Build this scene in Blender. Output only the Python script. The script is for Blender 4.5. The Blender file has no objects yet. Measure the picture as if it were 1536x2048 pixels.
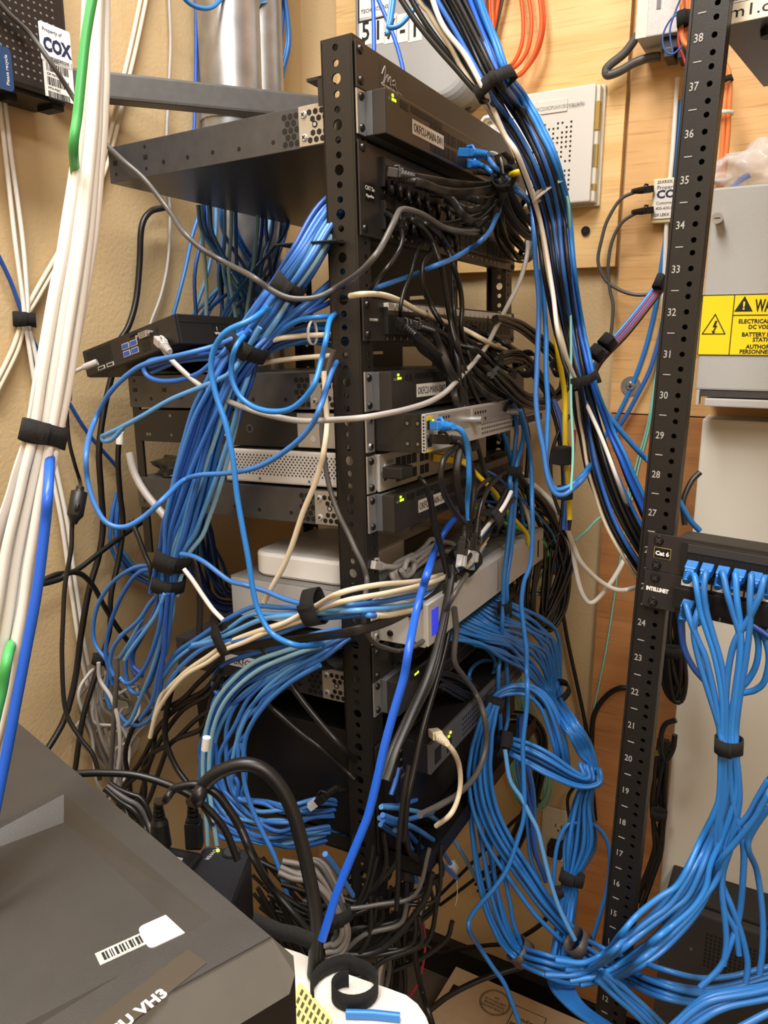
import bpy, bmesh, math, random
from mathutils import Vector, Matrix
C = bpy.context.scene.collection
V = Vector
PI = math.pi
# ------------------------------------------------------------------ camera
FPX, PITCH, CAMZ = 1540.0, math.radians(12.85), 1.47
cam_data = bpy.data.cameras.new('camera')
cam = bpy.data.objects.new('camera', cam_data)
C.objects.link(cam)
cam.location = (0, 0, CAMZ)
cam.rotation_euler = (PI/2 - PITCH, 0, 0)
cam_data.sensor_fit = 'HORIZONTAL'
cam_data.sensor_width = 36.0
cam_data.lens = 36.0*FPX/1536
cam_data.clip_start = 0.01
sc = bpy.context.scene
sc.camera = cam
sc.view_settings.view_transform = 'Standard'
sc.view_settings.look = 'None'
sc.view_settings.gamma = 1.0
sc.view_settings.exposure = 0.0
sc.view_settings.use_curve_mapping = False
world = bpy.data.worlds.new('world'); sc.world = world
world.use_nodes = True
world.node_tree.nodes['Background'].inputs[0].default_value = (1.0, 0.9, 0.76, 1)
world.node_tree.nodes['Background'].inputs[1].default_value = 0.10

def area(name, loc, sx, sy, watts, col, rot=(0, 0, 0)):
    l = bpy.data.lights.new(name, 'AREA'); l.shape = 'RECTANGLE'; l.size = sx; l.size_y = sy
    l.energy = watts; l.color = col
    o = bpy.data.objects.new(name, l); C.objects.link(o); o.location = loc; o.rotation_euler = rot
    return o
LAMPS = [((-0.28, 0.42, 2.70), 0.30, 1.15, 36.0), ((0.35, -0.85, 2.70), 0.30, 1.15, 34.0)]  # second one is an added, unseen fill that brightens the rack faces
LAMP_ROT = math.radians(-29)
for (lx, ly, lz), sx, sy, w in LAMPS:
    area('ceiling_and_fill_light', (lx, ly, lz - 0.035), sx, sy, w, (1.0, 0.975, 0.94), (0, 0, LAMP_ROT))

# ------------------------------------------------------------------ measuring helpers
cp, sp = math.cos(PITCH), math.sin(PITCH)
CAM = V((0, 0, CAMZ)); FW = V((0, cp, -sp)); RT = V((1, 0, 0)); DN = V((0, -sp, -cp))
def ray(x, y): return FW + RT*((x-768)/FPX) + DN*((y-1024)/FPX)
def at(x, y, d): return CAM + ray(x, y)*d
def depth(p): return (p-CAM).dot(FW)
def frame(o, X, Y, Z):
    return Matrix(((X[0], Y[0], Z[0], o[0]), (X[1], Y[1], Z[1], o[1]), (X[2], Y[2], Z[2], o[2]), (0, 0, 0, 1)))
def hit(F, x, y, axis, val):
    n = F.to_3x3().col[axis]; o = F.translation + n*val; d = ray(x, y)
    return CAM + d*((o-CAM).dot(n)/d.dot(n))
def loc(F, x, y, axis=1, val=0.0): return F.inverted() @ hit(F, x, y, axis, val)
def Rz(a): return Matrix.Rotation(a, 3, 'Z')
_R1 = Matrix.Rotation(-0.0240, 3, 'Y') @ Matrix.Rotation(-0.0248, 3, 'X') @ Rz(1.0641)
F1 = Matrix.Translation(CAM + V((-0.025, 0.871, -0.0367))) @ _R1.to_4x4()          # left rack: x along its front, y into it
XB, YB = V((0.8744, -0.4853, 0)), V((0.4853, 0.8744, 0))
FB = frame(V((0.266, 1.47, 0)), XB, YB, V((0, 0, 1)))                                  # plywood wall
_l0 = F1 @ V((0, 0.53, 0)); _l0.z = 0
FL = frame(_l0, V((0.4853, 0.8744, 0)), V((-0.8744, 0.4853, 0)), V((0, 0, 1)))         # painted wall on the left
def r2rot(lean): return Matrix.Rotation(lean, 3, 'Y') @ Rz(math.radians(-37))
_o2 = at(1312, 1102, 0.887)
F2 = Matrix.Translation(_o2) @ r2rot(math.radians(1.0)).to_4x4()                        # right rack

# ------------------------------------------------------------------ materials
def lin(h):
    c = [int(h[i:i+2], 16)/255 for i in (0, 2, 4)]
    return [x/12.92 if x <= .04045 else ((x+.055)/1.055)**2.4 for x in c]
_M = {}
def mat(name, h, rough=0.5, metal=0.0, noise=0.0, nscale=200, bump=0.0, bscale=300, spec=0.5, emit=0, alpha=1, trans=0):
    if name in _M: return _M[name]
    m = bpy.data.materials.new(name); m.use_nodes = True; nt = m.node_tree; b = nt.nodes['Principled BSDF']
    col = lin(h); b.inputs['Base Color'].default_value = (*col, 1)
    b.inputs['Roughness'].default_value = rough; b.inputs['Metallic'].default_value = metal
    b.inputs['Specular IOR Level'].default_value = spec
    if trans: b.inputs['Transmission Weight'].default_value = trans
    if alpha < 1: b.inputs['Alpha'].default_value = alpha
    if emit:
        b.inputs['Emission Color'].default_value = (*col, 1); b.inputs['Emission Strength'].default_value = emit
    if noise or bump:
        tc = nt.nodes.new('ShaderNodeTexCoord')
    if noise:
        n = nt.nodes.new('ShaderNodeTexNoise'); n.inputs['Scale'].default_value = nscale; n.inputs['Detail'].default_value = 4
        nt.links.new(tc.outputs['Object'], n.inputs['Vector'])
        r = nt.nodes.new('ShaderNodeValToRGB')
        r.color_ramp.elements[0].position = .3; r.color_ramp.elements[1].position = .72
        r.color_ramp.elements[0].color = (*[max(0, c*(1-noise)) for c in col], 1)
        r.color_ramp.elements[1].color = (*[min(1, c*(1+noise)) for c in col], 1)
        nt.links.new(n.outputs['Fac'], r.inputs['Fac']); nt.links.new(r.outputs['Color'], b.inputs['Base Color'])
    if bump:
        n2 = nt.nodes.new('ShaderNodeTexNoise'); n2.inputs['Scale'].default_value = bscale; n2.inputs['Detail'].default_value = 3
        nt.links.new(tc.outputs['Object'], n2.inputs['Vector'])
        bp = nt.nodes.new('ShaderNodeBump'); bp.inputs['Strength'].default_value = bump; bp.inputs['Distance'].default_value = .002
        nt.links.new(n2.outputs['Fac'], bp.inputs['Height']); nt.links.new(bp.outputs['Normal'], b.inputs['Normal'])
    _M[name] = m; return m
def wood(name, h1, h2, h3, seed=0.0):
    m = bpy.data.materials.new(name); m.use_nodes = True; nt = m.node_tree; b = nt.nodes['Principled BSDF']
    L = nt.links.new; N = nt.nodes.new
    tc = N('ShaderNodeTexCoord'); mp = N('ShaderNodeMapping'); mp.inputs['Scale'].default_value = (1.1, 1, 9); mp.inputs['Location'].default_value = (seed, seed, seed)
    L(tc.outputs['Object'], mp.inputs['Vector'])
    n1 = N('ShaderNodeTexNoise'); n1.inputs['Scale'].default_value = 2.2; n1.inputs['Detail'].default_value = 6; n1.inputs['Distortion'].default_value = 1.6
    L(mp.outputs['Vector'], n1.inputs['Vector'])
    mp2 = N('ShaderNodeMapping'); mp2.inputs['Scale'].default_value = (6, 1, 140); L(tc.outputs['Object'], mp2.inputs['Vector'])
    n2 = N('ShaderNodeTexNoise'); n2.inputs['Scale'].default_value = 1.5; n2.inputs['Detail'].default_value = 5; L(mp2.outputs['Vector'], n2.inputs['Vector'])
    r = N('ShaderNodeValToRGB'); e = r.color_ramp.elements
    e[0].position = .3; e[0].color = (*lin(h2), 1); e[1].position = .7; e[1].color = (*lin(h1), 1)
    k = e.new(.5); k.color = (*[(a+c)/2 for a, c in zip(lin(h1), lin(h2))], 1)
    L(n1.outputs['Fac'], r.inputs['Fac'])
    r2 = N('ShaderNodeValToRGB'); r2.color_ramp.elements[0].position = .30; r2.color_ramp.elements[1].position = .46
    r2.color_ramp.elements[0].color = (*lin(h3), 1); r2.color_ramp.elements[1].color = (1, 1, 1, 1)
    L(n2.outputs['Fac'], r2.inputs['Fac'])
    mx = N('ShaderNodeMix'); mx.data_type = 'RGBA'; mx.blend_type = 'MULTIPLY'; mx.inputs[0].default_value = .32
    L(r.outputs['Color'], mx.inputs[6]); L(r2.outputs['Color'], mx.inputs[7]); L(mx.outputs[2], b.inputs['Base Color'])
    b.inputs['Roughness'].default_value = .6
    _M[name] = m; return m

# ------------------------------------------------------------------ mesh builder
class MB:
    def __init__(s): s.v = []; s.f = []; s.mi = []; s.sm = []
    def add(s, vs, fs, m=0, smooth=False):
        o = len(s.v); s.v += [tuple(v) for v in vs]
        for f in fs: s.f.append([i+o for i in f]); s.mi.append(m); s.sm.append(smooth)
        return s
    def box(s, a, b, m=0, ch=0.0, M=None):
        x0, y0, z0 = a; x1, y1, z1 = b
        if ch <= 0:
            vs = [V((x, y, z)) for x in (x0, x1) for y in (y0, y1) for z in (z0, z1)]
            fs = [(0, 1, 3, 2), (4, 6, 7, 5), (0, 4, 5, 1), (2, 3, 7, 6), (0, 2, 6, 4), (1, 5, 7, 3)]
        else:
            bm = bmesh.new(); bmesh.ops.create_cube(bm, size=1)
            for v in bm.verts: v.co = V((x0 if v.co.x < 0 else x1, y0 if v.co.y < 0 else y1, z0 if v.co.z < 0 else z1))
            bmesh.ops.bevel(bm, geom=bm.edges[:], offset=ch, segments=2, affect='EDGES', profile=.6)
            bm.verts.index_update(); vs = [v.co.copy() for v in bm.verts]; fs = [[v.index for v in f.verts] for f in bm.faces]; bm.free()
        if M is not None: vs = [M @ v for v in vs]
        return s.add(vs, fs, m)
    def prism(s, poly, O, X, Y, N, h, m=0, smooth=False):
        """polygon (2d) in plane O,X,Y extruded by h along N"""
        n = len(poly); O, X, Y, N = V(O), V(X), V(Y), V(N)
        vs = [O+X*a+Y*b for a, b in poly]+[O+X*a+Y*b+N*h for a, b in poly]
        s.add(vs, [list(range(n))[::-1], list(range(n, 2*n))], m)
        return s.add(vs, [(i, (i+1) % n, n+(i+1) % n, n+i) for i in range(n)], m, smooth)
    def cyl(s, a, b, r0, r1=None, n=14, m=0, cap=True):
        a, b = V(a), V(b); r1 = r0 if r1 is None else r1; T = (b-a).normalized()
        A = T.orthogonal().normalized(); B = T.cross(A)
        ring = [(math.cos(2*PI*i/n), math.sin(2*PI*i/n)) for i in range(n)]
        vs = [a+(A*c+B*d)*r0 for c, d in ring]+[b+(A*c+B*d)*r1 for c, d in ring]
        s.add(vs, [(i, (i+1) % n, n+(i+1) % n, n+i) for i in range(n)], m, True)
        if cap: s.add(vs, [list(range(n))[::-1], list(range(n, 2*n))], m)
        return s
    def tube(s, pts, r, n=8, m=0, flat=None, caps=True, up=None):
        """swept tube; flat=(rx, ry) gives a ribbon section; r may be a list"""
        P = [V(p) for p in pts]; k = len(P); prevA = None; vs = []
        for i, p in enumerate(P):
            T = (P[min(i+1, k-1)]-P[max(i-1, 0)])
            T = T.normalized() if T.length > 1e-9 else V((0, 0, 1))
            if prevA is None:
                A = T.cross(V(up) if up else V((0.3, 0.8, 0.2))); A = A.normalized() if A.length > 1e-4 else T.orthogonal().normalized()
            else:
                A = prevA-T*prevA.dot(T); A = A.normalized() if A.length > 1e-6 else T.orthogonal().normalized()
            prevA = A; B = T.cross(A)
            rr = r[i] if isinstance(r, (list, tuple)) else r
            ra, rb = (rr, rr) if flat is None else flat
            for j in range(n):
                a = 2*PI*j/n+PI/n; c, d = math.cos(a), math.sin(a)
                if flat is not None:
                    c = math.copysign(abs(c)**.5, c); d = math.copysign(abs(d)**.8, d)
                vs.append(p+A*(c*ra)+B*(d*rb))
        fs = [(i*n+j, i*n+(j+1) % n, (i+1)*n+(j+1) % n, (i+1)*n+j) for i in range(k-1) for j in range(n)]
        s.add(vs, fs, m, True)
        if caps: s.add(vs, [list(range(n))[::-1], list(range((k-1)*n, k*n))], m)
        return s
    def holeplate(s, O, X, Z, N, cells, t, m=0, nseg=16):
        """cells: (x0,x1,z0,z1,cx,cz,r) rectangles, each with one round hole (r=0: none), thickness t along N"""
        O, X, Z, N = V(O), V(X), V(Z), V(N)
        P = lambda a, b, h: O+X*a+Z*b+N*h
        for x0, x1, z0, z1, cx, cz, r in cells:
            if r <= 0:
                vs = [P(a, b, h) for h in (0, t) for a, b in ((x0, z0), (x1, z0), (x1, z1), (x0, z1))]
                s.add(vs, [(0, 1, 2, 3), (7, 6, 5, 4), (0, 4, 5, 1), (1, 5, 6, 2), (2, 6, 7, 3), (3, 7, 4, 0)], m); continue
            inn, out = [], []
            angs = sorted([2*PI*i/nseg for i in range(nseg)]+[math.atan2(b-cz, a-cx) % (2*PI) for a, b in ((x0, z0), (x1, z0), (x1, z1), (x0, z1))])
            for a in angs:
                c, d = math.cos(a), math.sin(a)
                tx = (x1-cx)/c if c > 1e-9 else ((x0-cx)/c if c < -1e-9 else 1e9)
                tz = (z1-cz)/d if d > 1e-9 else ((z0-cz)/d if d < -1e-9 else 1e9)
                q = min(tx, tz); inn.append((cx+r*c, cz+r*d)); out.append((cx+q*c, cz+q*d))
            n = len(angs)
            vs = [P(a, b, h) for h in (0, t) for a, b in inn+out]
            fs = []
            for i in range(n):
                j = (i+1) % n
                fs += [(i, j, n+j, n+i), (2*n+i, 3*n+i, 3*n+j, 2*n+j), (i, 2*n+i, 2*n+j, j), (n+i, n+j, 3*n+j, 3*n+i)]
            s.add(vs, fs, m)
        return s
    def disc(s, c, N, r, n=6, m=0, X=None, rot=0.0, lift=0.0003):
        N = V(N).normalized(); A = V(X) if X else N.orthogonal().normalized(); B = N.cross(A); c = V(c)+N*lift
        return s.add([c+A*(r*math.cos(2*PI*i/n+rot))+B*(r*math.sin(2*PI*i/n+rot)) for i in range(n)], [list(range(n))], m)
    def build(s, name, mats, parent=None, M=None, origin=False, recalc=True):
        me = bpy.data.meshes.new(name)
        vs = s.v; loc0 = None
        if origin:
            loc0 = V(s.v[0]); vs = [tuple(V(v)-loc0) for v in s.v]
        me.from_pydata(vs, [], s.f)
        if not isinstance(mats, (list, tuple)): mats = [mats]
        for q in mats: me.materials.append(q)
        for p, i, sm in zip(me.polygons, s.mi, s.sm): p.material_index = i; p.use_smooth = sm
        if recalc:
            bm = bmesh.new(); bm.from_mesh(me); bmesh.ops.recalc_face_normals(bm, faces=bm.faces); bm.to_mesh(me); bm.free()
        me.update()
        o = bpy.data.objects.new(name, me); C.objects.link(o)
        if parent is not None: o.parent = parent
        if M is not None: o.matrix_local = M
        if loc0 is not None: o.location = loc0
        return o
def tag(o, label, cat, group=None, kind=None):
    if label: o['label'] = label
    if cat: o['category'] = cat
    if group: o['group'] = group
    if kind: o['kind'] = kind
    return o
def thing(name, F, base, label, cat, group=None):
    e = bpy.data.objects.new(name, None); C.objects.link(e); e.empty_display_size = .02
    e.matrix_world = F @ Matrix.Translation(V(base))
    return tag(e, label, cat, group)
def struct(name, b, m, F=None):
    o = b.build(name, m)
    if F is not None: o.matrix_world = F
    o['kind'] = 'structure'; return o
FRONT = Matrix(((1, 0, 0), (0, 0, -1), (0, 1, 0)))      # text facing -y
SIDE = Matrix(((0, 0, -1), (-1, 0, 0), (0, 1, 0)))      # text facing -x
TOPF = Matrix(((1, 0, 0), (0, 1, 0), (0, 0, 1)))        # text facing +z
def text(parent, s, size, pos, R, m, xs=1.0, bold=0.0, align='LEFT', spin=0.0, name='lettering', shear=0.0, world_M=None, lspace=1.0):
    cu = bpy.data.curves.new(name, 'FONT'); cu.body = s; cu.size = size; cu.align_x = align; cu.extrude = .00012
    cu.offset = bold; cu.shear = shear; cu.space_character = lspace
    cu.resolution_u = 2
    t = bpy.data.objects.new(name, cu); C.objects.link(t)
    me = bpy.data.meshes.new_from_object(t); bpy.data.objects.remove(t); bpy.data.curves.remove(cu)
    me.materials.clear(); me.materials.append(m); me.name = name
    o = bpy.data.objects.new(name, me); C.objects.link(o)
    if parent is not None: o.parent = parent
    o.matrix_local = Matrix.Translation(V(pos)) @ (R @ Matrix.Rotation(spin, 3, 'Z') @ Matrix.Diagonal((xs, 1, 1))).to_4x4()
    return o

# ------------------------------------------------------------------ path language: "f.03:780,345 810,350 s.02:700,400"
# plane letters: f/s left rack front/side, l/b painted/plywood wall, g right rack front, d straight distance
def pt(pl, off, x, y):
    if pl == 'd': return at(x, y, off)
    if pl == 'f':
        d = depth(hit(F1, x, y, 1, -off))           # runs past the far post hang free of the plywood
        return at(x, y, d if d < 1.18 else 1.18+.15*(1-math.exp(-(d-1.18)/.15)))
    if pl == 's': return hit(F1, x, y, 0, -off)
    if pl == 'l': return hit(FL, x, y, 1, -off)
    if pl == 'b': return hit(FB, x, y, 1, -off)
    if pl == 'g': return hit(F2, x, y, 1, -off)
    raise ValueError(pl)
def parse(spec):
    out = []; rad = []; pl, off = 'd', 1.0; ys = []
    for tok in spec.split():
        if tok[0].isalpha():
            h, _, rest = tok.partition(':'); pl = h[0]; off = float(h[1:])
            if not rest: continue
            tok = rest
        q = [float(a) for a in tok.split(',')]; ys.append(q[1])
        p = pt(pl, off, q[0], q[1]); out.append(p); rad.append(q[2]*depth(p)/FPX if len(q) > 2 else (rad[-1] if rad else 0))
    # runs that leave through the top of the view go on up towards the ceiling
    def upward(p, q):
        d = (p-q).normalized(); d.z = abs(d.z); e = p+d*.05
        return [e, e+V((d.x*.02, d.y*.02, .07)), e+V((d.x*.02, d.y*.02, .2)), e+V((0, 0, max(.25, min(.5, 2.6-e.z))))]
    if ys[0] < -5: out = upward(out[0], out[1])[::-1]+out; rad = [rad[0]]*4+rad
    if ys[-1] < -5: out += upward(out[-1], out[-2]); rad += [rad[-1]]*4
    return out, rad
def smooth_path(P, n=6):
    if len(P) < 3: n = max(n, 4)
    Q = [P[0]*2-P[1]]+list(P)+[P[-1]*2-P[-2]]; out = []
    for i in range(1, len(Q)-2):
        a, b, c, d = Q[i-1:i+3]
        for k in range(n):
            t = k/n
            out.append(((b*2)+(c-a)*t+(a*2-b*5+c*4-d)*t*t+(b*3-a-c*3+d)*t**3)*.5)
    out.append(P[-1]); return out
def smooth_val(Rr, n=6):
    out = []
    for i in range(len(Rr)-1):
        for k in range(n):
            t = k/n; t = t*t*(3-2*t); out.append(Rr[i]*(1-t)+Rr[i+1]*t)
    out.append(Rr[-1]); return out
# ------------------------------------------------------------------ palette
M_wall = mat('painted_plaster', 'ccb287', .75, bump=.35, bscale=170)
M_ceil = mat('ceiling_paint', 'd9d3c6', .9)
M_floor = mat('floor_vinyl', '6b6258', .5, noise=.15, nscale=30)
M_blk = mat('black_powder_coat', '1d1b1a', .42, bump=.1, bscale=900)
M_blk2 = mat('black_plastic', '1a1919', .45)
M_dark = mat('deep_black', '080808', .6)
M_dgrey = mat('dark_grey_steel', '505053', .34, .45, noise=.12, nscale=60)
M_bez = mat('bezel_brown_black', '2b2827', .42)
M_bezg = mat('bezel_grey', '55565a', .45)
M_slv = mat('zinc_plate', 'b9babb', .33, .75, noise=.06, nscale=40)
M_slvp = mat('silver_paint', 'b6b4b1', .45, noise=.04, nscale=30)
M_galv = mat('galvanised_steel', 'b8b9ba', .35, .85, noise=.18, nscale=25)
M_screw = mat('screw_steel', '8a8a8a', .3, .9)
M_screwb = mat('black_screw', '262424', .35, .4)
M_white = mat('white_plastic', 'd9d6d0', .4)
M_offw = mat('off_white_paint', 'd8d5c8', .5)
M_paper = mat('paper_label', 'ebe8e2', .7)
M_ink = mat('print_ink', '151515', .7)
M_wink = mat('white_print', 'd9d7d3', .7)
M_led = mat('green_led', 'b8ff20', .4, emit=2.2)
M_leda = mat('amber_led', 'ffc83a', .4, emit=2.5)
M_yel = mat('warning_yellow', 'f2d90c', .5)
M_gbox = mat('grey_cabinet_paint', 'aeaeab', .55, bump=.12, bscale=500)
M_gbox2 = mat('light_cabinet_paint', 'd3cec2', .55)
M_nid = mat('grey_enclosure_plastic', 'a5a6a6', .5)
M_velcro = mat('black_hook_tape', '1b1a1a', .95, noise=.5, nscale=900, bump=.5, bscale=1500)
M_clear = mat('clear_plastic', 'dfe3e6', .12, alpha=.45)
M_copper = mat('copper_strands', 'c98f62', .4, .5)
W1 = wood('plywood_pale', 'f0cd92', 'e2b674', 'b98145', 0.0)
W2 = wood('plywood_warm', 'e3b87e', 'd2a266', '9a6634', 3.1)
W3 = wood('plywood_red', 'bf8550', 'a8703f', '6f4424', 7.7)

# ------------------------------------------------------------------ room shell
XL = loc(FB, *[(F1 @ V((0.66, 0.53, 0)))[i] for i in (0, 1)]).x if False else (FB.inverted() @ (F1 @ V((0.3, 0.53, 0)))).x
XR, YN, H = XL+2.75, -2.75, 2.75
def slab(name, a, b, m): return struct(name, MB().box(a, b), m, FB)
slab('floor', (XL-.1, YN-.1, -.1), (XR+.1, .1, 0), M_floor)
slab('ceiling', (XL-.1, YN-.1, H), (XR+.1, .1, H+.1), M_ceil)
slab('wall_back', (XL-.1, 0, 0), (XR+.1, .1, H), M_wall)
slab('wall_left', (XL-.1, YN, 0), (XL, 0, H), M_wall)
slab('wall_right', (XR, YN, 0), (XR+.1, 0, H), M_wall)
slab('wall_front', (XL-.1, YN-.1, 0), (XR+.1, YN, H), M_wall)
M_base = mat('baseboard_black', '191716', .5)
bb = MB().prism([(0, 0), (-.012, 0), (-.012, .085), (-.004, .1), (0, .1)], (XL, 0, 0), (0, 1, 0), (0, 0, 1), (1, 0, 0), 2.75)
struct('baseboard_back', bb, M_base, FB)
bl = MB().prism([(0, 0), (.012, 0), (.012, .085), (.004, .1), (0, .1)], (XL, -2.7, 0), (1, 0, 0), (0, 0, 1), (0, 1, 0), 2.68)
struct('baseboard_left', bl, M_base, FB)
for k, ((lx, ly, lz), sx, sy, w) in enumerate(LAMPS):
    Fm = Matrix.Translation((lx, ly, 2.75)) @ Matrix.Rotation(LAMP_ROT, 4, 'Z')
    t = thing('ceiling_and_fill_lamp', Fm, (0, 0, -.03), ('flat ceiling lamp panel above the left rack', 'flat ceiling lamp panel behind the camera')[k], 'lamp')
    MB().box((-sx/2-.02, -sy/2-.02, 0), (sx/2+.02, sy/2+.02, .03), ch=.004).build('lamp_housing', M_white, t)
    MB().box((-sx/2, -sy/2, -.003), (sx/2, sy/2, 0)).build('diffuser', mat('lamp_diffuser', 'fff3df', .5, emit=3), t)

# ------------------------------------------------------------------ plywood on the wall
def bl3(x, y, off): return loc(FB, x, y, 1, -off)
PT = .018
a = bl3(672, 60, PT).x; b = bl3(1230, 533, PT); e = bl3(1238, 533, PT).x; s2 = bl3(1216, 826, PT).z
def board(x0, x1, z0, z1, m, label):
    o = MB().box((x0, -PT, z0), (x1, -.0005, z1), ch=.0012).build('plywood_board', m); o.matrix_world = FB
    tag(o, label, 'board', 'plywood boards on the wall')
board(a, b.x, b.z, H-.01, W1, 'pale plywood board holding the grey enclosure and white gateway')
board(e, XR-.6, s2+.001, H-.01, W2, 'plywood board behind the battery cabinet and upper right rack')
board(e, XR-.6, .1, s2-.001, W3, 'reddish lower plywood board reaching down to the baseboard')
# screws on the boards
t = bl3(1172, 462, PT)
o = MB().cyl((0, -.004, 0), (0, 0, 0), .0075, n=16).cyl((0, -.0045, 0), (0, -.004, 0), .003, n=6, m=1).build('board_screw', [M_screwb, M_dark]); o.matrix_world = FB @ Matrix.Translation(t)
tag(o, 'black screw head below the white gateway on the pale plywood', 'screw')
t = thing('washer_bolt', FB, bl3(1262, 772, PT), 'big silver washer with a cross head screw on the plywood', 'washer')
MB().cyl((0, -.002, 0), (0, 0, 0), .017, n=28).build('washer', M_galv, t)
q = MB().cyl((0, -.007, 0), (0, -.002, 0), .006, .0085, n=18)
for s_ in (0, 1): q.box((-.004, -.0075, -.0009) if s_ else (-.0009, -.0075, -.004), (.004, -.0068, .0009) if s_ else (.0009, -.0068, .004), 1)
q.build('screw_head', [M_galv, M_dark], t)

# ------------------------------------------------------------------ galvanised conduits on the painted wall
def ll3(x, y, off=0): return loc(FL, x, y, 1, -off)
for xa, xb, lab in ((397, 478, 'wide galvanised conduit pipe left of its twin on the wall'), (478, 536, 'galvanised conduit pipe in the wall corner beside its twin')):
    p0, p1 = ll3(xa, 170, .03), ll3(xb, 170, .03); r = (p1.x-p0.x)/2*.98; cx = (p0.x+p1.x)/2
    t = thing('conduit_pipe', FL, (cx, -.004-r, 1.22), lab, 'pipe', 'conduits on the wall')
    q = MB().cyl((0, 0, 0), (0, 0, 1.52), r, n=32)
    q.build('pipe', M_galv, t)
    zc = ll3(440, 235, .03).z-1.22
    MB().cyl((0, 0, zc-.012), (0, 0, zc+.012), r*1.06, n=32).box((r*.9, -.012, zc-.01), (r*1.35, .012, zc+.01), ch=.002).build('pipe_strap', M_galv, t)

# ------------------------------------------------------------------ grey network enclosure on the plywood
off = .105
p0, p1 = bl3(699, 40, off), bl3(952, 60, off); zb = bl3(905, 204, off).z
t = thing('network_enclosure', FB, (p0.x, -PT, zb), 'large grey rounded wall enclosure numbered 517-1 on pale plywood', 'box')
w, h = p1.x-p0.x, .36; D = off-PT
def rrect(x0, y0, x1, y1, r, n=7):
    out = []
    for cx, cy, a0 in ((x1-r, y0+r, -PI/2), (x1-r, y1-r, 0), (x0+r, y1-r, PI/2), (x0+r, y0+r, PI)):
        out += [(cx+r*math.cos(a0+PI/2*i/n), cy+r*math.sin(a0+PI/2*i/n)) for i in range(n+1)]
    return out
X_, Z_, NY = V((1, 0, 0)), V((0, 0, 1)), V((0, -1, 0))
MB().prism(rrect(.004, .004, w-.004, h, .045, 9), (0, 0, 0), X_, Z_, NY, D*.55, smooth=True).build('enclosure_base', M_nid, t)
q = MB(); pr = None
for k in range(7):
    a_ = PI/2*k/6; ins = .02*(1-math.cos(a_)); y = -D*.55-(D*.45)*math.sin(a_)
    rg = [V((x_, y, z_)) for x_, z_ in rrect(ins, ins, w-ins, h, .05, 9)]
    if pr is not None: n = len(rg); q.add(pr+rg, [(i, (i+1) % n, n+(i+1) % n, n+i) for i in range(n)], 0, True)
    pr = rg
q.add(pr, [list(range(len(pr)))])
q.build('enclosure_lid', M_nid, t)
lz = bl3(750, 40, off)-V((p0.x, -PT, zb)); y_ = -D-.0006
st = MB().box((.018, y_, lz.z), (.085, -D+.001, lz.z+.07)).build('notice_sticker', [M_paper], t)
fr = MB()
for a_, b_ in (((.018, lz.z), (.085, lz.z+.003)), ((.018, lz.z+.003), (.021, lz.z+.07)), ((.082, lz.z+.003), (.085, lz.z+.07))): fr.box((a_[0], y_-.0004, a_[1]), (b_[0], y_, b_[1]))
fr.build('printed_frame', M_ink, st)
text(st, 'TECHNICIANS', .0085, (.0515, y_-.0004, lz.z+.014), FRONT, M_ink, align='CENTER')
for k, ch_ in enumerate('517-1'):
    a_ = bl3(732+24.5*k, 62-2*k, off)-V((p0.x, -PT, zb))
    st = MB().box((a_.x-.0135, y_, a_.z-.022), (a_.x+.0135, -D+.001, a_.z+.022)).build('number_sticker', M_paper, t)
    text(st, ch_, .043, (a_.x, y_-.0004, a_.z-.015), FRONT, M_ink, align='CENTER', bold=.0006, xs=.85)
q = MB()
for k in range(7): q.cyl((w-.075, -.03, -.006*k-.004), (w-.075, -.03, -.006*k), .022, n=20).cyl((w-.075, -.03, -.006*k-.006), (w-.075, -.03, -.006*k-.004), .018, n=20)
q.build('cable_gland', M_blk2, t)
MB().tube([(w-.012, -D*.4, h*.62), (w+.012, -D*.6, h*.62), (w+.016, -D*.6, h*.7), (w+.004, -D*.5, h*.74)], .005).build('latch', mat('latch_tan', 'c4a58c', .5), t)

# ------------------------------------------------------------------ white perforated gateway on the plywood
off = .052
p0, p1 = bl3(975, 190, off), bl3(1192, 166, off); zb = bl3(1177, 403, off).z
w, h = p1.x-p0.x, p1.z-zb
t = thing('wall_gateway', FB, (p0.x, -PT, zb), 'white perforated gateway box mounted on the pale plywood', 'modem')
D = off-PT
MB().box((-.006, -.008, -.004), (w+.01, -.0005, h+.004), ch=.002).box((0, -D+.008, 0), (w+.006, -.008, h), ch=.003).build('gateway_base', [M_offw], t)
fp = MB().box((0, -D, 0), (w, -D+.0085, h), ch=.003)
rng = random.Random(4)
for i in range(28):
    for j in range(32):
        x_, z_ = .03+i*.0075, .022+j*.0075
        if x_ > w-.03 or z_ > h-.05: continue
        if rng.random() < .2 or (x_ < .10 and .095 < z_ < .16): continue
        fp.box((x_-.0016, -D-.0003, z_-.0016), (x_+.0016, -D+.0002, z_+.0016), 1)
fp.build('front_cover', [M_white, mat('hole_dark', '2a2a2a', .8)], t)
st = MB().box((.012, -D-.0018, h-.036), (w-.045, -D, h-.016), ch=.0006).build('top_strip', M_white, t)
text(st, 'JU/01/GE1N/OKCDOKDPOAW.OKCYOKLINT01', .0085, (.06, -D-.002, h-.031), FRONT, mat('grey_ink', '77777a', .7), xs=.62)
st = MB().box((.03, -D-.0008, .092), (.098, -D, .158)).build('property_label', M_paper, t)
for k, s_ in enumerate(('PROPERTY OF', ':', 'TED')): text(st, s_, .0095, (.094, -D-.001, .142-.0185*k), FRONT, M_ink, align='RIGHT', lspace=1.15)
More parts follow.
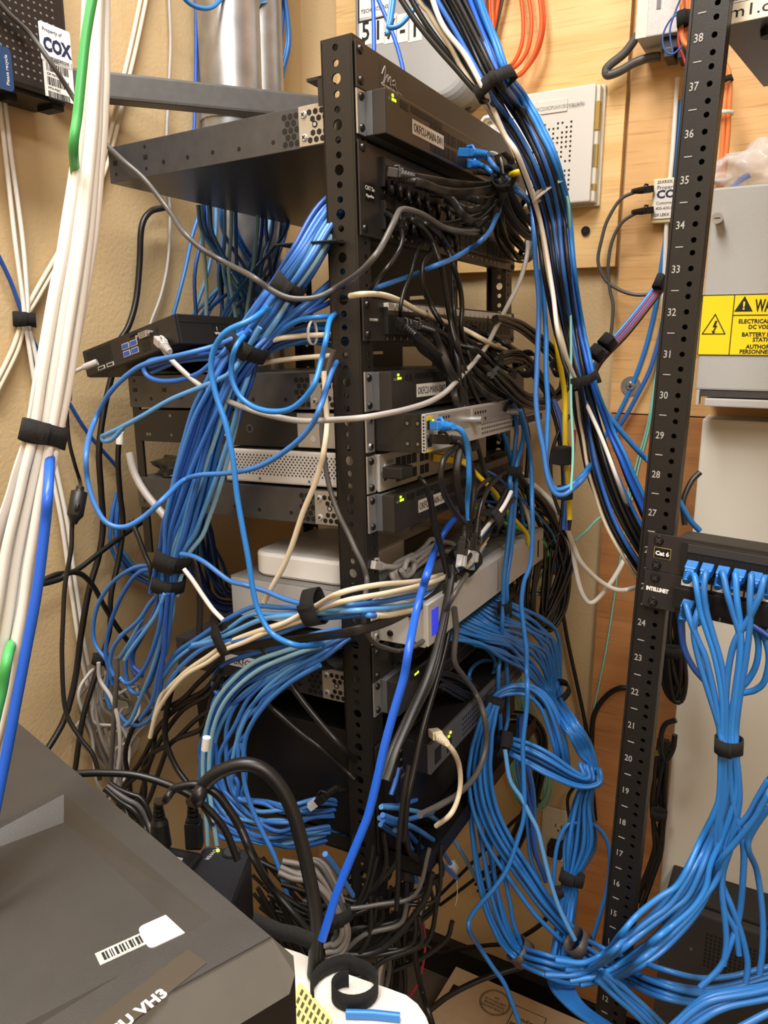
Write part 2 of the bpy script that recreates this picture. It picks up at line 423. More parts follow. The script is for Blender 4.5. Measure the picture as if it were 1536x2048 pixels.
MB().box((w-.001, -D+.006, h*.62), (w+.0065, -D+.020, h*.86)).box((w-.001, -D+.008, h*.1), (w+.0065, -D+.016, h*.16)).box((w-.001, -D+.008, h*.3), (w+.0065, -D+.016, h*.5)).build('side_ports', mat('port_gold', 'a88a3a', .5), t)

# ------------------------------------------------------------------ small carrier box with two plugs
off = .04
p0 = bl3(1303, 441, off); p1 = bl3(1372, 357, off)
w, h = p1.x-p0.x, bl3(1303, 358, off).z-p0.z; D = off-PT
t = thing('carrier_junction_box', FB, (p0.x, -PT, p0.z), 'small white carrier junction box fed by two black plugs', 'box')
MB().box((-.002, -D+.002, -.004), (w, -.0005, h), ch=.002).build('box_body', mat('aged_cream_plastic', 'e0d3a0', .5), t)
st = MB().box((.001, -D-.0002, .002), (w-.001, -D+.003, h-.003)).build('face_label', M_paper, t)
navy = mat('navy_print', '14244f', .6)
for s_, sz, zz, m_, xx, bo in (('20.KRXX.10598', .0065, .068, M_ink, .9, .0001), ('Property of', .0085, .057, M_ink, 1, 0), ('COX', .0165, .041, navy, 1.15, .0007), ('Customer Care', .0065, .029, M_ink, 1, 0), ('405-600-8282', .0065, .019, M_ink, 1, 0), ('20 LEKX 10723', .006, .007, M_ink, 1, .0001)):
    text(st, s_, sz, (.005, -D-.0004, zz*h/.078), FRONT, m_, xs=xx, bold=bo)

# ------------------------------------------------------------------ speckled metal box, upper right of the plywood
off = .10
p0 = bl3(1272, 78, off); p1 = bl3(1396, 20, off); D = off-PT
w = p1.x-p0.x
t = thing('metal_fibre_box', FB, (p0.x, -PT, p0.z), 'speckled pale metal box with black connectors underneath', 'box')
MB().box((0, -D, 0), (w, -.0005, .28), ch=.002).box((-.001, -D-.0008, 0), (.015, -D+.002, .28), 1).box((.027, -D-.001, .035), (.033, -D+.001, .05), 2).box((.062, -D-.001, .085), (.09, -D+.001, .11), 2).build('box_body', [mat('speckled_steel', 'c4c3c1', .5, noise=.08, nscale=300), M_offw, mat('slot_grey', '6a6a6e', .5)], t)
q = MB().box((.035, -D*.85, -.018), (w*.95, -D*.35, -.0005), ch=.002)
for k in range(4): q.box((.04+k*.02, -D*.9, -.03-.004*(k % 2)), (.055+k*.02, -D*.4, -.016), ch=.0015)
q.box((.075, -D*.95, -.05), (.11, -D*.55, -.028), ch=.002)
q.build('connector_block', M_blk2, t)

# ------------------------------------------------------------------ battery cabinet with the warning label
off = .17; D = off-PT
p0 = bl3(1391, 779, off); pt_ = bl3(1414, 377, off); w = .42; h = pt_.z-p0.z
t = thing('battery_cabinet', FB, (p0.x, -PT, p0.z), 'grey steel battery cabinet with a yellow warning label', 'cabinet')
MB().box((0, -D+.012, .004), (w, -.0005, h-.002), ch=.002).build('cabinet_body', M_gbox, t)
MB().box((0, -D, 0), (w, -D+.0125, h), ch=.003).build('cover_panel', M_gbox, t)
MB().box((.004, -D+.002, -.010), (w-.004, -D+.05, -.0005), 1).box((.014, -D-.004, -.024), (w, -D+.03, -.012), ch=.002).box((.002, -D-.001, -.022), (.006, -D+.02, 0)).build('bottom_rail', [M_slvp, M_dgrey], t)
pk = bl3(1438, 440, off)-V((p0.x, -PT, p0.z))
MB().cyl((pk.x, -D-.018, pk.z), (pk.x, -D, pk.z), .0058, n=20).cyl((pk.x, -D-.021, pk.z), (pk.x, -D-.018, pk.z), .0075, n=20).box((pk.x-.004, -D-.0214, pk.z-.0006), (pk.x+.004, -D-.0208, pk.z+.0006), 1).build('thumb_screw', [M_galv, M_dark], t)
wa, wb = bl3(1405, 590, off+.001)-V((p0.x, -PT, p0.z)), bl3(1397, 710, off+.001)-V((p0.x, -PT, p0.z))
x0, z1, z0 = wa.x, wa.z, wb.z; hh = z1-z0; y_ = -D-.0008; S_ = hh/121; SX = S_*.90
ww = 206*SX; xd = x0+67*SX
st = MB().prism(rrect(x0, z0, x0+ww, z1, .004), (0, -D+.0005, 0), X_, Z_, NY, .0013).build('warning_label', M_yel, t)
q = MB(); Y0 = y_-.0006
def bar(a, b): q.box((a[0], Y0, a[1]), (b[0], y_+.0002, b[1]))
zd = z1-42*S_
for a_, b_ in (((x0, z0), (x0+ww, z0+.001)), ((x0, z1-.001), (x0+ww, z1)), ((x0, z0), (x0+.001, z1)), ((x0+ww-.001, z0), (x0+ww, z1)), ((xd, z0), (xd+.0011, z1)), ((xd, zd), (x0+ww, zd+.0011))): bar(a_, b_)
def outline(q, pts, wd, y, d):
    for i in range(len(pts)):
        a, b = V((pts[i][0], 0, pts[i][1])), V((pts[(i+1) % len(pts)][0], 0, pts[(i+1) % len(pts)][1]))
        T = (b-a).normalized(); nrm = V((-T.z, 0, T.x))*wd/2; a -= T*wd/2; b += T*wd/2
        q.add([v+V((0, yy, 0)) for yy in (y, y-d) for v in (a-nrm, b-nrm, b+nrm, a+nrm)], [(0, 1, 2, 3), (7, 6, 5, 4), (0, 4, 5, 1), (1, 5, 6, 2), (2, 6, 7, 3), (3, 7, 4, 0)])
cx, cz = x0+31*SX, z1-63*S_
outline(q, [(cx-24*SX, cz-15*S_), (cx+24*SX, cz-15*S_), (cx, cz+24*S_)], .0013, y_, .0005)
q.prism([(cx+.001, cz+.008), (cx+.0038, cz+.008), (cx+.0018, cz+.001), (cx+.0042, cz+.001), (cx+.0004, cz-.0075), (cx+.0026, cz-.0075), (cx-.0009, cz-.0105), (cx-.003, cz-.006), (cx-.001, cz-.0064), (cx+.0012, cz-.001), (cx-.002, cz-.001)], (0, y_, 0), X_, Z_, NY, .0005)
tx, tz = xd+22*SX, z1-34*S_
q.prism([(tx-19*SX, tz), (tx+19*SX, tz), (tx, tz+30*S_)], (0, y_, 0), X_, Z_, NY, .0005)
q.build('warning_symbols', M_ink, st)
text(st, '!', 22*S_, (tx, Y0-.0004, tz+4*S_), FRONT, M_yel, align='CENTER', bold=.0005)
text(st, 'WARNING', 33*S_, (tx+23*SX, y_-.0004, tz), FRONT, M_ink, bold=.0006, xs=.52)
for s_, k_ in (('ELECTRICAL HAZARD', 57), ('DC VOLTAGE', 68), ('BATTERY BACKUP', 83), ('STATION', 93), ('AUTHORIZED', 107), ('PERSONNEL ONLY', 117)):
    text(st, s_, 11.2*S_, (x0+138*SX, y_-.0004, z1-k_*S_), FRONT, M_ink, align='CENTER', bold=.0002, xs=.93)

# ------------------------------------------------------------------ lower light cabinet
off = .10; D = off-PT
pa, pb_ = bl3(1417, 838, off), bl3(1318, 1787, off)
t = thing('wall_cabinet', FB, (pb_.x, -PT, pb_.z), 'tall pale wall cabinet below the battery cabinet', 'cabinet')
w, h = .5, pa.z-pb_.z
MB().box((0, -D+.02, 0), (w, -.0005, h), ch=.002).build('cabinet_body', M_gbox2, t)
MB().box((0, -D, 0), (w, -D+.019, h), ch=.003).build('cabinet_door', M_gbox2, t)

# ------------------------------------------------------------------ black tower unit on the floor under it
off = .20
pa = bl3(1334, 1800, off)
t = thing('floor_battery_unit', FB, (pa.x-.005, -PT-.002, .0), 'black vented battery unit on the floor beneath the pale cabinet', 'ups')
h = pa.z; D = off-PT
MB().box((0, -D+.02, .012), (.46, 0, h), ch=.004).build('unit_body', M_blk, t)
q = MB().box((0, -D, .012), (.46, -D+.0195, h-.004), ch=.004)
for gx in (.07, .235):
    for i in range(20):
        for j in range(9): q.box((gx+i*.0065, -D-.0004, h-.10+j*.0075), (gx+i*.0065+.004, -D+.0003, h-.10+j*.0075+.0045), 1)
q.cyl((.05, -D-.001, h-.075), (.05, -D, h-.075), .003, m=2)
q.build('vented_front', [mat('vent_front_black', '2c2a29', .5), M_dark, M_screw], t)
MB().box((.02, -D+.02, 0), (.44, -.02, .0125)).build('plinth', M_dark, t)

# ------------------------------------------------------------------ wall outlet
p = bl3(1118, 1668, 0); 
t = thing('power_outlet', FB, (p.x, -.0005, p.z), 'white duplex power outlet low on the painted wall', 'outlet')
MB().box((-.036, -.006, -.06), (.036, 0, .06), ch=.003).build('cover_plate', M_offw, t)
q = MB()
for s_ in (1, -1):
    zc = .021*s_
    q.prism(rrect(-.016, zc-.014, .016, zc+.014, .006), (0, -.006, 0), X_, Z_, NY, .0015)
    q.box((-.007, -.0078, zc-.002), (-.005, -.0072, zc+.006), 1).box((.005, -.0078, zc-.002), (.007, -.0072, zc+.006), 1).box((-.002, -.0078, zc-.010), (.002, -.0072, zc-.006), 1)
q.build('receptacle', [M_offw, M_dark], t)

# ------------------------------------------------------------------ cardboard box on the floor
def fl(x, y, z): d = ray(x, y); return CAM+d*((z-CAMZ)/d.z)
zt = .17
pA, pB, pC = fl(912, 1933, zt), fl(1185, 2052, zt), fl(848, 2075, zt)
X = (pB-pA); X.z = 0; L = X.length; X.normalize(); Y = V((-X.y, X.x, 0))
Fc = frame(V((pA.x, pA.y, 0)), X, Y, V((0, 0, 1)))
card = mat('cardboard', 'c8b193', .8, noise=.05, nscale=60)
t = thing('cardboard_box', Fc, (0, 0, 0.001), 'brown cardboard box with recycling print on the floor', 'box')
q = MB().box((0, -.34, 0), (L+.1, 0, zt), ch=.002)
q.build('box_body', card, t)
MB().box((.015, -.075, zt-.001), (.028, -.045, zt+.0006), ch=.0002).build('hand_slot', M_dark, t)
MB().box((.002, -.338, zt+.0002), (L+.098, -.135, zt+.0022), ch=.0004).build('top_flap', card, t)
brn = mat('box_print', '4a3c2c', .8)
q = MB(); pc = loc(Fc, 990, 2008, 2, zt); 
for rr in (.031, .0285):
    for i in range(40):
        a0, a1 = 2*PI*i/40, 2*PI*(i+1)/40
        vs = [(pc.x+r_*math.cos(a_), pc.y+r_*math.sin(a_), zt+.0026) for r_, a_ in ((rr, a0), (rr, a1), (rr-.0012, a1), (rr-.0012, a0))]; q.add(vs, [(0, 1, 2, 3)])
st = q.build('round_stamp', brn, t)
for k, s_ in enumerate(('CORRUGATED', 'BOX MAKER', 'CERTIFICATE', 'OK')): text(st, s_, .0075, (pc.x, pc.y-.012+.0085*k, zt+.0027), TOPF, brn, align='CENTER', spin=PI)
pr_ = loc(Fc, 1055, 2035, 2, zt)
st = MB().box((pr_.x-.028, pr_.y-.05, zt+.0022), (pr_.x+.034, pr_.y+.012, zt+.0025)).build('print_panel', card, t)
q = MB()
outl = [(pr_.x-.028, pr_.y-.05), (pr_.x+.034, pr_.y-.05), (pr_.x+.034, pr_.y+.012), (pr_.x-.028, pr_.y+.012)]
for i in range(4):
    a_, b_ = outl[i], outl[(i+1) % 4]; q.box((min(a_[0], b_[0])-.0006, min(a_[1], b_[1])-.0006, zt+.0025), (max(a_[0], b_[0])+.0006, max(a_[1], b_[1])+.0006, zt+.0028))
q.build('printed_frame', brn, st)
for k, (s_, sz) in enumerate((('Corrugated', .012), ('Recycles', .013))): text(st, s_, sz, (pr_.x+.003, pr_.y-.012-.016*(1-k), zt+.0028), TOPF, brn, align='CENTER', spin=PI, bold=.0003)
# ------------------------------------------------------------------ left rack frame
ZB, ZT = -.6935, .3385
t = thing('equipment_rack', F1, (0, 0, ZB), 'open black equipment rack with punched posts on the left', 'rack')
U = .04445; DZ = .2893-ZB
def post_cells(z0, z1, w, side):
    out = []; n = int((z1-z0)/(U/3)); h = (z1-z0)/n
    for i in range(n):
        a = z0+i*h; zc = a+h/2; k = i % 3
        if side: out.append((0, w, a, a+h, w*.5, zc, (.0056, .0036, .0036)[k]))
        else: out.append((0, w, a, a+h, w*.62, zc, .0026 if k != 1 else .0022))
    return out
HR = ZT-ZB
def post(x, sgn, name):
    q = MB()
    # side flange (plane x), front flange (plane y), small return lips
    q.holeplate((x, .0025, 0), (0, 1, 0), (0, 0, 1), (sgn, 0, 0), post_cells(0, HR, .036, True), .0022)
    q.holeplate((x, 0, 0), (sgn, 0, 0), (0, 0, 1), (0, 1, 0), post_cells(0, HR, .027, False), .0022)
    q.box((min(x, x+sgn*.012), .0365, 0), (max(x, x+sgn*.012), .0387, HR))
    q.box((min(x, x+sgn*.027), 0, HR), (max(x, x+sgn*.027), .0387, HR+.0022))
    return q.build(name, M_blk, t)
post(0, 1, 'front_post'); post(.4826, -1, 'front_post')
q = MB(); q.holeplate((.4766, .385, 0), (0, 1, 0), (0, 0, 1), (-1, 0, 0), [(0, .03, i*.04445, (i+1)*.04445, .015, (i+.5)*.04445, .0045) for i in range(20)], .0022)
q.box((.4566, .4128, 0), (.4766, .415, .889)); q.build('rear_post', M_blk, t)
q = MB().box((.022, .372, .44), (.026, .385, .66)); q.build('rear_post', M_blk, t)
q = MB().box((0, .0387, HR-.034), (.03, .058, HR-.031)).box((0, .0387, HR-.06), (.0022, .044, HR-.031)); q.build('frame_bracket', M_blk, t)
# slotted side plates joining front and rear posts on the far side
q = MB()
def side_plate(q, y0, y1, z0, z1, slots):
    z = z0
    for a, b, c, d in sorted(slots, key=lambda s_: s_[2]):
        q.box((.4785, y0, z-ZB), (.4803, y1, c-ZB)); q.box((.4785, y0, c-ZB), (.4803, a, d-ZB)); q.box((.4785, b, c-ZB), (.4803, y1, d-ZB)); z = d
    q.box((.4785, y0, z-ZB), (.4803, y1, z1-ZB))
side_plate(q, .094, .34, .03, .30, [(.155, .184, .109, .115), (.128, .160, .093, .097)])
side_plate(q, .20, .34, -.06, .03, [(.239, .325, .0185, .0235), (.265, .325, .010, .0135)])
side_plate(q, .042, .142, -.06, .03, [])
q.build('side_plate', M_blk, t)

def place(o, z): pass
def screws(q, pts, N, r=.0045, m=1):
    for p in pts:
        p = V(p); N_ = V(N); q.cyl(p, p+N_*.0022, r, r*.8, n=14, m=m)
        A = N_.orthogonal().normalized(); B = N_.cross(A)
        for a in (A, B):
            c = p+N_*.0024; b = N_.cross(a)
            q.add([c+a*(r*.62)+b*.0006, c-a*(r*.62)+b*.0006, c-a*(r*.62)-b*.0006, c+a*(r*.62)-b*.0006], [(0, 1, 2, 3)], 2)
NX, NYv = (-1, 0, 0), (0, -1, 0)
def each_screw(t, pts, r, ms):
    for p in pts: q = MB(); screws(q, [p], NYv, r, 0); q.build('mounting_screw', ms, t)
def hexes(q, x, y0, y1, z0, z1, pitch, r, m, skip=None):
    j = 0; z = z0+r
    while z < z1-r*.8:
        y = y0+r+(pitch/2 if j % 2 else 0)
        while y < y1-r*.7:
            if not (skip and skip(y, z)): q.disc((x, y, z), NX, r, 6, m, X=(0, 0, 1))
            y += pitch
        z += pitch*.87; j += 1

# ------------------------------------------------------------------ blank panel with the maker's script mark
zb = .2895
t = thing('blank_panel', F1, (0, -.0025, zb), 'black blank panel with a white script mark, topmost in the left rack', 'panel')
h = .3348-zb
q = MB().box((0, -.002, 0), (.4826, 0, h), ch=.0005).box((.004, 0, h-.002), (.4786, .020, h))
q.build('panel_face', M_bez, t)
each_screw(t, [(.0085, -.002, h*.82), (.0085, -.002, h*.17)], .0048, [M_screwb, M_screwb, M_dark])
a, b = loc(F1, 752, 128), loc(F1, 800, 195)
st = MB().box((a.x, -.0024, a.z-zb-.030), (b.x, -.002, a.z-zb+.002)).build('maker_badge', mat('badge_grey', '3a3634', .5), t)
q = MB(); w = b.x-a.x; zz = a.z-zb
def stroke(pts, r=.0007): q.tube(smooth_path([V((a.x+w*u, -.0026, zz-.030+.032*v)) for u, v in pts], 5), r, 6, flat=None)
stroke([(.06, .62), (.12, .78), (.20, .92), (.17, .60), (.12, .36), (.22, .58), (.30, .70), (.28, .46), (.36, .62), (.42, .68), (.40, .44), (.45, .44)], .0009)
stroke([(.50, .58), (.58, .66), (.62, .56), (.54, .46), (.52, .50), (.62, .48), (.72, .36), (.90, .30)], .0009)
q.build('script_mark', mat('faded_print', 'a5a09c', .6), st)
text(st, 'Middle Atlantic Products, Inc.', .0042, (a.x+.002, -.0027, zz-.021), FRONT, M_wink, xs=.78)
text(st, 'www.middleatlantic.com', .0038, (a.x+.002, -.0027, zz-.026), FRONT, mat('grey_print', '8a8683', .7), xs=.9)

# ------------------------------------------------------------------ switches
def make_switch(zb, label, name_text, lx0, lx1, front_ports=True, depth_=.386, dark=False, rear_text=None):
    t = thing('network_switch', F1, (0, 0, zb), label, 'switch', 'rack switches')
    h = .0437; bodym = M_dgrey if not dark else mat('charcoal_steel', '343436', .45, noise=.1, nscale=60)
    q = MB().box((.0192, .0005, 0), (.4634, depth_, h), ch=.0008)
    hexes(q, .0192, .083, .107, .003, h-.003, .0082, .0037, 1)
    for y, z in ((.12, .012), (.17, .012), (.21, .014), (.25, .014), (.29, .014), (.345, .012)): q.disc((.0192, y, z), NX, .0026, 10, 1); q.disc((.0192, y, z), NX, .0015, 8, 3, lift=.0006)
    for y in (.32, .374):
        q.disc((.0192, y, .010), NX, .0022, 8, 1); q.disc((.0192, y, .036), NX, .0022, 8, 1)
        q.box((.0188, y-.0035, .021), (.0194, y+.0035, .0262), 1)
    q.build('chassis', [bodym, M_dark, M_screw, M_screwb], t)
    q = MB().box((.0165, -.0285, -.0006), (.4661, -.0125, h+.0002), ch=.0012).box((.0172, -.0127, 0), (.4654, .0, h), 1, ch=.001)
    L = lambda x_, y_: loc(F1, x_, y_, 1, .0285)
    x0 = .027
    q.box((.050, -.0289, h-.011), (.0565, -.0283, h-.004), 2); q.box((.0595, -.0289, h-.012), (.068, -.0283, h-.004), 2)
    for k in range(4): q.box((.075+k*.021, -.0289, h-.010), (.0935+k*.021, -.0283, h-.0035), 2)
    for k in range(24):
        xx = .125+k*.0125+(k//6)*.003
        for zz in (.004, .021): q.box((xx, -.0289, zz), (xx+.011, -.0283, zz+.012), 2)
    q.build('bezel', [M_bez, M_bezg, M_dark], t)
    if dark: ledspots = ((.060, .036), (.064, .036), (.068, .036))
    else: ledspots = ((.031, .0385), (.031, .0345), (.036, .0345))
    for a_, b_ in ledspots: MB().box((a_, -.0292, b_), (a_+.0036, -.0284, b_+.0026)).build('status_light', M_led, t)
    text(t, 'CISCO', .0036, (.0215, -.0287, .0335), FRONT, mat('grey_print', '8a8683', .7))
    q = MB()
    # ear + side plate
    q.box((.0015, -.0035, -.0003), (.0192, -.0012, h+.0003), ch=.0004); q.box((.0175, -.0012, .001), (.0191, .0828, h-.001), ch=.0006)
    for z in (.0065, .0372): pass
    screws(q, [(.0095, -.0035, .0065), (.0095, -.0035, .0372)], NYv, .0044, 1)
    hexes(q, .0175, .040, .0815, .003, h-.003, .0082, .0034, 3, skip=lambda y, z: (y > .068 and .004 < z < .040) or abs(z-.0218) < .005 and y > .045)
    screws(q, [(.0175, .0755, .010), (.0175, .0755, .0335)], NX, .0042, 4)
    q.disc((.0175, .061, .0218), NX, .0036, 14, 3); q.disc((.0175, .061, .0218), NX, .0021, 12, 4, lift=.0006)
    q.build('mounting_bracket', [M_slv if not dark else M_slv, M_screwb, M_dark, M_dark, M_slvp], t)
    if name_text:
        st = MB().box((lx0, -.0290, .012), (lx1, -.0284, .0275)).build('name_sticker', M_paper, t)
        text(st, name_text, .0125, ((lx0+lx1)/2, -.0292, .0153), FRONT, M_ink, align='CENTER', xs=(lx1-lx0)*.92/(.0125*.58*len(name_text)))
    if rear_text:
        st = MB().box((.0188, .150, .018), (.0193, .245, .034)).build('name_sticker', M_paper, t)
        text(st, rear_text, .0135, (.0186, .198, .021), SIDE, M_ink, align='CENTER', xs=.8)
    return t
sx0, sx1 = loc(F1, 825, 258, 1, -.0285).x, loc(F1, 887, 290, 1, -.0285).x
make_switch(.2452, 'dark network switch with a SW1 name sticker under the blank panel', 'OKFCU-MAIN-SW1', sx0, sx1)
make_switch(-.0463, 'dark network switch with a SW2 name sticker above the black router', 'OKFCU-MAIN-SW2', sx0, sx1)
make_switch(-.1870, 'dark network switch with a SW3 name sticker above the white box', 'OKFCU-MAIN-SW3', sx0, sx1)
make_switch(-.4170, 'darkest network switch, low in the rack under the coiled blue cables', None, 0, 0, dark=True, depth_=.336, rear_text='OKFCU-MAIN')

# ------------------------------------------------------------------ patch panels of the left rack
def rack_panel(zb, h, label, rows, name, group='patch panels of the left rack', F=F1, per=6, mods=4, x0=.045, mw=.100, gap=.003, number0=1, ink=M_wink, white_tabs=False, badge=None, rowz=None, pw=.4826, number_h=.0052):
    t = thing(name, F, (0, -.0025, zb), label, 'patch panel', group)
    q = MB().box((0, -.002, 0), (pw, 0, h), ch=.0006).box((.004, 0, h-.002), (pw-.004, .03, h)).box((.004, 0, 0), (pw-.004, .012, .002))
    q.build('panel_face', M_bez, t)
    q = MB(); nports = []
    for r_ in range(rows):
        z0 = rowz[r_]
        for m_ in range(mods):
            xa = x0+m_*(mw+gap)
            q.box((xa, -.0075, z0), (xa+mw, -.0015, z0+.031), ch=.0008)
            q.box((xa+.001, -.0082, z0+.0225), (xa+mw-.001, -.007, z0+.0295), 2)
            for k in range(per):
                xc = xa+mw*(k+.5)/per
                q.box((xc-.0062, -.0079, z0+.004), (xc+.0062, -.0073, z0+.018), 1); q.box((xc-.0035, -.0081, z0+.0175), (xc+.0035, -.0073, z0+.021), 1); nports.append((xc, z0))
    q.build('port_modules', [M_blk2, M_dark, mat('module_strip', '33302e', .5)], t)
    if white_tabs:
        q = MB()
        for m_ in range(mods):
            for k in range(per): xa = x0+m_*(mw+gap)+mw*k/per; q.box((xa+.0012, -.0085, h-.0115), (xa+mw/per-.0012, -.0019, h-.003))
        q.build('label_tabs', mat('label_tab', 'cfcdc9', .6), t)
    tx = MB()
    for i, (xc, z0) in enumerate(nports):
        o = text(t, str(number0+i), number_h, (xc, -.0022, z0-.0058), FRONT, ink, align='CENTER', name='port_number') if i < 12 or i % 24 in range(24) and i < 60 else None
    each_screw(t, [(x_, -.002, z_) for x_ in (.0085, pw-.0085) for z_ in (.007, h-.007)], .0045, [M_screwb, M_screwb, M_dark])
    return t
t = rack_panel(.1432, .0958, 'tall black patch panel with two port rows below the first switch', 2, 'patch_bay', rowz=[.0555, .0105], number_h=.0045)
st = MB().box((.010, -.0026, .037), (.030, -.002, .055)).build('category_badge', mat('badge_black', '141312', .4), t)
text(st, 'CAT 5e', .0062, (.020, -.0028, .0475), FRONT, M_wink, align='CENTER', bold=.0001); text(st, 'Hyperline', .0042, (.020, -.0028, .0405), FRONT, M_wink, align='CENTER', bold=.0001)
t = rack_panel(.0315, .0460, 'black patch panel with white label tabs between first and second switch', 1, 'patch_bay', rowz=[.0075], white_tabs=True)
text(t, 'INTELLINET', .0042, (.013, -.0022, .022), FRONT, M_wink, xs=.9)
t = rack_panel(-.3722, .0436, 'low patch panel full of blue plugs under the silver power unit', 1, 'patch_bay', rowz=[.008])

# ------------------------------------------------------------------ black router with silver front
zb = -.0930
t = thing('router', F1, (0, 0, zb), 'black router with a perforated silver front reaching out of the rack', 'router')
h = .0435; YF = -.0670
q = MB().box((.0215, YF+.004, 0), (.46, .376, h), ch=.0008)
for y, z in ((-.045, .010), (-.058, .010), (-.045, .033), (-.058, .033)): q.disc((.0215, y, z), NX, .0036, 14, 1); q.disc((.0215, y, z), NX, .0020, 10, 2, lift=.0006)
for y in (.18,): q.disc((.0215, y, .022), NX, .0055, 16, 3); q.disc((.0215, y, .022), NX, .0035, 12, 1, lift=.0006)
for y, z in ((.36, .010), (.36, .036), (.355, .010), (.315, .010), (.315, .036)): q.disc((.0215, y, z), NX, .0022, 10, 2)
q.build('chassis', [M_blk, M_dark, M_screw, M_dgrey], t)
st = MB().box((.0210, .213, .012), (.0216, .242, .040)).box((.0208, .213, .022), (.0212, .242, .040), 1).build('asset_sticker', [M_paper, mat('sticker_green', '1f7a3d', .5)], t)
text(st, '210088', .0055, (.0206, .2275, .0285), SIDE, M_wink, align='CENTER')
q = MB(); 
for k in range(8): q.box((.0207, .2165+k*.0028, .0145), (.0210, .2165+k*.0028+(.0018 if k % 3 else .001), .0205))
q.build('barcode', M_ink, st)
q = MB().box((.0215, YF, 0), (.46, YF+.0045, h), ch=.0006)
for i in range(11): q.box((.0213, YF+.0006, .002+i*.0037), (.0219, YF+.0026, .002+i*.0037+.0022), 1)
for i in range(36):
    for j in range(3): q.disc((.19+i*.0064, YF, .006+j*.006), NYv, .0017, 8, 1)
for i in range(9):
    for j in range(3): q.disc((.075+i*.0066, YF, .022+j*.0058), NYv, .0019, 8, 1)
q.box((.055, YF-.0006, .018), (.150, YF, .041), 2); q.box((.158, YF-.0006, .018), (.30, YF, .041), 2)
for i in range(4):
    for j in range(3): q.disc((.062+i*.0075, YF-.0006, .0225+j*.0068), NYv, .0020, 8, 1)
for i in range(5):
    for j in range(2): q.disc((.166+i*.0085, YF-.0006, .025+j*.009), NYv, .0023, 8, 1)
q.cyl((.151, YF-.016, .027), (.151, YF, .027), .0048, n=18, m=2).cyl((.29, YF-.014, .027), (.29, YF, .027), .0048, n=18, m=2)
q.box((.305, YF-.0005, .004), (.44, YF+.0001, .014), 1)
q.build('silver_front', [M_slvp, M_dark, M_slv], t)
q = MB()
for z in (.004, .0235): q.box((.0235, YF-.0008, z), (.040, YF, z+.0165)); q.box((.026, YF-.0010, z+.002), (.0375, YF-.0005, z+.0125), 1)
q.box((.0245, YF-.0012, .036), (.0385, YF-.0006, .0405), 2); q.box((.0245, YF-.0012, .0005), (.0385, YF-.0006, .0040), 2)
q.build('port_block', [M_slv, M_dark, M_yel], t)
MB().box((.0375, YF-.0016, .0335), (.0415, YF-.0008, .0362)).build('status_light', M_led, t)
q = MB().box((.0015, -.0035, .0), (.0192, -.0012, h), ch=.0004).box((.0195, -.0012, .001), (.0213, .105, h-.001), ch=.0006)
screws(q, [(.0095, -.0035, .0065), (.0095, -.0035, .0372)], NYv, .0048, 1)
q.disc((.0195, .082, .012), NX, .004, 12, 3); q.box((.0193, .0655, .016), (.0197, .0715, .030), 4)
q.build('mounting_bracket', [M_slv, M_screw, M_dark, M_slvp, M_dark], t)

# ------------------------------------------------------------------ small pale router
zb = -.1408
t = thing('branch_router', F1, (0, 0, zb), 'short pale grey router with a yellow plug, above the SW3 switch', 'router')
q = MB().box((.0215, -.004, .001), (.35, .224, h), ch=.0025)
j = 0
for jz in range(8):
    for i in range(28):
        q.disc((.0215, .050+i*.0056+(jz % 2)*.0028, .0125+jz*.0034), NX, .00135, 6, 1)
for y in (.092, .168): q.disc((.0215, y, .0065), NX, .0026, 12, 2); q.disc((.0215, y, .0065), NX, .0014, 8, 1, lift=.0006)
q.build('chassis', [mat('pale_grey_plastic', 'c9c6c2', .45), mat('perforation', '3d3c3b', .8), M_slvp], t)
q = MB().box((.020, -.0085, 0), (.352, -.0042, h+.0004), ch=.001)
for r_ in range(2):
    for k in range(4): q.box((.060+k*.0142, -.0090, .006+r_*.0175), (.072+k*.0142, -.0084, .018+r_*.0175), 1)
for k in range(2):
    for r_ in range(2): q.box((.125+k*.0135, -.0090, .006+r_*.0165), (.136+k*.0135, -.0084, .0175+r_*.0165), 1)
q.box((.030, -.0090, .012), (.036, -.0084, .022), 1); q.cyl((.033, -.010, .029), (.033, -.0085, .029), .003, n=12, m=2)
q.build('front_panel', [mat('front_grey', 'a9a6a2', .45), M_dark, M_slvp], t)
text(t, 'CISCO', .0062, (.034, -.0092, .031), FRONT, mat('mid_grey_print', '6d6a68', .7))
text(t, '4G LTE', .0045, (.122, -.0092, .0375), FRONT, mat('mid_grey_print', '6d6a68', .7))
q = MB().box((.0015, -.0035, 0), (.0195, -.0012, h), ch=.0004); screws(q, [(.0095, -.0035, .0065), (.0095, -.0035, .0372)], NYv, .0044, 1)
q.build('mounting_bracket', [M_slv, M_screwb, M_dark], t)

# ------------------------------------------------------------------ rack power unit with blue display
zb = -.3243
t = thing('rack_power_unit', F1, (0, 0, zb), 'silver rack power unit with a small lit blue display', 'ups')
h = .0557; YF = -.065
M_upt = mat('unit_top_grey', '7d7c79', .5)
q = MB().box((.0215, -.05, 0), (.462, .228, h-.001), ch=.001).box((.0205, -.05, .001), (.0217, .226, h-.003), 1)
q.build('chassis', [M_upt, mat('unit_side_silver', 'b3b2b0', .42)], t)
q = MB().box((.0205, YF+.001, 0), (.462, -.048, h), ch=.0015).box((.021, YF-.003, .002), (.075, YF+.002, h-.002), 0, ch=.001).box((.076, YF-.002, .002), (.461, YF+.002, h-.002), 0, ch=.001)
for x_ in (.25, .395): q.box((x_, YF-.0024, .006), (x_+.0015, YF-.0018, h-.006), 1)
q.box((.43, YF-.0024, .012), (.436, YF-.0018, .040), 2)
q.build('front_fascia', [M_slvp, M_bezg, M_dark], t)
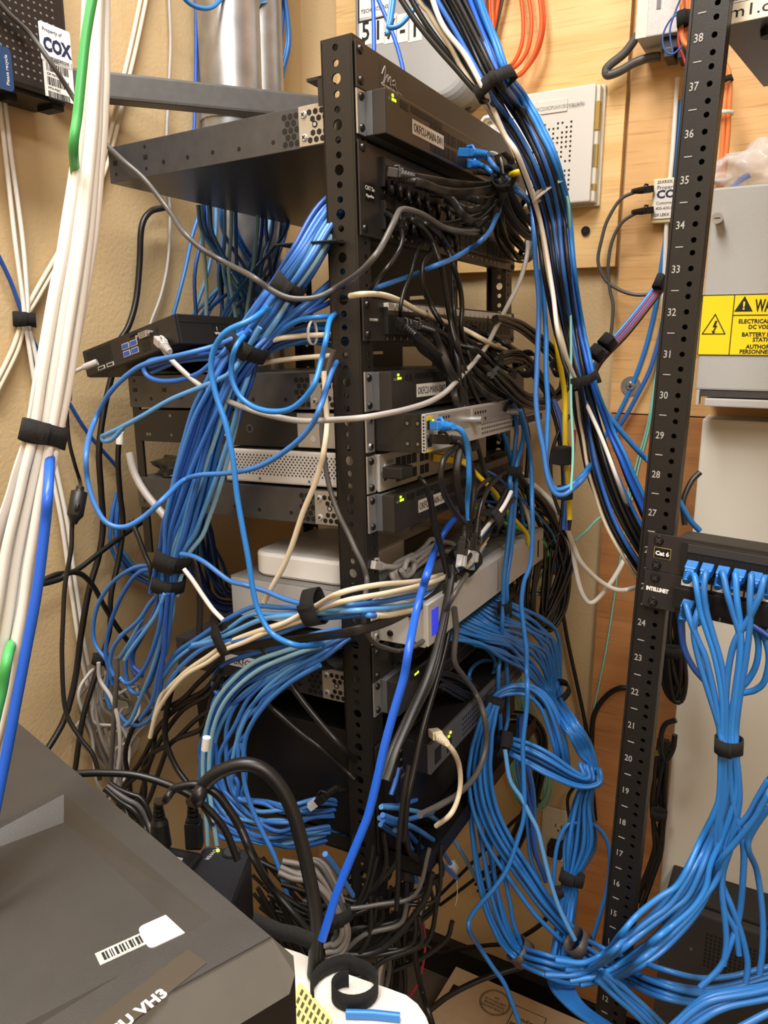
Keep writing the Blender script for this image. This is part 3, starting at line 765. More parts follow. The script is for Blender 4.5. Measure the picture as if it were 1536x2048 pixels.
MB().box((.030, YF-.0038, .0125), (.048, YF-.0028, .0445)).build('lit_display', mat('blue_display', '2f3fe0', .3, emit=.55), t)
q = MB().box((.0015, -.0035, 0), (.0205, -.0012, h), ch=.0004).box((.019, -.055, .001), (.0206, .04, h-.001), ch=.0004)
screws(q, [(.019, y, z) for y in (-.018, -.046) for z in (.012, .040)], NX, .0042, 1); screws(q, [(.0105, -.0035, .008)], NYv, .0055, 3)
screws(q, [(.019, -.052, .006)], NX, .003, 3)
q.build('mounting_bracket', [M_slvp, M_screwb, M_dark, M_slv], t)
# white boxes standing on it
zt = -.3243+.0557
def on_top(px, py, z=zt): return loc(F1, px, py, 2, z)
A_, B_ = loc(F1, 452, 1165, 0, .03), 0
t = thing('white_access_box', F1, (.035, .045, zt+.0004), 'glossy white rounded box lying on the silver power unit', 'router')
q = MB(); P = rrect(0, 0, .165, .160, .028, 8)
pr = None
for k, (ins, z) in enumerate(((.002, 0), (0, .003), (0, .027), (.001, .0295), (.004, .031))):
    c = [(x_*(1-2*ins/.165)+ins, y_*(1-2*ins/.16)+ins) for x_, y_ in P]; rg = [V((x_, y_, z)) for x_, y_ in c]
    if pr: n = len(rg); q.add(pr+rg, [(i, (i+1) % n, n+(i+1) % n, n+i) for i in range(n)], 0, True)
    else: q.add(rg, [list(range(len(rg)))[::-1]])
    pr = rg
q.add(pr, [list(range(len(pr)))]); q.build('box_shell', mat('gloss_white', 'eeedea', .25), t)
t = thing('white_modem_box', F1, (.215, .10, zt+.0004), 'plain white box behind the rounded one on the power unit', 'box')
MB().box((0, 0, .0), (.16, .115, .052), ch=.002).build('box_shell', M_white, t)
MB().box((-.0006, .004, .006), (.0002, .111, .046)).build('end_panel', M_offw, t)

# ------------------------------------------------------------------ dark units at the bottom of the rack
t = thing('black_server_unit', F1, (0, 0, -.6050), 'big plain black chassis filling the low part of the rack', 'server')
MB().box((.0195, .003, 0), (.4630, .305, .150), ch=.0015).build('chassis', mat('black_chassis', '0d0d0e', .4), t)
MB().box((.0015, -.0045, .002), (.0192, -.0012, .148), ch=.0005).build('mounting_bracket', M_blk, t)
q = MB().box((.0192, -.020, 0), (.4634, .0025, .150), ch=.002)
for k in range(14): q.box((.22+k*.016, -.0206, .02), (.23+k*.016, -.0198, .13), 1)
q.build('front_bezel', [M_blk2, M_dark], t)
st = MB().box((.03, -.0206, .07), (.062, -.0199, .14)).build('spec_sticker', mat('sticker_black', '161616', .4), t)
for k, s_ in enumerate(('INPUT: 120V', '60Hz 12A', 'OUTPUT', '120V')): text(st, s_, .0048, (.033, -.0208, .130-.012*k), FRONT, mat('grey_print', '8a8683', .7))
t = thing('slim_gateway', F1, (.035, -.062, -.4965), 'slim gateway with a dotted metal front and a beige plug, low in the rack', 'router')
MB().box((0, .004, 0), (.34, .04, .040), ch=.001).build('chassis', M_blk2, t)
q = MB().box((0, 0, 0), (.34, .0045, .040), ch=.0008)
for i in range(24):
    for j in range(4): q.disc((.10+i*.0064, 0, .008+j*.0075), NYv, .0020, 6, 1)
for i in range(7):
    for j in range(2): q.disc((.27+i*.009, 0, .012+j*.014), NYv, .0026, 8, 1)
q.box((.012, -.0006, .008), (.03, 0, .028), 1).box((.048, -.0006, .006), (.062, 0, .022), 1)
q.build('dotted_front', [mat('dull_steel', '6f6e6b', .4, .5), M_dark], t)
MB().box((.052, -.0012, .026), (.0555, 0, .0285)).build('status_light', M_led, t); MB().box((.0575, -.0012, .029), (.061, 0, .0315)).build('status_light', M_leda, t)
t = thing('rack_shelf', F1, (.02, -.06, -.6320), 'black shelf at the very bottom of the left rack', 'shelf')
q = MB().box((0, 0, 0), (.44, .33, .002)).box((0, 0, 0), (.44, .002, .024)).box((0, .002, 0), (.0015, .33, .022))
q.build('shelf_plate', M_blk, t)

# ------------------------------------------------------------------ grey bar crossing behind the rack
pa, pb = at(190, 174, 1.10), at(660, 222, 1.30); pb.z = pa.z+(pb.z-pa.z)
X = (pb-pa); L = X.length; X.normalize(); Y = V((0, 0, 1)).cross(X).normalized(); Z = X.cross(Y)
t = thing('mounting_bar', frame(pa, X, Y, Z), (-.06, 0, 0), 'long dark grey square bar crossing the wall above the rack gear', 'bar')
MB().box((0, -.018, -.018), (L+.06, .018, .018), ch=.004).build('bar_tube', mat('bar_grey', '585858', .5, noise=.1, nscale=80), t)

# ------------------------------------------------------------------ small computer resting behind the second switch
A = at(355, 657, .930); Bp = at(170, 729, 1.055)
X = (A-Bp); L = X.length; X.normalize()
S = at(500, 668, 1.04)-A; Y = (S-X*S.dot(X)).normalized(); Z = X.cross(Y)
if Z.z < 0: Z = -Z
Fm = frame(Bp, X, Y, Z)
hh = .0185; w = L; D = .178
t = thing('mini_computer', Fm, (0, 0, -hh), 'small black computer lying tilted behind the second switch', 'computer')
print('mini', L, Z, X, Y)
q = MB().box((0, .002, 0), (w, D, 2*hh), ch=.0015)
q.box((w-.001, .003, hh*1.45), (w+.0004, D-.003, hh*1.52), 1)
q.build('case', [M_blk2, M_dark], t)
q = MB().box((.001, -.001, .001), (w-.001, .002, 2*hh-.001), ch=.0006)
for i in range(10):
    for j in range(5): q.box((.010+i*.0058, -.0014, .0115+j*.0044), (.0142+i*.0058, -.0008, .0146+j*.0044), 1)
for x_ in (.030, .051): q.box((x_, -.0016, .0035), (x_+.016, -.0008, .0085), 2); q.box((x_+.002, -.0019, .0048), (x_+.014, -.0012, .0072), 1)
for x_ in (.092, .110):
    for z_ in (.009, .0185): q.box((x_-.001, -.0016, z_-.001), (x_+.014, -.0009, z_+.0065), 2); q.box((x_, -.0019, z_), (x_+.013, -.0012, z_+.0055), 3)
q.prism([(-.0095, .0038), (.0095, .0038), (.0078, -.0038), (-.0078, -.0038)], (.143, -.001, .0255), (1, 0, 0), (0, 0, 1), (0, -1, 0), .0045, 4)
for i in range(5):
    for j in range(3): q.disc((.1372+i*.0026, -.0055, .0235+j*.0022), NYv, .0007, 6, 1)
for x_ in (.130, .156): q.cyl((x_, -.006, .0255), (x_, -.001, .0255), .0024, n=8, m=4)
q.box((.133, -.0014, .006), (.148, -.0008, .016), 1); q.box((.112, -.003, .0302), (.126, -.0008, .0335), 1)
q.box((.165, -.0015, .021), (.1663, -.0008, .030), 1); q.box((.161, -.0015, .0248), (.170, -.0008, .0262), 1)
q.build('port_face', [M_blk2, M_dark, M_slvp, mat('usb_blue', '2050b0', .4), M_slv], t)
st = MB().box((w-.0005, .055, .012), (w+.0006, .115, .026)).build('regulatory_print', mat('print_black', '101010', .5), t)
RT_ = Matrix(((0, 0, 1), (1, 0, 0), (0, 1, 0)))
text(st, '1', .007, (w+.0008, .060, .018), RT_, M_wink); text(st, 'VPRO', .005, (w+.0008, .057, .0125), RT_, M_wink); 

# ------------------------------------------------------------------ carrier modem high on the painted wall
pbl = loc(FL, 145, 212, 1, -.075); ptl = loc(FL, 150, -20, 1, -.075)
Fm = FL
t = thing('wall_modem', FL, (pbl.x-.34, -.0006, pbl.z-.0), 'black dimpled wall modem with white carrier labels at upper left', 'modem')
w = .34; h = .30; D = .075
q = MB().box((.01, -D+.012, 0), (w, 0, h), ch=.004)
q.box((w-.08, -.05, -.008), (w-.065, -.035, .001), 1).box((w-.02, -.06, -.006), (w-.002, -.03, .001), 1)
q.build('modem_body', [M_blk2, M_dark], t)
dimp = mat('dimple_light', '6d6866', .35)
q = MB().box((0, -D, .005), (w, -D+.0135, h), ch=.004)
for i in range(36):
    for j in range(30):
        x_, z_ = .012+i*.0088, .018+j*.0088
        if x_ < w-.008: q.cyl((x_, -D-.0006, z_), (x_, -D+.0002, z_), .0013, .0019, n=7, m=1)
q.build('dimpled_cover', [M_blk, dimp], t)
def wl(px, py): r_ = loc(FL, px, py, 1, -.0765); return r_-V((pbl.x-.34, 0, pbl.z))
a_, b_ = wl(82, 110), wl(139, 72)
st = MB().prism(rrect(a_.x, a_.z-.006, b_.x, b_.z+.004, .003), (0, -D-.0006, 0), X_, Z_, NY, .0012).build('carrier_label', M_paper, t)
ww = b_.x-a_.x; hz = b_.z-a_.z
text(st, 'Property of', .0062, (a_.x+.004, -D-.002, b_.z-.006), FRONT, navy); text(st, 'COX', .0215, (a_.x+.004, -D-.002, b_.z-.0275), FRONT, navy, xs=ww*.88/(.0215*2.25), bold=.0010); text(st, 'COMMUNICATIONS', .0052, (a_.x+.004, -D-.002, a_.z-.002), FRONT, navy, xs=ww*.86/(.0052*9.8))
a_, b_ = wl(92, 198), wl(143, 128)
st = MB().box((a_.x, -D-.0018, a_.z+.004), (b_.x, -D-.0006, b_.z)).build('serial_label', M_paper, t)
q = MB(); rng = random.Random(2)
for r_ in range(3):
    x_ = a_.x+.004
    while x_ < b_.x-.008:
        w_ = rng.choice((.0006, .0010, .0016)); q.box((x_, -D-.0021, b_.z-.018-r_*.0165), (x_+w_, -D-.0017, b_.z-.0085-r_*.0165)); x_ += w_+rng.choice((.0006, .0011))
q.build('barcode', M_ink, st)
for r_, s_ in enumerate(('WAN MAC', 'CM MAC', 'MTA MAC')): text(st, s_, .0042, (a_.x+.004, -D-.002, b_.z-.0065-r_*.0165), FRONT, M_ink)
a_, b_ = wl(-30, 168), wl(20, 98)
st = MB().prism(rrect(a_.x, a_.z, b_.x, b_.z, .006), (0, -D-.0006, 0), X_, Z_, NY, .0012).build('blue_sticker', mat('sticker_blue', '1d3f66', .45), t)
text(st, 'Please recycle', .006, (b_.x-.006, -D-.002, a_.z+.006), FRONT, M_wink, spin=PI/2)

# ------------------------------------------------------------------ right rack
t = thing('tall_rack_post', F2, (0, 0, -1.228), 'tall black rack post with printed unit numbers on the right', 'rack')
def u_z(u): return -(26-u)*U
g0 = loc(F2, 1287, 1024, 1, 0).x; g1 = loc(F2, 1352, 1024, 1, 0).x
pw = g1-g0; print('post w', pw)
q = MB(); cells = []
z = -1.228; zu0 = u_z(1)-U/2
cells.append((g0, g1, -1.228, u_z(2)-U/2, (g0+g1)/2, -1.15, 0))
hx = g0+pw*.70
for u in range(2, 41):
    b0 = u_z(u)-U/2
    for a_, b_, c_ in ((0, .0143, .0064), (.0143, .0302, .0222), (.0302, U, .0381)): cells.append((g0, g1, b0+a_, b0+b_, hx, b0+c_, .0029))
q.holeplate((0, 0, 0), (1, 0, 0), (0, 0, 1), (0, 1, 0), [(a_, b_, c_+1.228, d_+1.228, e_, f_+1.228, r_) for a_, b_, c_, d_, e_, f_, r_ in cells], .0025, nseg=14)
top = u_z(41)+1.228
q.box((g0+.001, .016, 0), (g1-.001, .018, top)).box((g0-.001, 0, 0), (g0+.0025, .070, top)).box((g1-.0025, .0005, 0), (g1, .012, top)).box((g0, -.0008, 0), (g0+.0018, .0005, top))
q.build('post_channel', M_blk, t)
M_wnum = mat('unit_number_white', 'a8a6a3', .6)
for u in range(11, 40):
    text(t, str(u), .0112, (g0+pw*.28, -.0004, u_z(u)+1.228-.004), FRONT, M_wnum, align='CENTER', xs=.85, name='unit_number', bold=.00012)
for u in range(11, 41): MB().box((g0+pw*.20, -.0005, u_z(u)-U/2+1.228-.0005), (g0+pw*.42, .0002, u_z(u)-U/2+1.228+.0005)).build('unit_mark', M_wnum, t)
MB().box((g0-.02, -.05, 0), (g1+.46, .12, .012)).build('base_foot', M_blk, t)
q = MB(); q.box((g1+.435, 0, .012), (g1+.47, .0025, top)); q.build('far_upright', M_blk, t)

# two patch panels on the right rack
X0 = g0+.0095
def rpanel(zb, h, label, intell):
    t = thing('patch_bay', F2 @ Matrix.Translation((X0, -.003, zb)), (0, 0, 0), label, 'patch panel', 'patch panels of the right rack')
    pw_ = .4826
    q = MB().box((0, -.002, 0), (pw_, 0, h), ch=.0006).box((.034, 0, h-.002), (pw_-.03, .035, h)).box((.034, 0, 0), (pw_-.03, .014, .002))
    q.build('panel_face', M_bez, t)
    q = MB(); n = 24; x0 = .0485; pit = .0163
    if not intell:
        for m_ in range(4):
            xa = x0-.003+m_*(6*pit+.002); q.box((xa-.006, -.0075, .006), (xa+6*pit, -.0015, h-.003), ch=.0008); q.box((xa+.001, -.0088, h-.014), (xa+6*pit-.001, -.007, h-.0045), 2, ch=.0006)
    else:
        q.box((.036, -.009, .008), (x0+6*pit*4, -.0015, h-.0125), ch=.0008)
    for k in range(n):
        xc = x0+pit*(k+.35)+(k//6)*.002; z0 = .011 if not intell else .010
        yy = -.0078 if not intell else -.0093
        q.box((xc-.0058, yy-.0003, z0), (xc+.0058, yy+.0004, z0+.012), 1); q.box((xc-.0033, yy-.0004, z0+.012), (xc+.0033, yy+.0004, z0+.0155), 1)
        q.box((xc-pit/2+.0002, yy-.0001, z0-.004), (xc-pit/2+.0005, yy+.0004, z0+.018), 1)
    q.build('port_modules', [M_blk2, M_dark, mat('module_strip', '33302e', .5)], t)
    each_screw(t, [(.0125, -.002, .0075), (.0125, -.002, h-.0075)], .0058, [M_screwb, M_screwb, M_screw])
    return t, x0, pit
zr = u_z(26)-U/2
tA, x0, pit = rpanel(zr+.0002, .0440, 'upper black patch panel on the right rack marked Cat 6', False)
st = MB().box((.0085, -.0026, .0155), (.0275, -.002, .0285)).build('category_badge', mat('badge_gold', '9c8a5a', .4), tA)
MB().box((.0092, -.0029, .0162), (.0268, -.0025, .0278)).build('badge_face', mat('badge_black', '141312', .4), st)
text(st, 'Cat 6', .0068, (.018, -.0031, .0195), FRONT, mat('bright_print', 'f4f2ee', .6), align='CENTER', bold=.0003)
tB, _, _ = rpanel(zr-U+.0002, .0440, 'lower patch panel on the right rack with one blue plug at its end', True)
text(tB, 'INTELLINET', .0062, (.0035, -.0022, .0205), FRONT, mat('bright_print', 'f4f2ee', .6), xs=.78, bold=.0004)
q = MB()
for k in range(12): q.box((.042+k*.0335, -.0024, .0340), (.042+k*.0335+.0315, -.0019, .0405))
q.build('label_tabs', M_paper, tB)
for k in range(1, 25): text(tB, str(k), .0056, (x0+pit*(k-.65)+((k-1)//6)*.002, -.0024, .0015), FRONT, mat('bright_print', 'f4f2ee', .6), align='CENTER', name='port_number')
RPX0, RPIT, RX0 = x0, pit, X0
def rport(panel, k):    # world point and frame of a port on the right rack
    z = zr+.0002+.017 if panel == 0 else zr-U+.0002+.016
    return V((RX0+RPX0+RPIT*(k+.35)+(k//6)*.002, -.012, z))

# ------------------------------------------------------------------ device with a white label strip on top of the right rack
pL, pR = loc(F2, 1452, 50, 1, .03), 0
t = thing('rack_transport_unit', F2, (pL.x-.012, .03, pL.z), 'dark unit with a white label strip, up on the right rack', 'network unit')
q = MB().box((0, .002, .001), (.44, .235, .085), ch=.001)
for x_, y_ in ((.045, .04), (.045, .17), (.25, .04)): q.cyl((x_, y_, -.006), (x_, y_, .001), .008, .0095, n=16, m=1)
q.build('chassis', [M_blk, M_dark], t)
st = MB().box((0, -.0005, 0), (.44, .002, .018)).build('label_strip', mat('cream_label', 'eae3cf', .6), t)
text(st, 'm1.ofcu', .0150, (.014, -.0008, .005), FRONT, M_ink, xs=1.35)
st = MB().box((0, -.0008, .0185), (.44, .002, .084)).build('front_label', M_paper, t)
text(st, '10M METRO E', .0060, (.013, -.001, .0205), FRONT, M_ink, bold=.0002); text(st, 'V1S', .006, (.024, -.001, .0275), FRONT, M_ink, bold=.0002); text(st, '0XX.10723795', .0065, (.010, -.001, .0345), FRONT, M_ink, bold=.0002)
# ------------------------------------------------------------------ cables
CB = dict(
 a=mat('cable_blue', '3b78c6', .38), b=mat('cable_blue_mid', '2f66b8', .38), c=mat('cable_blue_light', '5d9cd8', .38),
 d=mat('cable_blue_deep', '274f9f', .4), e=mat('cable_blue_pale', '8cbcd6', .4), r=mat('cable_royal', '1f5fd6', .35), s=mat('cable_sky', '2b7fd2', .35),
 p=mat('cable_patch_blue', '2b72bd', .36), w=mat('cable_white', 'e6e4df', .42), i=mat('cable_ivory', 'e0d3b8', .45), g=mat('cable_grey', 'b1adaa', .4),
 G=mat('cable_dark_grey', '545250', .4), k=mat('cable_black', '181717', .38), K=mat('cable_black_flat', '262524', .42), y=mat('cable_yellow', 'e8c81e', .4),
 q=mat('cable_aqua', '86cfc4', .4), n=mat('cable_green', '48ae5c', .4), o=mat('cable_orange', 'ee5f2a', .4), O=mat('cable_orange_light', 'e8864a', .4), m=mat('cable_red', '9c2330', .45), t=mat('cable_taupe', '7a7571', .45))
PRINTS = {}
REST = MB(); REST_M = []
def rest(P, r, c):
    """strands too deep in the tangle to tell apart: kept as one object"""
    if c not in REST_M: REST_M.append(c)
    REST.tube(P, r/1000, 7, m=REST_M.index(c))
def kind_name(c, name):
    if name != 'network_cable': return name
    return {'p': 'patch_cable', 'k': 'patch_cable', 'K': 'patch_cable', 'q': 'fibre_cable', 'o': 'fibre_cable', 'O': 'fibre_cable', 'm': 'wire'}.get(c, name)
def tube_obj(name, P, r, m, flat=None, up=None, parent=None):
    return MB().tube(P, r, 8, flat=flat, up=up).build(name, m, parent, origin=parent is None, recalc=False)
def cable(label, spec, c='a', r=3.1, flat=None, group=None, cat='cable', name='network_cable', n=6, up=None, stuff=False):
    P, _ = parse(spec); P = smooth_path(P, n)
    if stuff: return rest(P, r, c), P
    o = tube_obj(kind_name(c, name), P, r/1000, CB[c], flat=(flat[0]/1000, flat[1]/1000) if flat else None, up=up)
    return tag(o, label, cat, group), P
def bundle(n, label, group, spec, cols, r=3.1, seed=1, name='network_cable', flatten=.7, wob=.22, cat='cable', m=6, offs=None, flat=None, stuff=False):
    rng = random.Random(seed); P0, R0 = parse(spec); P = smooth_path(P0, m); R = smooth_val(R0, m)
    ks = list(range(n)); rng.shuffle(ks); out = []
    for idx, k in enumerate(ks):
        if offs: ox, oy = offs[idx]
        else:
            rr = math.sqrt((k+.5)/n); th = k*2.39996; ox, oy = rr*math.cos(th), rr*math.sin(th)
        f1, f2, p1, p2 = rng.uniform(.6, 1.6), rng.uniform(.6, 1.6), rng.uniform(0, 6.28), rng.uniform(0, 6.28)
        Q = []
        for i, p in enumerate(P):
            T = (P[min(i+1, len(P)-1)]-P[max(i-1, 0)]).normalized()
            vw = (p-CAM).normalized(); A = T.cross(vw); A = A.normalized() if A.length > .15 else T.cross(V((.5, .2, .8))).normalized(); B = A.cross(T)
            u = i/len(P)*6.28
            Q.append(p+A*((ox+wob*math.sin(f1*u+p1))*R[i])+B*((oy+wob*math.sin(f2*u+p2))*R[i]*flatten))
        c = cols[idx % len(cols)]
        if stuff: rest(Q, r, c); continue
        o = tube_obj(kind_name(c, name), Q, r/1000, CB[c], flat=(flat[0]/1000, flat[1]/1000) if flat else None); tag(o, label if isinstance(label, str) else label[c], cat, group if isinstance(group, str) else group[c]); out.append(o)
    return out
def lerpcables(n, label, group, specs, cols, r=3.1, seed=1, jit=.15, name='network_cable', flat=None, stuff=False):
    """n cables between the given guide paths (same number of points each)"""
    rng = random.Random(seed); G = [parse(s_)[0] for s_ in specs]; k = len(G)-1
    for i in range(n):
        t_ = (i/(max(1, n-1)))*k; a = min(int(t_), k-1); f_ = t_-a; P = []
        for j in range(len(G[0])):
            ff = f_+rng.uniform(-jit, jit); p = G[a][j]*(1-ff)+G[a+1][j]*ff; P.append(p+(p-CAM).normalized()*rng.uniform(-.004, .004))
        if stuff: rest(smooth_path(P, 6), r, cols[i % len(cols)]); continue
        o = tube_obj(kind_name(cols[i % len(cols)], name), smooth_path(P, 6), r/1000, CB[cols[i % len(cols)]], flat=(flat[0]/1000, flat[1]/1000) if flat else None); tag(o, label, 'cable', group)
def strap(label, spec, rx, ry, wd, name='cable_strap', m=None, tail=True, group='hook tape straps on the cables'):
    """band round a bundle; spec has two points giving the bundle's direction, rx/ry half sizes in px across/along the view, wd px"""
    P, _ = parse(spec); c = (P[0]+P[1])/2; T = (P[1]-P[0]).normalized(); sc_ = depth(c)/FPX
    vw = (c-CAM).normalized(); A = T.cross(vw).normalized(); B = A.cross(T)
    rx, ry, wd = rx*sc_, ry*sc_, wd*sc_; q = MB(); n = 30; vs = []; th = .0016
    for i in range(n):
        a = 2*PI*i/n; e = 1+.05*math.sin(3*a+1)
        d = A*(math.cos(a)*rx*e)+B*(math.sin(a)*ry*e); o_ = d.normalized()*th
        w0, w1 = -wd/2*(1+.08*math.sin(2*a)), wd/2*(1+.08*math.cos(3*a))
        vs += [c+d+T*w0, c+d+T*w1, c+d+o_+T*w1, c+d+o_+T*w0]
    for i in range(n):
        j = (i+1) % n; q.add([vs[4*i+k] for k in range(4)]+[vs[4*j+k] for k in range(4)], [(k, (k+1) % 4, 4+(k+1) % 4, 4+k) for k in range(4)], 0, True)
    o = q.build(name, m or M_velcro, None, origin=True)
    if tail:
        q = MB(); pts = []
        for i in range(9):
            a = PI*1.15+i*.16; g = 1.06+.02*i+(.12 if i > 6 else 0); pts.append(A*(math.cos(a)*rx*g)+B*(math.sin(a)*ry*g))
        vs = []
        for d in pts: vs += [c+d-T*wd*.5, c+d+T*wd*.46, c+d*1.0+d.normalized()*th+T*wd*.46, c+d+d.normalized()*th-T*wd*.5]
        for i in range(len(pts)-1): q.add(vs[4*i:4*i+8], [(k, (k+1) % 4, 4+(k+1) % 4, 4+k) for k in range(4)], 0, True)
        q.add(vs[-4:], [(0, 1, 2, 3)]); q.add(vs[:4], [(3, 2, 1, 0)])
        p = q.build('strap_end', m or M_velcro, o); p.location = -o.location
    return tag(o, label, 'cable strap', group)
def ribbon(label, P, wv, th, m, name, cat, group=None):
    """flat strip along points P with width direction(s) wv"""
    q = MB(); vs = []
    for i, p in enumerate(P):
        w = wv[i] if isinstance(wv, list) else wv
        T = (P[min(i+1, len(P)-1)]-P[max(i-1, 0)]).normalized(); N_ = T.cross(w).normalized()*th
        vs += [p-w/2, p+w/2, p+w/2+N_, p-w/2+N_]
    for i in range(len(P)-1): q.add(vs[4*i:4*i+8], [(k, (k+1) % 4, 4+(k+1) % 4, 4+k) for k in range(4)], 0, True)
    q.add(vs[-4:], [(0, 1, 2, 3)]); q.add(vs[:4], [(3, 2, 1, 0)])
    return tag(q.build(name, m, None, origin=True), label, cat, group)
def plug(parent, pos, d, up, c, length=.021, boot=.022, k=1.0, clear=False, latch=True):
    """network plug: body from pos along -d into the port, boot along +d"""
    d = V(d).normalized(); R_ = d.cross(V(up)).normalized(); U_ = R_.cross(d)
    M = Matrix(((R_.x, d.x, U_.x, pos[0]), (R_.y, d.y, U_.y, pos[1]), (R_.z, d.z, U_.z, pos[2]), (0, 0, 0, 1)))
    m = CB[c] if isinstance(c, str) else c
    off = parent.matrix_world.inverted() if False else Matrix.Translation(-parent.location)
    q = MB().box((-.0062*k, -.004, -.0048*k), (.0062*k, length*.62, .0052*k), ch=.001)
    q.box((-.0050*k, length*.6, -.0040*k), (.0050*k, length*.9, .0044*k), ch=.001)
    if latch: q.tube([(0, length*.75, .004*k), (0, length*.55, .0085*k), (0, length*.2, .0072*k)], (.0018)*k, 8)
    q.cyl((0, length*.75, 0), (0, length*.9+boot*.9, 0), .0052*k, .0034*k, n=12)
    for i in range(4): q.cyl((0, length*.92+i*boot*.2, 0), (0, length*.92+i*boot*.2+boot*.11, 0), (.0057-.00045*i)*k, n=12)
    o = q.build('plug', m, parent, M=off @ M)
    if clear: MB().box((-.0058, -.018, -.004), (.0058, -.0038, .004), ch=.0008).box((-.003, -.017, .004), (.003, -.006, .0062)).build('clear_tip', M_clear, o)
    return o
def endplug(cobj, P, c, up=(0, 0, 1), first=True, **kw):
    a, b = (P[0], P[min(3, len(P)-1)]) if first else (P[-1], P[-4])
    d = (b-a).normalized(); return plug(cobj, a-d*.02, d, up, c, **kw)

# ---- white bundle hanging in front of the painted wall
bundle(11, 'white network cable in the thick white bundle hanging front left', 'white bundle front left',
 'd.52:193,-30,19 190,60,20 184,180,25 176,300,27 154,480,34 130,620,38 106,760,39 86,870,36 62,970,42 30,1110,52 5,1250,56 -30,1420,58 d.5:-90,1640,55 -150,1900,50', 'wwwwwwiwwgw', r=3.3, seed=5, flatten=.6, wob=.16)
cable('green network cable along the left edge of the white bundle', 'd.495:190,-30 172,70 163,150 155,230 147,290 d.52:150,350 d.56:152,430 d.575:134,640 96,860 d.55:62,1060 32,1250 d.49:16,1310 4,1380 -14,1460 -60,1700', 'n', 3.3)
cable('bright blue network cable along the lower right edge of the white bundle', 'd.54:150,500 125,700 104,860 d.49:96,980 90,1050 74,1180 52,1300 33,1400 14,1500 0,1570 -14,1640 -60,1850', 'r', 3.4)
strap('wide fuzzy black strap round the white bundle front left', 'd.52:92,840 80,895', 40, 30, 44)

# ---- cables on the painted wall
WG = 'thin pale cables pinned along the painted wall'
for k, dx in enumerate((0, 11)):
    cable(('pale cable crossing the wall from the ceiling to the small strap, left of its twin', 'pale cable crossing the wall from the ceiling to the small strap, right of its twin')[k], f'l.012:{285+dx},-20 {262+dx},90 {238+dx},190 {206+dx},320 {160+dx},430 {108+dx},520 {62+dx},600 {45+dx*.4},640 {24+dx},700 {-20+dx},790', 'i', 3.4)
    cable(('pale cable dropping down the wall through the small strap, left of its twin', 'pale cable dropping down the wall through the small strap, right of its twin')[k], f'l.016:{-8+dx},150 {10+dx},300 {30+dx*1.4},480 {46+dx*.8},600 {50+dx*.5},640 {62+dx},720 {80+dx},830 {102+dx},940 l.02:{124+dx},1050 {142+dx},1180 {166+dx},1330 {200+dx},1460 {246+dx},1590', 'w', 3.2)
cable('deep blue cable running diagonally down the painted wall', 'l.010:-14,490 20,560 44,625 75,700 130,792 175,865 235,935', 'd', 3.1)
strap('small black strap tying the crossing pale cables on the wall', 'l.016:47,622 49,656', 19, 14, 28)
cable('thin pale cable hanging straight down the wall beside the conduits', 'l.012:337,-20 341,80 338,170 333,300 340,420 336,520 322,590 300,650 292,690', 'g', 2.6)
cable('thin blue cable down the wall left of the conduits', 'l.010:392,-20 392,120 389,240 386,320', 'r', 2.8)
cable('blue cable looping over the conduit tops', 'l.085:358,-20 375,4 400,16 425,14 448,-8', 's', 3.4)
bundle(5, 'blue cable in the bunch dropping behind the conduits', 'blue bunch right of the conduits', 'l.06:556,-20,16 556,60,16 553,130,15 548,200,14 545,280,14', 'abab', r=3.2, seed=3)
bundle(3, 'lone blue strand curving right beside the bunch at the conduits', 'blue strands beside the bunch', 'l.07:566,-20,10 575,40,9 577,90,9 566,140,8 556,190,8 552,240,8', 'ac', r=3.1, seed=4)
lerpcables(7, 'clear coiled strand of the loop at the top of the conduits', 'coiled strands at the conduit top', ['l.08:440,-14 470,2 505,8 545,2 560,-14', 'l.08:468,-14 485,-2 505,0 530,-2 545,-14'], 'cge', r=1.2, jit=.3)
cable('thick black cable bending down the wall left of the second switch', 'l.03:330,415 300,424 283,455 279,530 272,600 258,650 240,680', 'k', 4.8, name='power_cable')
cable('thick black cable snaking down left of the rack gear to the floor', 'l.05:225,745 208,820 198,900 202,980 206,1050 198,1110 178,1180 162,1270 150,1360 128,1440 88,1510', 'k', 4.8, name='power_cable')
o, P = cable('thin black cable with a ferrite barrel hanging on the wall', 'l.03:133,812 138,880 150,930 161,968 d.96:158,1000 145,1046 142,1100 130,1170 126,1240 124,1320 131,1420 160,1475 186,1510 200,1560', 'k', 2.8, name='power_cable')
pA, pB = at(161, 972, .955), at(147, 1048, .955); d = (pB-pA)
MB().tube([pA, pA+d*.06, pA+d*.12, pA+d*.14, pA+d*.72, pA+d*.76, pA+d*.9, pB], [.004, .005, .005, .0098, .0098, .0098, .0055, .004], 14).build('ferrite_barrel', M_blk2, o, M=Matrix.Translation(-o.location))
cable('black cable dropping past the pale sleeve behind the shelf of switches', 'l.07:239,868 236,920 240,985 246,1050 237,1120 222,1190 219,1260 205,1310 185,1370 165,1440 150,1540', 'k', 4.2, name='power_cable')
o, P = cable('fat grey cable end poking over the third switch and down behind it', 's.02:258,905 268,945 290,985 322,1024 345,1050', 'g', 5.2)
cable('knotted black cable looping round at left below the white bundle', 'l.08:58,1168 85,1168 120,1158 140,1145 165,1150 188,1175 210,1215 235,1255 262,1290', 'k', 4, name='power_cable')
cable('black cable rising to the right behind the loops', 'l.07:52,1230 70,1175 110,1150 150,1142 200,1105 240,1075 290,1040', 'k', 4, name='power_cable')
cable('black cable end crossing to the main blue bundle', 's.04:262,1040 275,1070 290,1110 302,1140 300,1185', 'k', 3.6)
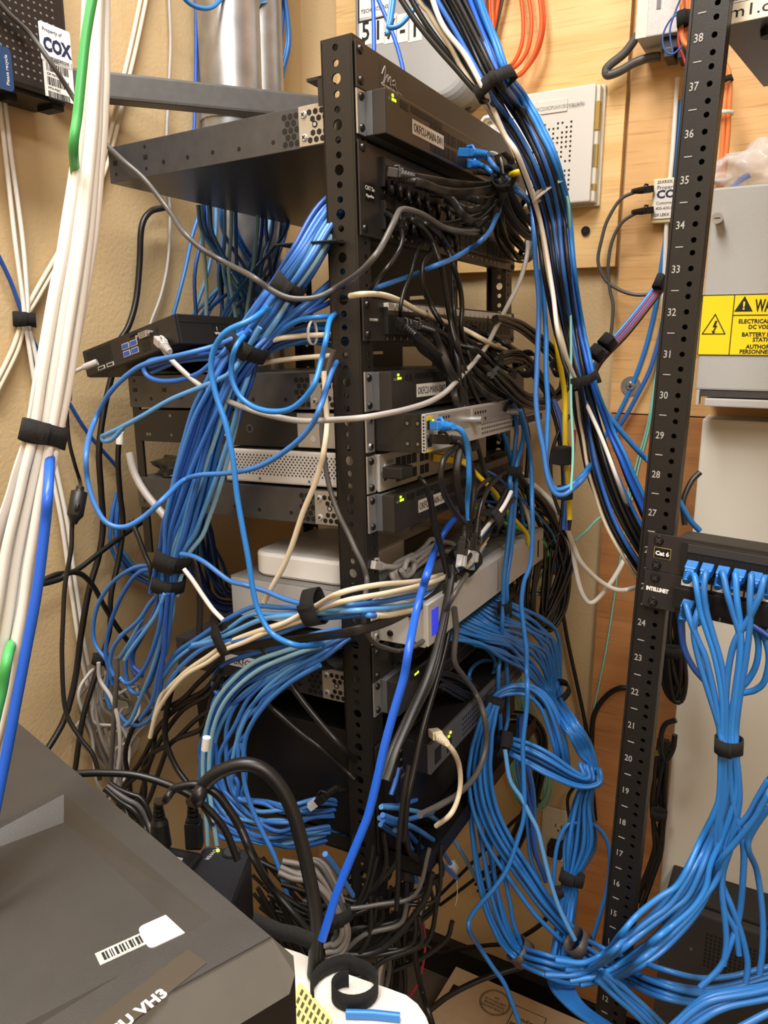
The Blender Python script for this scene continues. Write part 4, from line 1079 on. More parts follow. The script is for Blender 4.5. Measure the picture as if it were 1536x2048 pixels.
lerpcables(7, 'grey cable drooping from the dark tie on the wall', 'grey cables below the dark tie', ['l.06:205,1325 180,1352 168,1400 168,1470 190,1560 230,1600', 'l.06:200,1320 196,1365 204,1420 232,1480 260,1510 250,1570', 'l.06:204,1322 230,1345 262,1345 272,1380 250,1400 205,1390'], 'gtgwgtg', r=2.6, jit=.3, seed=9)
lerpcables(7, 'dull pale cable behind the drooping grey cables', 'dull pale cables low on the wall', ['l.03:180,1330 176,1400 190,1470 220,1540 250,1620', 'l.03:330,1390 310,1430 285,1480 250,1540 235,1640'], 'gttgwtg', r=2.6, jit=.4, seed=12, stuff=True)
strap('dark tie holding the grey cables on the wall', 'l.065:205,1305 200,1332', 16, 12, 22)
lerpcables(6, 'black cable running down to the lower left corner of the rack', 'black cables at the lower left of the rack', ['s.03:440,1330 400,1370 350,1400 300,1450 262,1510 240,1590 215,1680', 's.03:445,1350 430,1400 390,1440 340,1480 310,1530 280,1600 250,1680'], 'kkkkk', r=3.6, jit=.5, seed=3, name='power_cable')
cable('black cable with white print slanting down to the rack bottom', 's.04:355,1340 338,1400 330,1470 350,1530 385,1580 430,1650', 'k', 4, name='power_cable')
cable('grey cable hanging straight in front of the drooping loops', 's.06:232,1315 234,1350 229,1420 224,1500 218,1580 210,1640', 'G', 3.6)
cable('pale grey cable arching in front of the drooping loops', 's.06:197,1325 200,1360 222,1395 236,1440 240,1500 232,1560 220,1600', 'g', 3)
# rumpled plaster at the wall
t_ = loc(FL, 232, 1470, 1, -.01)
q = MB(); rng = random.Random(8)
for k in range(9):
    a = rng.uniform(0, 6.28); x_, z_ = t_.x+rng.uniform(-.02, .03), t_.z+rng.uniform(-.045, .05)
    poly = [(x_+rng.uniform(.012, .022)*math.cos(a+j*1.05), z_+rng.uniform(.016, .03)*math.sin(a+j*1.05)) for j in range(6)]
    q.prism(poly, (0, -.004, 0), (1, 0, 0), (0, 0, 1), (0, -1, 0), rng.uniform(.006, .02))
o = q.build('plaster_patch', mat('crumbled_plaster', 'd6ccb6', .9, bump=.6, bscale=120)); o.matrix_world = FL; tag(o, 'crumbled pale plaster patch on the wall behind the grey cables', 'plaster')

# ---- blue cables behind the top switch
rng = random.Random(21)
for k in range(44):
    x0, x1 = rng.uniform(388, 585), rng.uniform(375, 560); lo = rng.uniform(.0, 1); o_ = rng.uniform(.03, .15)
    mid = (x0+x1)/2+rng.uniform(-14, 14); c = rng.choice('abbaabcbadccb' if k % 7 else 'eegk')
    lab, grp = {'e': ('pale blue cable among the tangle hanging behind the top switch', 'tangle behind the top switch, pale blue'), 'g': ('grey cable among the tangle hanging behind the top switch', 'tangle behind the top switch, grey'), 'k': ('black cable among the tangle hanging behind the top switch', 'tangle behind the top switch, black')}.get(c, ('blue cable in the tangle hanging behind the top switch', 'tangle behind the top switch, blue'))
    cable(lab, f'l{o_:.3f}:{x0:.0f},410 {x0*.85+mid*.15:.0f},470 {mid:.0f},550 {x1:.0f},640 {x1-6:.0f},690', c, 3.1, group=grp, n=4, stuff=o_ < .09)
cable('blue cable slanting left of the tangle behind the top switch', 'l.05:398,430 385,470 370,540 352,610 338,660', 'a', 3.1)

# ---- main blue bundle down the side of the rack
MAINL = {c: l for c, l in zip('abcde', ('blue cable in the main bundle strapped down the left rack side',)*3+('deep blue cable in the main bundle down the left rack side', 'pale blue cable in the main bundle down the left rack side'))}
MAING = {c: g for c, g in zip('abcde', ('main blue bundle',)*3+('main blue bundle, deep strands', 'main blue bundle, pale strands'))}
bundle(27, MAINL, MAING, 's-.04:690,400,24 s-.01:655,440,26 s.02:612,515,25 575,572,24 s.03:535,632,29 494,690,27 s.045:458,765,38 425,850,46 394,945,46 364,1040,42 346,1100,28 337,1145,25 332,1185,26', 'abacbdabacbebacabdabcabebac', r=3.05, seed=11, flatten=.62, wob=.26)
bundle(8, 'blue cable joining the main bundle from the rear of the panels', 'side feed of the main blue bundle', 's-.05:700,560,24 s-.02:650,590,20 s.01:600,625,14 s.02:545,670,16 s.04:500,720,20 s.04:470,770,22', 'badbabdb', r=3.05, seed=4, flatten=.6)
strap('upper black strap on the main blue bundle', 's.02:592,548 560,598', 31, 24, 40)
strap('grey black strap on the main blue bundle beside the small computer', 's.04:506,668 482,712', 42, 32, 34)
strap('wide lower strap on the main blue bundle beside the white box', 's.045:348,1102 340,1132', 34, 26, 38)
strap('second lower strap just under the wide one on the main blue bundle', 's.045:338,1150 333,1180', 31, 24, 28)
ribbon('flat black lacing strip sticking out left behind the rack post', [hit(F1, x, y, 0, .03) for x, y in ((600, 500), (630, 498), (665, 496), (720, 492))], V((.10*.4853, .10*.8744, 0)), .002, M_velcro, 'lacing_strip', 'strip')
bundle(11, {'a': 'blue cable feeding the labelled patch panel under the zip tie', 'b': 'blue cable feeding the labelled patch panel under the zip tie', 'd': 'blue cable feeding the labelled patch panel under the zip tie'}, {'a': 'zip tied blue feed', 'b': 'zip tied blue feed', 'd': 'zip tied blue feed'}, 's.02:488,710,8 s.01:520,700,13 s.0:560,682,17 s-.02:620,668,22 s-.05:680,668,24 s-.1:740,665,22', 'abdababdbab', r=3.0, seed=14, flatten=.6)
cable('ivory cable running under the white zip tie', 's.02:505,712 525,692 555,678 s.005:600,672 640,670 s-.03:690,668', 'i', 3.1)
cable('single blue cable arching over the zip tied bunch', 's.02:540,680 570,655 600,640 640,634 s-.02:690,632', 's', 3.1)
cable('pale cable lying along the top of the second switch behind the post', 's.0:505,730 550,722 600,716 650,712 s-.03:700,708', 'i', 3)
strap('white zip tie round the blue feed beside the rack post', 's.0:621,666 629,666', 22, 14, 6, name='zip_tie', m=M_white, tail=False)
bundle(6, 'deep blue cable lying under the small computer on the second switch', 'deep blue cables under the small computer', 's.0:300,735,10 340,722,10 400,708,12 s.02:460,700,14 s.03:500,690,14', 'bdbddb', r=3, seed=5, flatten=.5, stuff=True)
# loose loops at the rack side
cable('long blue loop swinging out left of the rack side', 's-.005:585,560 s.01:550,605 510,650 s.06:470,675 430,692 s.08:370,708 310,722 268,740 220,785 188,845 d.86:173,900 175,960 190,1010 214,1046 250,1054 290,1032 330,995 s.07:365,962 400,950 460,946 520,932 580,895 620,855 640,815 s.03:655,770 s.01:668,735 s-.03:690,700', 'a', 3.1)
cable('blue loop with a doubled back end left of the second switch', 's.05:520,655 490,705 s.06:465,742 440,758 400,775 340,800 285,832 240,856 215,868 205,873 208,882 225,878 240,862 250,850', 'c', 3.1)
cable('blue loop dipping low in front of the second switch side', 's.01:540,615 s.03:505,655 s.07:474,690 463,730 466,765 482,795 510,815 545,823 580,818 610,795 630,765 s.05:643,720 652,680 s.02:660,640 s-.02:680,620', 's', 3.2)
cable('blue cable bowing out below the small computer', 's.05:500,660 465,697 430,720 400,745 360,760 320,762 295,752 288,735 300,722 330,716', 'b', 3.1)
cable('bright blue cable falling in front of all rack gear to the lower shelf', 's-.01:600,545 s.0:560,590 s.07:510,635 s.09:455,662 430,695 422,735 432,790 452,850 466,920 474,990 486,1060 497,1120 506,1180 518,1225 545,1268 590,1290 s.05:630,1291 s.0:665,1286 s-.04:720,1276', 's', 3.4)
cable('ivory cable slanting down beside the rack post', 's.02:648,742 651,796 654,850 s.04:648,900 640,934 627,975 606,1025 583,1094 566,1135 545,1172 528,1205', 'i', 3.3)
o, Pk = cable('black printed cable twisting down across the rack post', 's.015:668,700 660,725 651,760 646,810 644,860 648,910 658,970 s.02:676,1025 697,1068 s.025:712,1101 726,1130 734,1160 f.03:731,1190 727,1225 730,1255 742,1280 765,1294 799,1302 f.06:825,1294 855,1274 882,1238 f.09:905,1195 934,1148', 'G', 3.0)
cable('light blue cable from the lower strap over to the white boxes', 's.06:362,1108 385,1112 410,1125 440,1148 462,1163 490,1170 s.05:530,1182 575,1200 628,1212 660,1210', 'a', 3.1)
cable('white cable from the lower strap down to the long tie', 's.06:368,1138 385,1160 405,1190 425,1218 446,1240', 'w', 3.0)
cable('black flat cable behind the lower strap', 's.03:378,1105 392,1140 400,1200 398,1270', 'K', 3, flat=(5, 1.6))
# loops under the lower strap
LP = 'blue loops below the lower strap'
for k, (s_, c) in enumerate((('315,1133 291,1131 265,1137 230,1160 203,1195 190,1229 186,1267 193,1293 209,1315 219,1332 216,1362 213,1392 222,1418', 'a'), ('312,1141 289,1140 267,1155 246,1187 227,1229 215,1272 212,1310 218,1340 226,1370', 'b'),
  ('318,1187 299,1208 278,1240 243,1272 225,1299 220,1330 228,1352', 'a'), ('319,1187 307,1229 280,1280 267,1304 266,1330 280,1345', 'd'), ('323,1187 321,1240 307,1294 289,1336 267,1363 251,1366 240,1355', 'b'),
  ('327,1187 323,1251 321,1294 310,1336 297,1371 278,1387 262,1382 254,1363 251,1328 257,1302 267,1278', 'a'), ('334,1187 326,1267 326,1320 321,1374 310,1419 294,1443 273,1451 251,1443 240,1430', 'a'), ('338,1187 330,1240 316,1300 300,1350 275,1410 262,1440 250,1452', 'c'),
  ('342,1187 337,1230 330,1290 318,1340 305,1400 280,1440', 'b'), ('330,1187 312,1230 290,1262 262,1300 250,1320', 'c'), ('350,1180 346,1220 340,1250', 'e'), ('333,1187 322,1235 312,1280 296,1320 282,1345 270,1350', 'd'), ('326,1187 315,1220 296,1250 275,1270 262,1310 268,1345 285,1352', 'b'),
  ('345,1187 340,1235 336,1275 330,1310', 'b'), ('336,1187 331,1240 328,1300 322,1350 318,1380', 'd'), ('240,1272 262,1255 285,1238 250,1300 232,1325', 'c'))):
    lab = ('outermost blue loop swinging left below the lower strap', 'second blue loop swinging left below the lower strap', None, None, None, None, 'lowest hanging blue loop below the lower strap')[k] if k in (0, 1, 6) else 'blue loop dangling in the cluster below the lower strap'
    cable(lab, 's%.3f:' % (.03+.008*(k % 5))+s_, c, 3.0, group=None if k in (0, 1, 6) else LP)
bundle(12, 'deep blue cable hanging in the shade behind the lower strap', 'deep blue cables behind the lower strap', 'l.09:400,1030,20 405,1080,26 415,1140,32 440,1190,34 480,1200,30 520,1190,24', 'dbdd', r=3, seed=19, flatten=.8, stuff=True)
bundle(5, 'blue cable drooping on the wall left of the main bundle', 'blue cables on the wall left of the main bundle', 'l.05:240,985,8 232,1030,10 236,1090,12 262,1135,12 300,1160,12', 'abdca', r=3, seed=6)

# ---- bundle crossing level in front of the rack
HB = 'level bundle across the rack'
for k, (lab, s_, c) in enumerate((
 ('topmost ivory cable of the level bundle across the rack', 's.05:446,1290 500,1268 s.06:560,1250 628,1214 d.80:680,1186 f.05:754,1170 810,1165 846,1161 868,1154 904,1143 936,1131 f.08:960,1095 985,1060', 'i'),
 ('second ivory cable of the level bundle across the rack', 's.05:307,1440 321,1395 342,1371 377,1339 417,1312 457,1285 510,1264 560,1248 628,1224 d.79:690,1202 f.06:765,1188 821,1176 868,1163 913,1143 940,1128 f.08:970,1085', 'i'),
 ('lowest ivory cable, curving down left from the level bundle', 's.055:300,1475 312,1430 335,1390 372,1350 415,1325 450,1300 490,1284 540,1262 628,1234', 'i'),
 ('upper blue cable of the level bundle across the rack', 's.04:326,1345 353,1306 390,1280 440,1247 490,1220 520,1212 560,1215 628,1216 d.80:690,1212 f.05:765,1203 821,1192 877,1181 918,1156 938,1140 f.07:968,1095', 'a'),
 ('middle blue cable of the level bundle across the rack', 's.04:322,1362 350,1322 392,1290 450,1262 500,1230 560,1228 628,1224 d.80:690,1218 f.05:787,1214 832,1208 877,1190 918,1170 945,1140', 'c'),
 ('pale blue cable of the level bundle across the rack', 's.05:385,1290 430,1280 470,1262 520,1240 570,1232 628,1228 d.79:700,1222 f.06:760,1218 830,1208 880,1196 920,1172 942,1145', 'c'),
 ('lower blue cable of the level bundle across the rack', 's.05:330,1375 365,1330 420,1290 500,1278 560,1266 628,1240 700,1232 d.79:735,1231 f.06:751,1231', 'a'),
 ('blue cable looping under the level bundle at the long tie', 's.05:380,1295 420,1288 480,1278 540,1268 600,1252 640,1238 d.8:700,1226 f.05:780,1216', 'b'))):
    cable(lab, s_, c, 3.1)
cable('ivory heat shrink sleeve on a blue cable across the power unit', 'f.06:750,1231 775,1230 800,1225 828,1219', 'i', 3.9, name='cable_sleeve', cat='sleeve')
cable('flat braided black cable crossing the level bundle', 's.04:380,1312 430,1300 500,1292 580,1280 650,1272 d.80:700,1264 f.06:765,1246 810,1226 859,1199 886,1170 915,1138 f.09:945,1098', 'K', 3, flat=(5.5, 1.5))
cable('black cable under the level bundle running to the rack bottom right', 's.03:510,1278 528,1300 560,1338 600,1395 640,1445 680,1490 s.0:710,1520', 'k', 4.2, name='power_cable')
cable('long black cable slanting across the black chassis', 's.02:520,1395 560,1430 600,1465 640,1495 s.0:690,1540 710,1560', 'k', 3.6, name='power_cable')
strap('black strap round the level bundle beside the rack post', 's.055:612,1218 644,1212', 35, 22, 36)
strap('black strap round the level bundle over the power unit', 'f.07:912,1140 946,1102', 30, 26, 28)
strap('black strap holding loose plugs in front of the third switch', 'f.085:966,1062 990,1028', 24, 22, 28)
strap('long narrow black tie hanging from the level bundle', 's.05:440,1270 446,1268', 42, 12, 22)
# bright blue cable in the foreground
cable('thick royal blue cable slanting across the foreground to the floor', 'f.0:1000,965 960,985 f.04:925,1020 892,1059 870,1102 f.12:857,1140 846,1174 832,1226 d.70:819,1291 808,1354 787,1426 769,1493 754,1560 738,1625 725,1660 699,1723 675,1783 655,1845 644,1880', 'r', 4.2)

# ---- coil at the bottom of the rack side
COILS = ['s.0:700,1262 s.03:614,1292 540,1320 470,1358 425,1420 403,1500 400,1570 418,1630 455,1670 520,1690 s.0:600,1688 s-.04:700,1668',
         's.0:700,1270 s.03:620,1305 550,1340 490,1385 440,1440 425,1510 432,1570 455,1615 495,1650 560,1662 s.0:620,1655 s-.04:700,1640',
         's.0:700,1278 s.03:640,1318 580,1352 530,1400 492,1460 478,1520 478,1565 492,1592 530,1606 580,1606 s.0:640,1604 s-.04:700,1602']
lerpcables(16, 'blue cable in the big coil at the bottom of the rack side', 'big blue coil', COILS, 'abacbaabcbaacaba', r=3.1, seed=31, jit=.32)
cable('pale blue cable outside the big coil dropping to the power bricks', 's.04:610,1290 560,1305 500,1330 440,1390 415,1450 406,1520 408,1590 414,1650 416,1690', 'e', 3.1)
cable('second pale blue cable dropping past the big coil to the power bricks', 's.04:640,1292 580,1312 510,1345 452,1400 424,1470 418,1560 424,1620 434,1690', 'e', 3.1)
o, P = cable('blue coil cable whose cut end hangs over the foreground case', 's.05:640,1330 580,1365 530,1410 495,1465 487,1520 490,1570 505,1620 527,1668 548,1710 566,1760 580,1810 590,1842', 'a', 3.2)
cable('blue cable curling back at the rear sticker of the lowest switch', 's.03:610,1285 560,1295 500,1310 455,1325 432,1345 426,1370 434,1388', 'b', 3.1)
bundle(9, 'blue cable feeding the big coil from the rack post', 'blue feed of the big coil', 's-.06:760,1250,16 s-.02:700,1268,18 s.01:640,1282,18 s.02:590,1295,18', 'abcbabcab', r=3.1, seed=8, flatten=.6)
ribbon('black flap hanging over the blue feed of the big coil', [hit(F1, x, y, 0, -.02) for x, y in ((610, 1262), (618, 1290), (622, 1310), (640, 1330), (652, 1338))], V((-.02, -.02, .006)), .002, M_velcro, 'hook_tape_flap', 'strip')
for k, (s_, c) in enumerate((('765,1612 800,1610 832,1600', 'a'), ('762,1614 812,1619 862,1633 895,1663 922,1703 945,1743 970,1791', 'c'), ('759,1636 812,1639 865,1625', 'a'), ('765,1630 829,1656 866,1680', 'a'), ('761,1649 805,1679 834,1709', 'a'), ('769,1640 812,1663 845,1696 885,1729 913,1756', 'b'), ('790,1660 812,1676 825,1716 833,1764', 'a'), ('765,1640 790,1646 819,1653', 'b'), ('860,1665 875,1690 889,1709 903,1730', 'b'), ('650,1708 668,1732 688,1762 705,1790', 'a'))):
    o, P = cable('cut blue cable end poking right past the rack post, %s' % ('short and high', 'light and longest', 'second highest', 'pointing at the wall', 'blunt and dropping', 'with bare thread', 'hanging straight', 'stubby in the middle', 'carrying a clear plug', 'below the coil behind the post')[k], 'f.0%d:' % (2+k % 4)+s_, c, 3.2)
    d = (P[-1]-P[-3]).normalized(); q = MB()
    for j in range(4): a = j*PI/2; A = d.orthogonal().normalized(); B = d.cross(A); b = P[-1]+(A*math.cos(a)+B*math.sin(a))*.0014; q.cyl(b, b+d*.003, .0009, n=6)
    q.build('copper_ends', M_copper, o, M=Matrix.Translation(-o.location))
    if k == 5: MB().tube([P[-1], P[-1]+V((.002, 0, -.02)), P[-1]+V((.001, 0, -.04)), P[-1]+V((-.001, 0, -.048))], .0006, 6).build('pull_thread', CB['i'], o, M=Matrix.Translation(-o.location))
    if k == 8: plug(o, P[-1]+d*.012, -d, (0, 0, 1), M_clear, length=.016, boot=.004)
# ------------------------------------------------------------------ single grey runs round the rack post
o, P = cable('pale grey cable from the small computer sweeping across the rack to the upper ties', 's.03:318,685 s.05:345,722 400,771 450,799 502,820 s.06:554,834 606,842 660,840 d.775:720,836 f.06:780,826 819,817 858,804 889,786 915,760 947,726 973,692 995,649 1016,610 1039,563 1054,511 1057,467 1069,430 1063,400', 'g', 3.3)
plug(o, P[0]+V((.004, -.012, .002)), (P[5]-P[0]).normalized()*.6+V((.25, -.3, -.1)), (0, 0, 1), CB['g'], length=.02, boot=.02)
cable('dark grey cable from the wall modem round the rack post to the flat black cables', 'l.085:-14,-8 20,30 60,68 l.10:105,130 150,200 l.14:185,255 212,288 d.97:245,320 290,360 340,424 d.93:366,463 405,499 457,528 d.84:501,551 538,577 569,593 600,598 639,593 678,572 d.77:718,546 f.06:748,515 766,488 787,446 f.05:800,421 818,420 849,431 886,454 f.06:917,462 960,463 990,440 1008,395', 'G', 3.3)
# ------------------------------------------------------------------ flat black patch cables of the tall patch panel
FG = 'flat black cables of the tall patch panel'
for k, s_ in enumerate(('f.03:783,347 f.05:831,354 883,363 f.07:935,370 974,370 f.09:1000,365 1008,352', 'f.03:790,352 f.06:849,368 896,384 f.08:948,383 987,375 f.09:1008,358', 'f.03:840,368 f.05:896,393 f.07:922,425 940,440 961,436 f.08:990,407 1011,378 1014,358',
   'f.02:830,440 f.04:888,449 927,441 f.06:964,430 f.08:995,405 1013,368', 'f.03:870,385 f.05:933,395 f.07:961,402 990,395 f.09:1012,362', 'f.02:880,455 f.05:948,463 f.07:967,460 982,446 f.08:995,415 1013,381 1014,358', 'f.02:900,400 f.05:935,420 f.07:970,412 f.08:1002,385 1012,360', 'f.02:920,440 f.05:950,452 f.07:985,430 f.09:1006,390 1012,360')):
    o, P = cable('flat black patch cable sweeping from the upper port row to the first tie' if k not in (0,) else 'topmost flat black patch cable, from the first port of the upper row', s_, 'K', 3, flat=(4.4, 1.3), group=None if k == 0 else FG)
    plug(o, P[0], (P[3]-P[0]), (0, 0, 1), 'K', length=.012, boot=.016)
for k in range(7):
    x_ = (778, 795, 812, 832, 850, 872, 893)[k]; y_ = 362+k*9.3
    o, P = cable('short black plug tail bending down in the upper port row', f'f.012:{x_},{y_} f.022:{x_+3},{y_+6} f.026:{x_+5},{y_+16} f.02:{x_+3},{y_+26}', 'k', 3, flat=(4.5, 2.4), group='plug tails of the upper port row')
bundle(8, 'black flat cable spreading right from the first tie', 'black flats right of the first tie', 'f.09:1006,365,8 1020,410,14 1040,450,18 1062,470,18 1078,455,14 1074,425,10 1064,405,8', 'K', r=3, seed=3, flat=(4, 1.2), wob=.35)
bundle(9, 'black flat cable drooping by the far post of the left rack', 'black flats at the far post', 'f.05:1005,400,10 1000,430,14 f.03:1012,470,18 1035,505,18 1050,512,16 1060,490,14 1068,450,10', 'K', r=3, seed=9, flat=(3.6, 1.2), wob=.35)
strap('first round tie gathering the flat black cables', 'f.095:1005,350 1011,362', 22, 22, 19)
ribbon('loose end of the first tie pointing right', [pt('f', .10, x, y) for x, y in ((1022, 346), (1034, 336), (1048, 325), (1064, 316))], V((0, 0, .016)), .0018, M_velcro, 'strap_tail', 'strip')
ribbon('black tape loop standing up behind the first tie', [pt('f', .09, x, y) for x, y in ((1012, 350), (1000, 325), (996, 308), (1006, 303), (1020, 318), (1024, 340))], V((.008, .004, .004)), .0016, CB['K'], 'tape_loop', 'strip')
strap('second round tie on the blue and black cables at the far post', 'f.105:1058,404 1068,420', 20, 20, 17)
for k, s_ in enumerate(('f.045:927,306 f.065:955,308 975,316 f.085:990,334 1008,352 f.10:1028,372 1048,390 1062,412 d.93:1066,430 1071,520 1078,600 1076,680 1074,740 1072,796 1077,848 1087,900 1095,952 1108,984 1126,990 1145,978 1168,955 d1.0:1185,925', 'f.03:940,328 f.06:965,332 f.08:985,346 1006,360 f.10:1030,380 1052,398 1068,425 d.94:1081,498 1086,576 1092,666 1092,744 1096,809 1094,874 1092,916 1096,947 1108,976 1126,978 1150,965 1170,945 d1.0:1190,915')):
    o, P = cable(('royal blue cable from the first switch dropping to the deepest U loop', 'royal blue cable from the first switch dropping beside its twin')[k], s_, 's' if k else 'a', 3.2)
    plug(o, P[0], P[4]-P[0], (0, 0, 1), 's', length=.024, boot=.022)
for k, s_ in enumerate(('f.04:945,330 f.06:975,335 f.09:1004,350', 'f.03:960,345 f.06:985,350 1004,356')): cable(('black cable plugged in under the blue plug', 'second black cable under the blue plug')[k], s_, 'k', 3)
cable('grey flat cable arching into the first tie', 'f.05:968,312 f.07:985,308 f.09:1000,318 1005,345', 'g', 3, flat=(3.5, 1.4))
cable('blue cable crossing in front of the empty ports toward the post', 'f.09:1005,370 f.08:998,420 990,438 980,462 961,483 f.05:938,498 907,517 870,532 f.0:820,552 766,571 f-.03:720,585', 'a', 3.2)
cable('yellow cable leaving the first tie and falling in front of the black bundle', 'f.10:1022,350 f.12:1039,345 d1.02:1065,355 1092,378 1112,415 1121,457 1123,498 1118,550 1115,602 1112,655 1116,705 d1.05:1129,786 1130,848 1131,900 1135,952 1138,1000 1139,1040', 'y', 3.9)
for k in range(2):
    s_ = tag(MB().box((-.012, -.010, -.012), (.012, .010, .012), ch=.002).build('tape_wrap', M_velcro), ('black tape square on the yellow cable', 'small black tape on the dark cables below the square')[k], 'cable strap'); s_.matrix_world = Matrix.Translation(at((1126, 1130)[k], (911, 985)[k], 1.03)) @ Matrix.Rotation(.5, 4, 'Z')
    if k: s_.scale = (.7, .7, .8)
# ------------------------------------------------------------------ round black cables of the lower port row
for k, (lab, s_) in enumerate((('round black cable from the lower port row falling to the coils, foremost', 'f.02:815,437 f.04:826,441 849,459 865,485 f.05:878,519 886,550 894,602 901,642 f.06:912,688 930,740 950,790 975,840 1000,880'),
  ('round black cable from the lower port row, second from the left', 'f.02:840,446 f.04:852,449 875,467 894,498 f.05:907,532 920,576 924,615 922,655 931,690 f.06:950,740 985,775 1020,800'),
  ('round black cable bowing left from the lower port row', 'f.02:868,470 f.03:865,498 849,522 844,545 847,576 860,608 f.04:878,639 896,668 f.06:915,720 921,800 928,870 f.07:940,920'),
  ('thin black cable curling down left of the lower port row', 'f.02:800,440 f.04:805,477 795,506 771,540 f.01:740,579'), ('thin black cable hanging to the labelled panel', 'f.02:848,470 f.03:831,511 821,550 808,582 801,616 f.02:802,640'),
  ('round black cable from the lower port row, right of the foremost', 'f.02:858,452 f.04:880,470 900,505 905,560 f.05:908,620 915,680 f.06:925,740 935,820 955,890 975,960'))):
    o, P = cable(lab, s_, 'k', 3.3 if k not in (3, 4) else 2.3, name='network_cable'); plug(o, P[0], P[3]-P[0], (0, 0, 1), 'k', length=.012, boot=.016)
lerpcables(8, 'black plug tail in the lower port row', 'plug tails of the lower port row', ['f.012:775,428 f.022:783,434 f.028:790,446 f.02:788,458', 'f.012:900,470 f.022:908,476 f.028:914,488 f.02:912,500'], 'k', r=3.4, jit=.02)
# ------------------------------------------------------------------ black cables of the labelled patch panel and the coils right of the rack
IG = 'black cables of the labelled patch panel'
for k, s_ in enumerate(('f.03:802,646 f.05:832,671 866,700 889,726 902,757 f.06:910,796 921,838 926,874 918,908 913,952 921,1000 928,1030', 'f.03:822,648 f.05:863,663 879,692 f.06:900,740 925,790 940,850 951,900', 'f.03:815,648 f.04:826,668 845,700 872,722 890,745',
   'f.03:842,650 f.05:895,674 905,718 921,770 f.06:931,822 947,866 960,908 967,939 988,971 1014,991 1035,1010', 'f.03:860,652 f.05:931,708 962,734 f.07:999,765 1025,786 1040,812 1051,843 1057,874 1056,916 1053,965 1060,1010', 'f.03:880,655 f.05:920,690 f.07:955,700 990,735 1010,760 1030,790 1010,820', 'f.03:900,658 f.05:950,690 985,715 f.08:1020,740 1050,730', 'f.03:920,660 f.05:965,680 1000,700 f.08:1040,715 1053,726',
   'f.03:940,662 f.05:980,672 f.08:1015,690 1045,710 1053,724', 'f.03:870,655 f.05:905,700 935,750 f.07:975,790 1000,800')):
    c = 'K' if k in (0, 1, 2, 7, 9) else 'k'
    lab = 'flat black cable from the first port of the labelled panel, longest' if k == 0 else ('flat black cable from the labelled patch panel' if c == 'K' else 'round black cable from the labelled patch panel')
    o, P = cable(lab, s_, c, 3.3, flat=(4.8, 1.4) if c == 'K' else None, group=None if k == 0 else IG+(' flat' if c == 'K' else ' round'))
    plug(o, P[0], P[3]-P[0], (0, 0, 1), 'k', length=.014, boot=.018)
bundle(7, 'black cable of the coil hanging right of the second switch', 'black coil right of the second switch', 'f.06:990,640,6 1009,643,8 1040,653,9 1072,674,10 1098,697,11 1118,723,10 1132,749,10 1129,778,12 1108,796,12 1079,803,12 1053,800,12 1035,790,10', 'kkKkk', r=3.1, seed=2, wob=.3)
bundle(6, 'black cable twisting through the coil at the far end of the router', 'inner black coil', 'f.08:1000,720,10 1030,715,12 1053,726,10 1080,760,10 1100,790,12 1085,810,12 1045,800,14 1010,770,14 985,745,10', 'kK', r=3.1, seed=12, wob=.3)
strap('bulky black tie on the coil beside the royal blue pair', 'f.09:1042,716 1062,738', 22, 20, 30)
strap('black tie at the right end of the coil', 'f.10:1117,722 1126,742', 19, 15, 24)
cable('ivory cable bending over the labelled patch panel to the coil', 'f.0:700,592 f.02:730,588 766,590 800,602 840,624 880,640 f.04:926,658 f.06:960,676 985,690 1010,700 1022,716 1018,735 1008,748', 'i', 3.3)
# ------------------------------------------------------------------ plugs in the router front
o, P = cable('blue cable plugged into the router front', 'f.095:890,852 f.105:915,857 f.11:928,870 936,905 938,960 f.10:935,1000 937,1040', 's', 3.3)
plug(o, pt('f', .078, 872, 851), (P[0]-pt('f', .078, 872, 851)), (0, 0, 1), 's', length=.024, boot=.022)
o, P = cable('black cable plugged in below the blue one on the router', 'f.09:905,880 f.10:925,890 f.105:940,925 948,965 945,1010 f.10:938,1050', 'k', 3.4)
plug(o, pt('f', .075, 868, 878), (P[0]-pt('f', .075, 868, 878)), (0, 0, 1), 'k', length=.022, boot=.024)
cable('black cable looping left below the router plugs', 'f.09:912,893 f.10:890,915 882,945 885,975 895,1000 f.10:915,1030 930,1045', 'k', 3.4)
o, P = cable('black lead with a flat connector plugged into the pale router', 'f.05:838,955 f.06:850,966 856,985 f.055:862,1015 870,1060 885,1115 900,1180', 'k', 2.8)
MB().box((-.006, -.006, -.007), (.022, .02, .007), ch=.002).build('flat_connector', M_blk2, o, M=Matrix.Translation(-o.location) @ Matrix.Translation(pt('f', .035, 800, 946)) @ F1.to_3x3().to_4x4())
o, P = cable('yellow cable plugged into the pale router', 'f.03:905,920 f.05:930,928 950,945 f.06:970,965 990,985 1005,1010 f.07:1030,1040 1052,1066 1058,1090', 'y', 3.4)
plug(o, pt('f', .012, 870, 915), P[0]-pt('f', .012, 870, 915), (0, 0, 1), 'y', length=.026, boot=.022)
for k, s_ in enumerate(('f.06:999,848 1012,882 1020,913 1025,945', 'f.07:1022,800 1030,830 1033,861 1030,895 1026,939', 'f.08:1038,822 1048,861 1043,895 1035,921 1031,945')):
    rest = (' f.08:1020,959 1023,1002 1018,1065 1008,1152 1006,1209 1004,1252 f.07:1002,1300 997,1343 997,1395 1001,1447 999,1492', ' f.08:1032,959 1029,1018 1023,1096 1014,1159 1014,1209 f.07:1014,1231 1011,1291 1014,1356 1016,1408 1014,1447 1003,1480', '')[k]
    cable(('left blue cable falling from the router end through two ties', 'middle blue cable falling from the router end through two ties', 'right blue cable curving into the small tie')[k], s_+rest, 'p', 3.3)
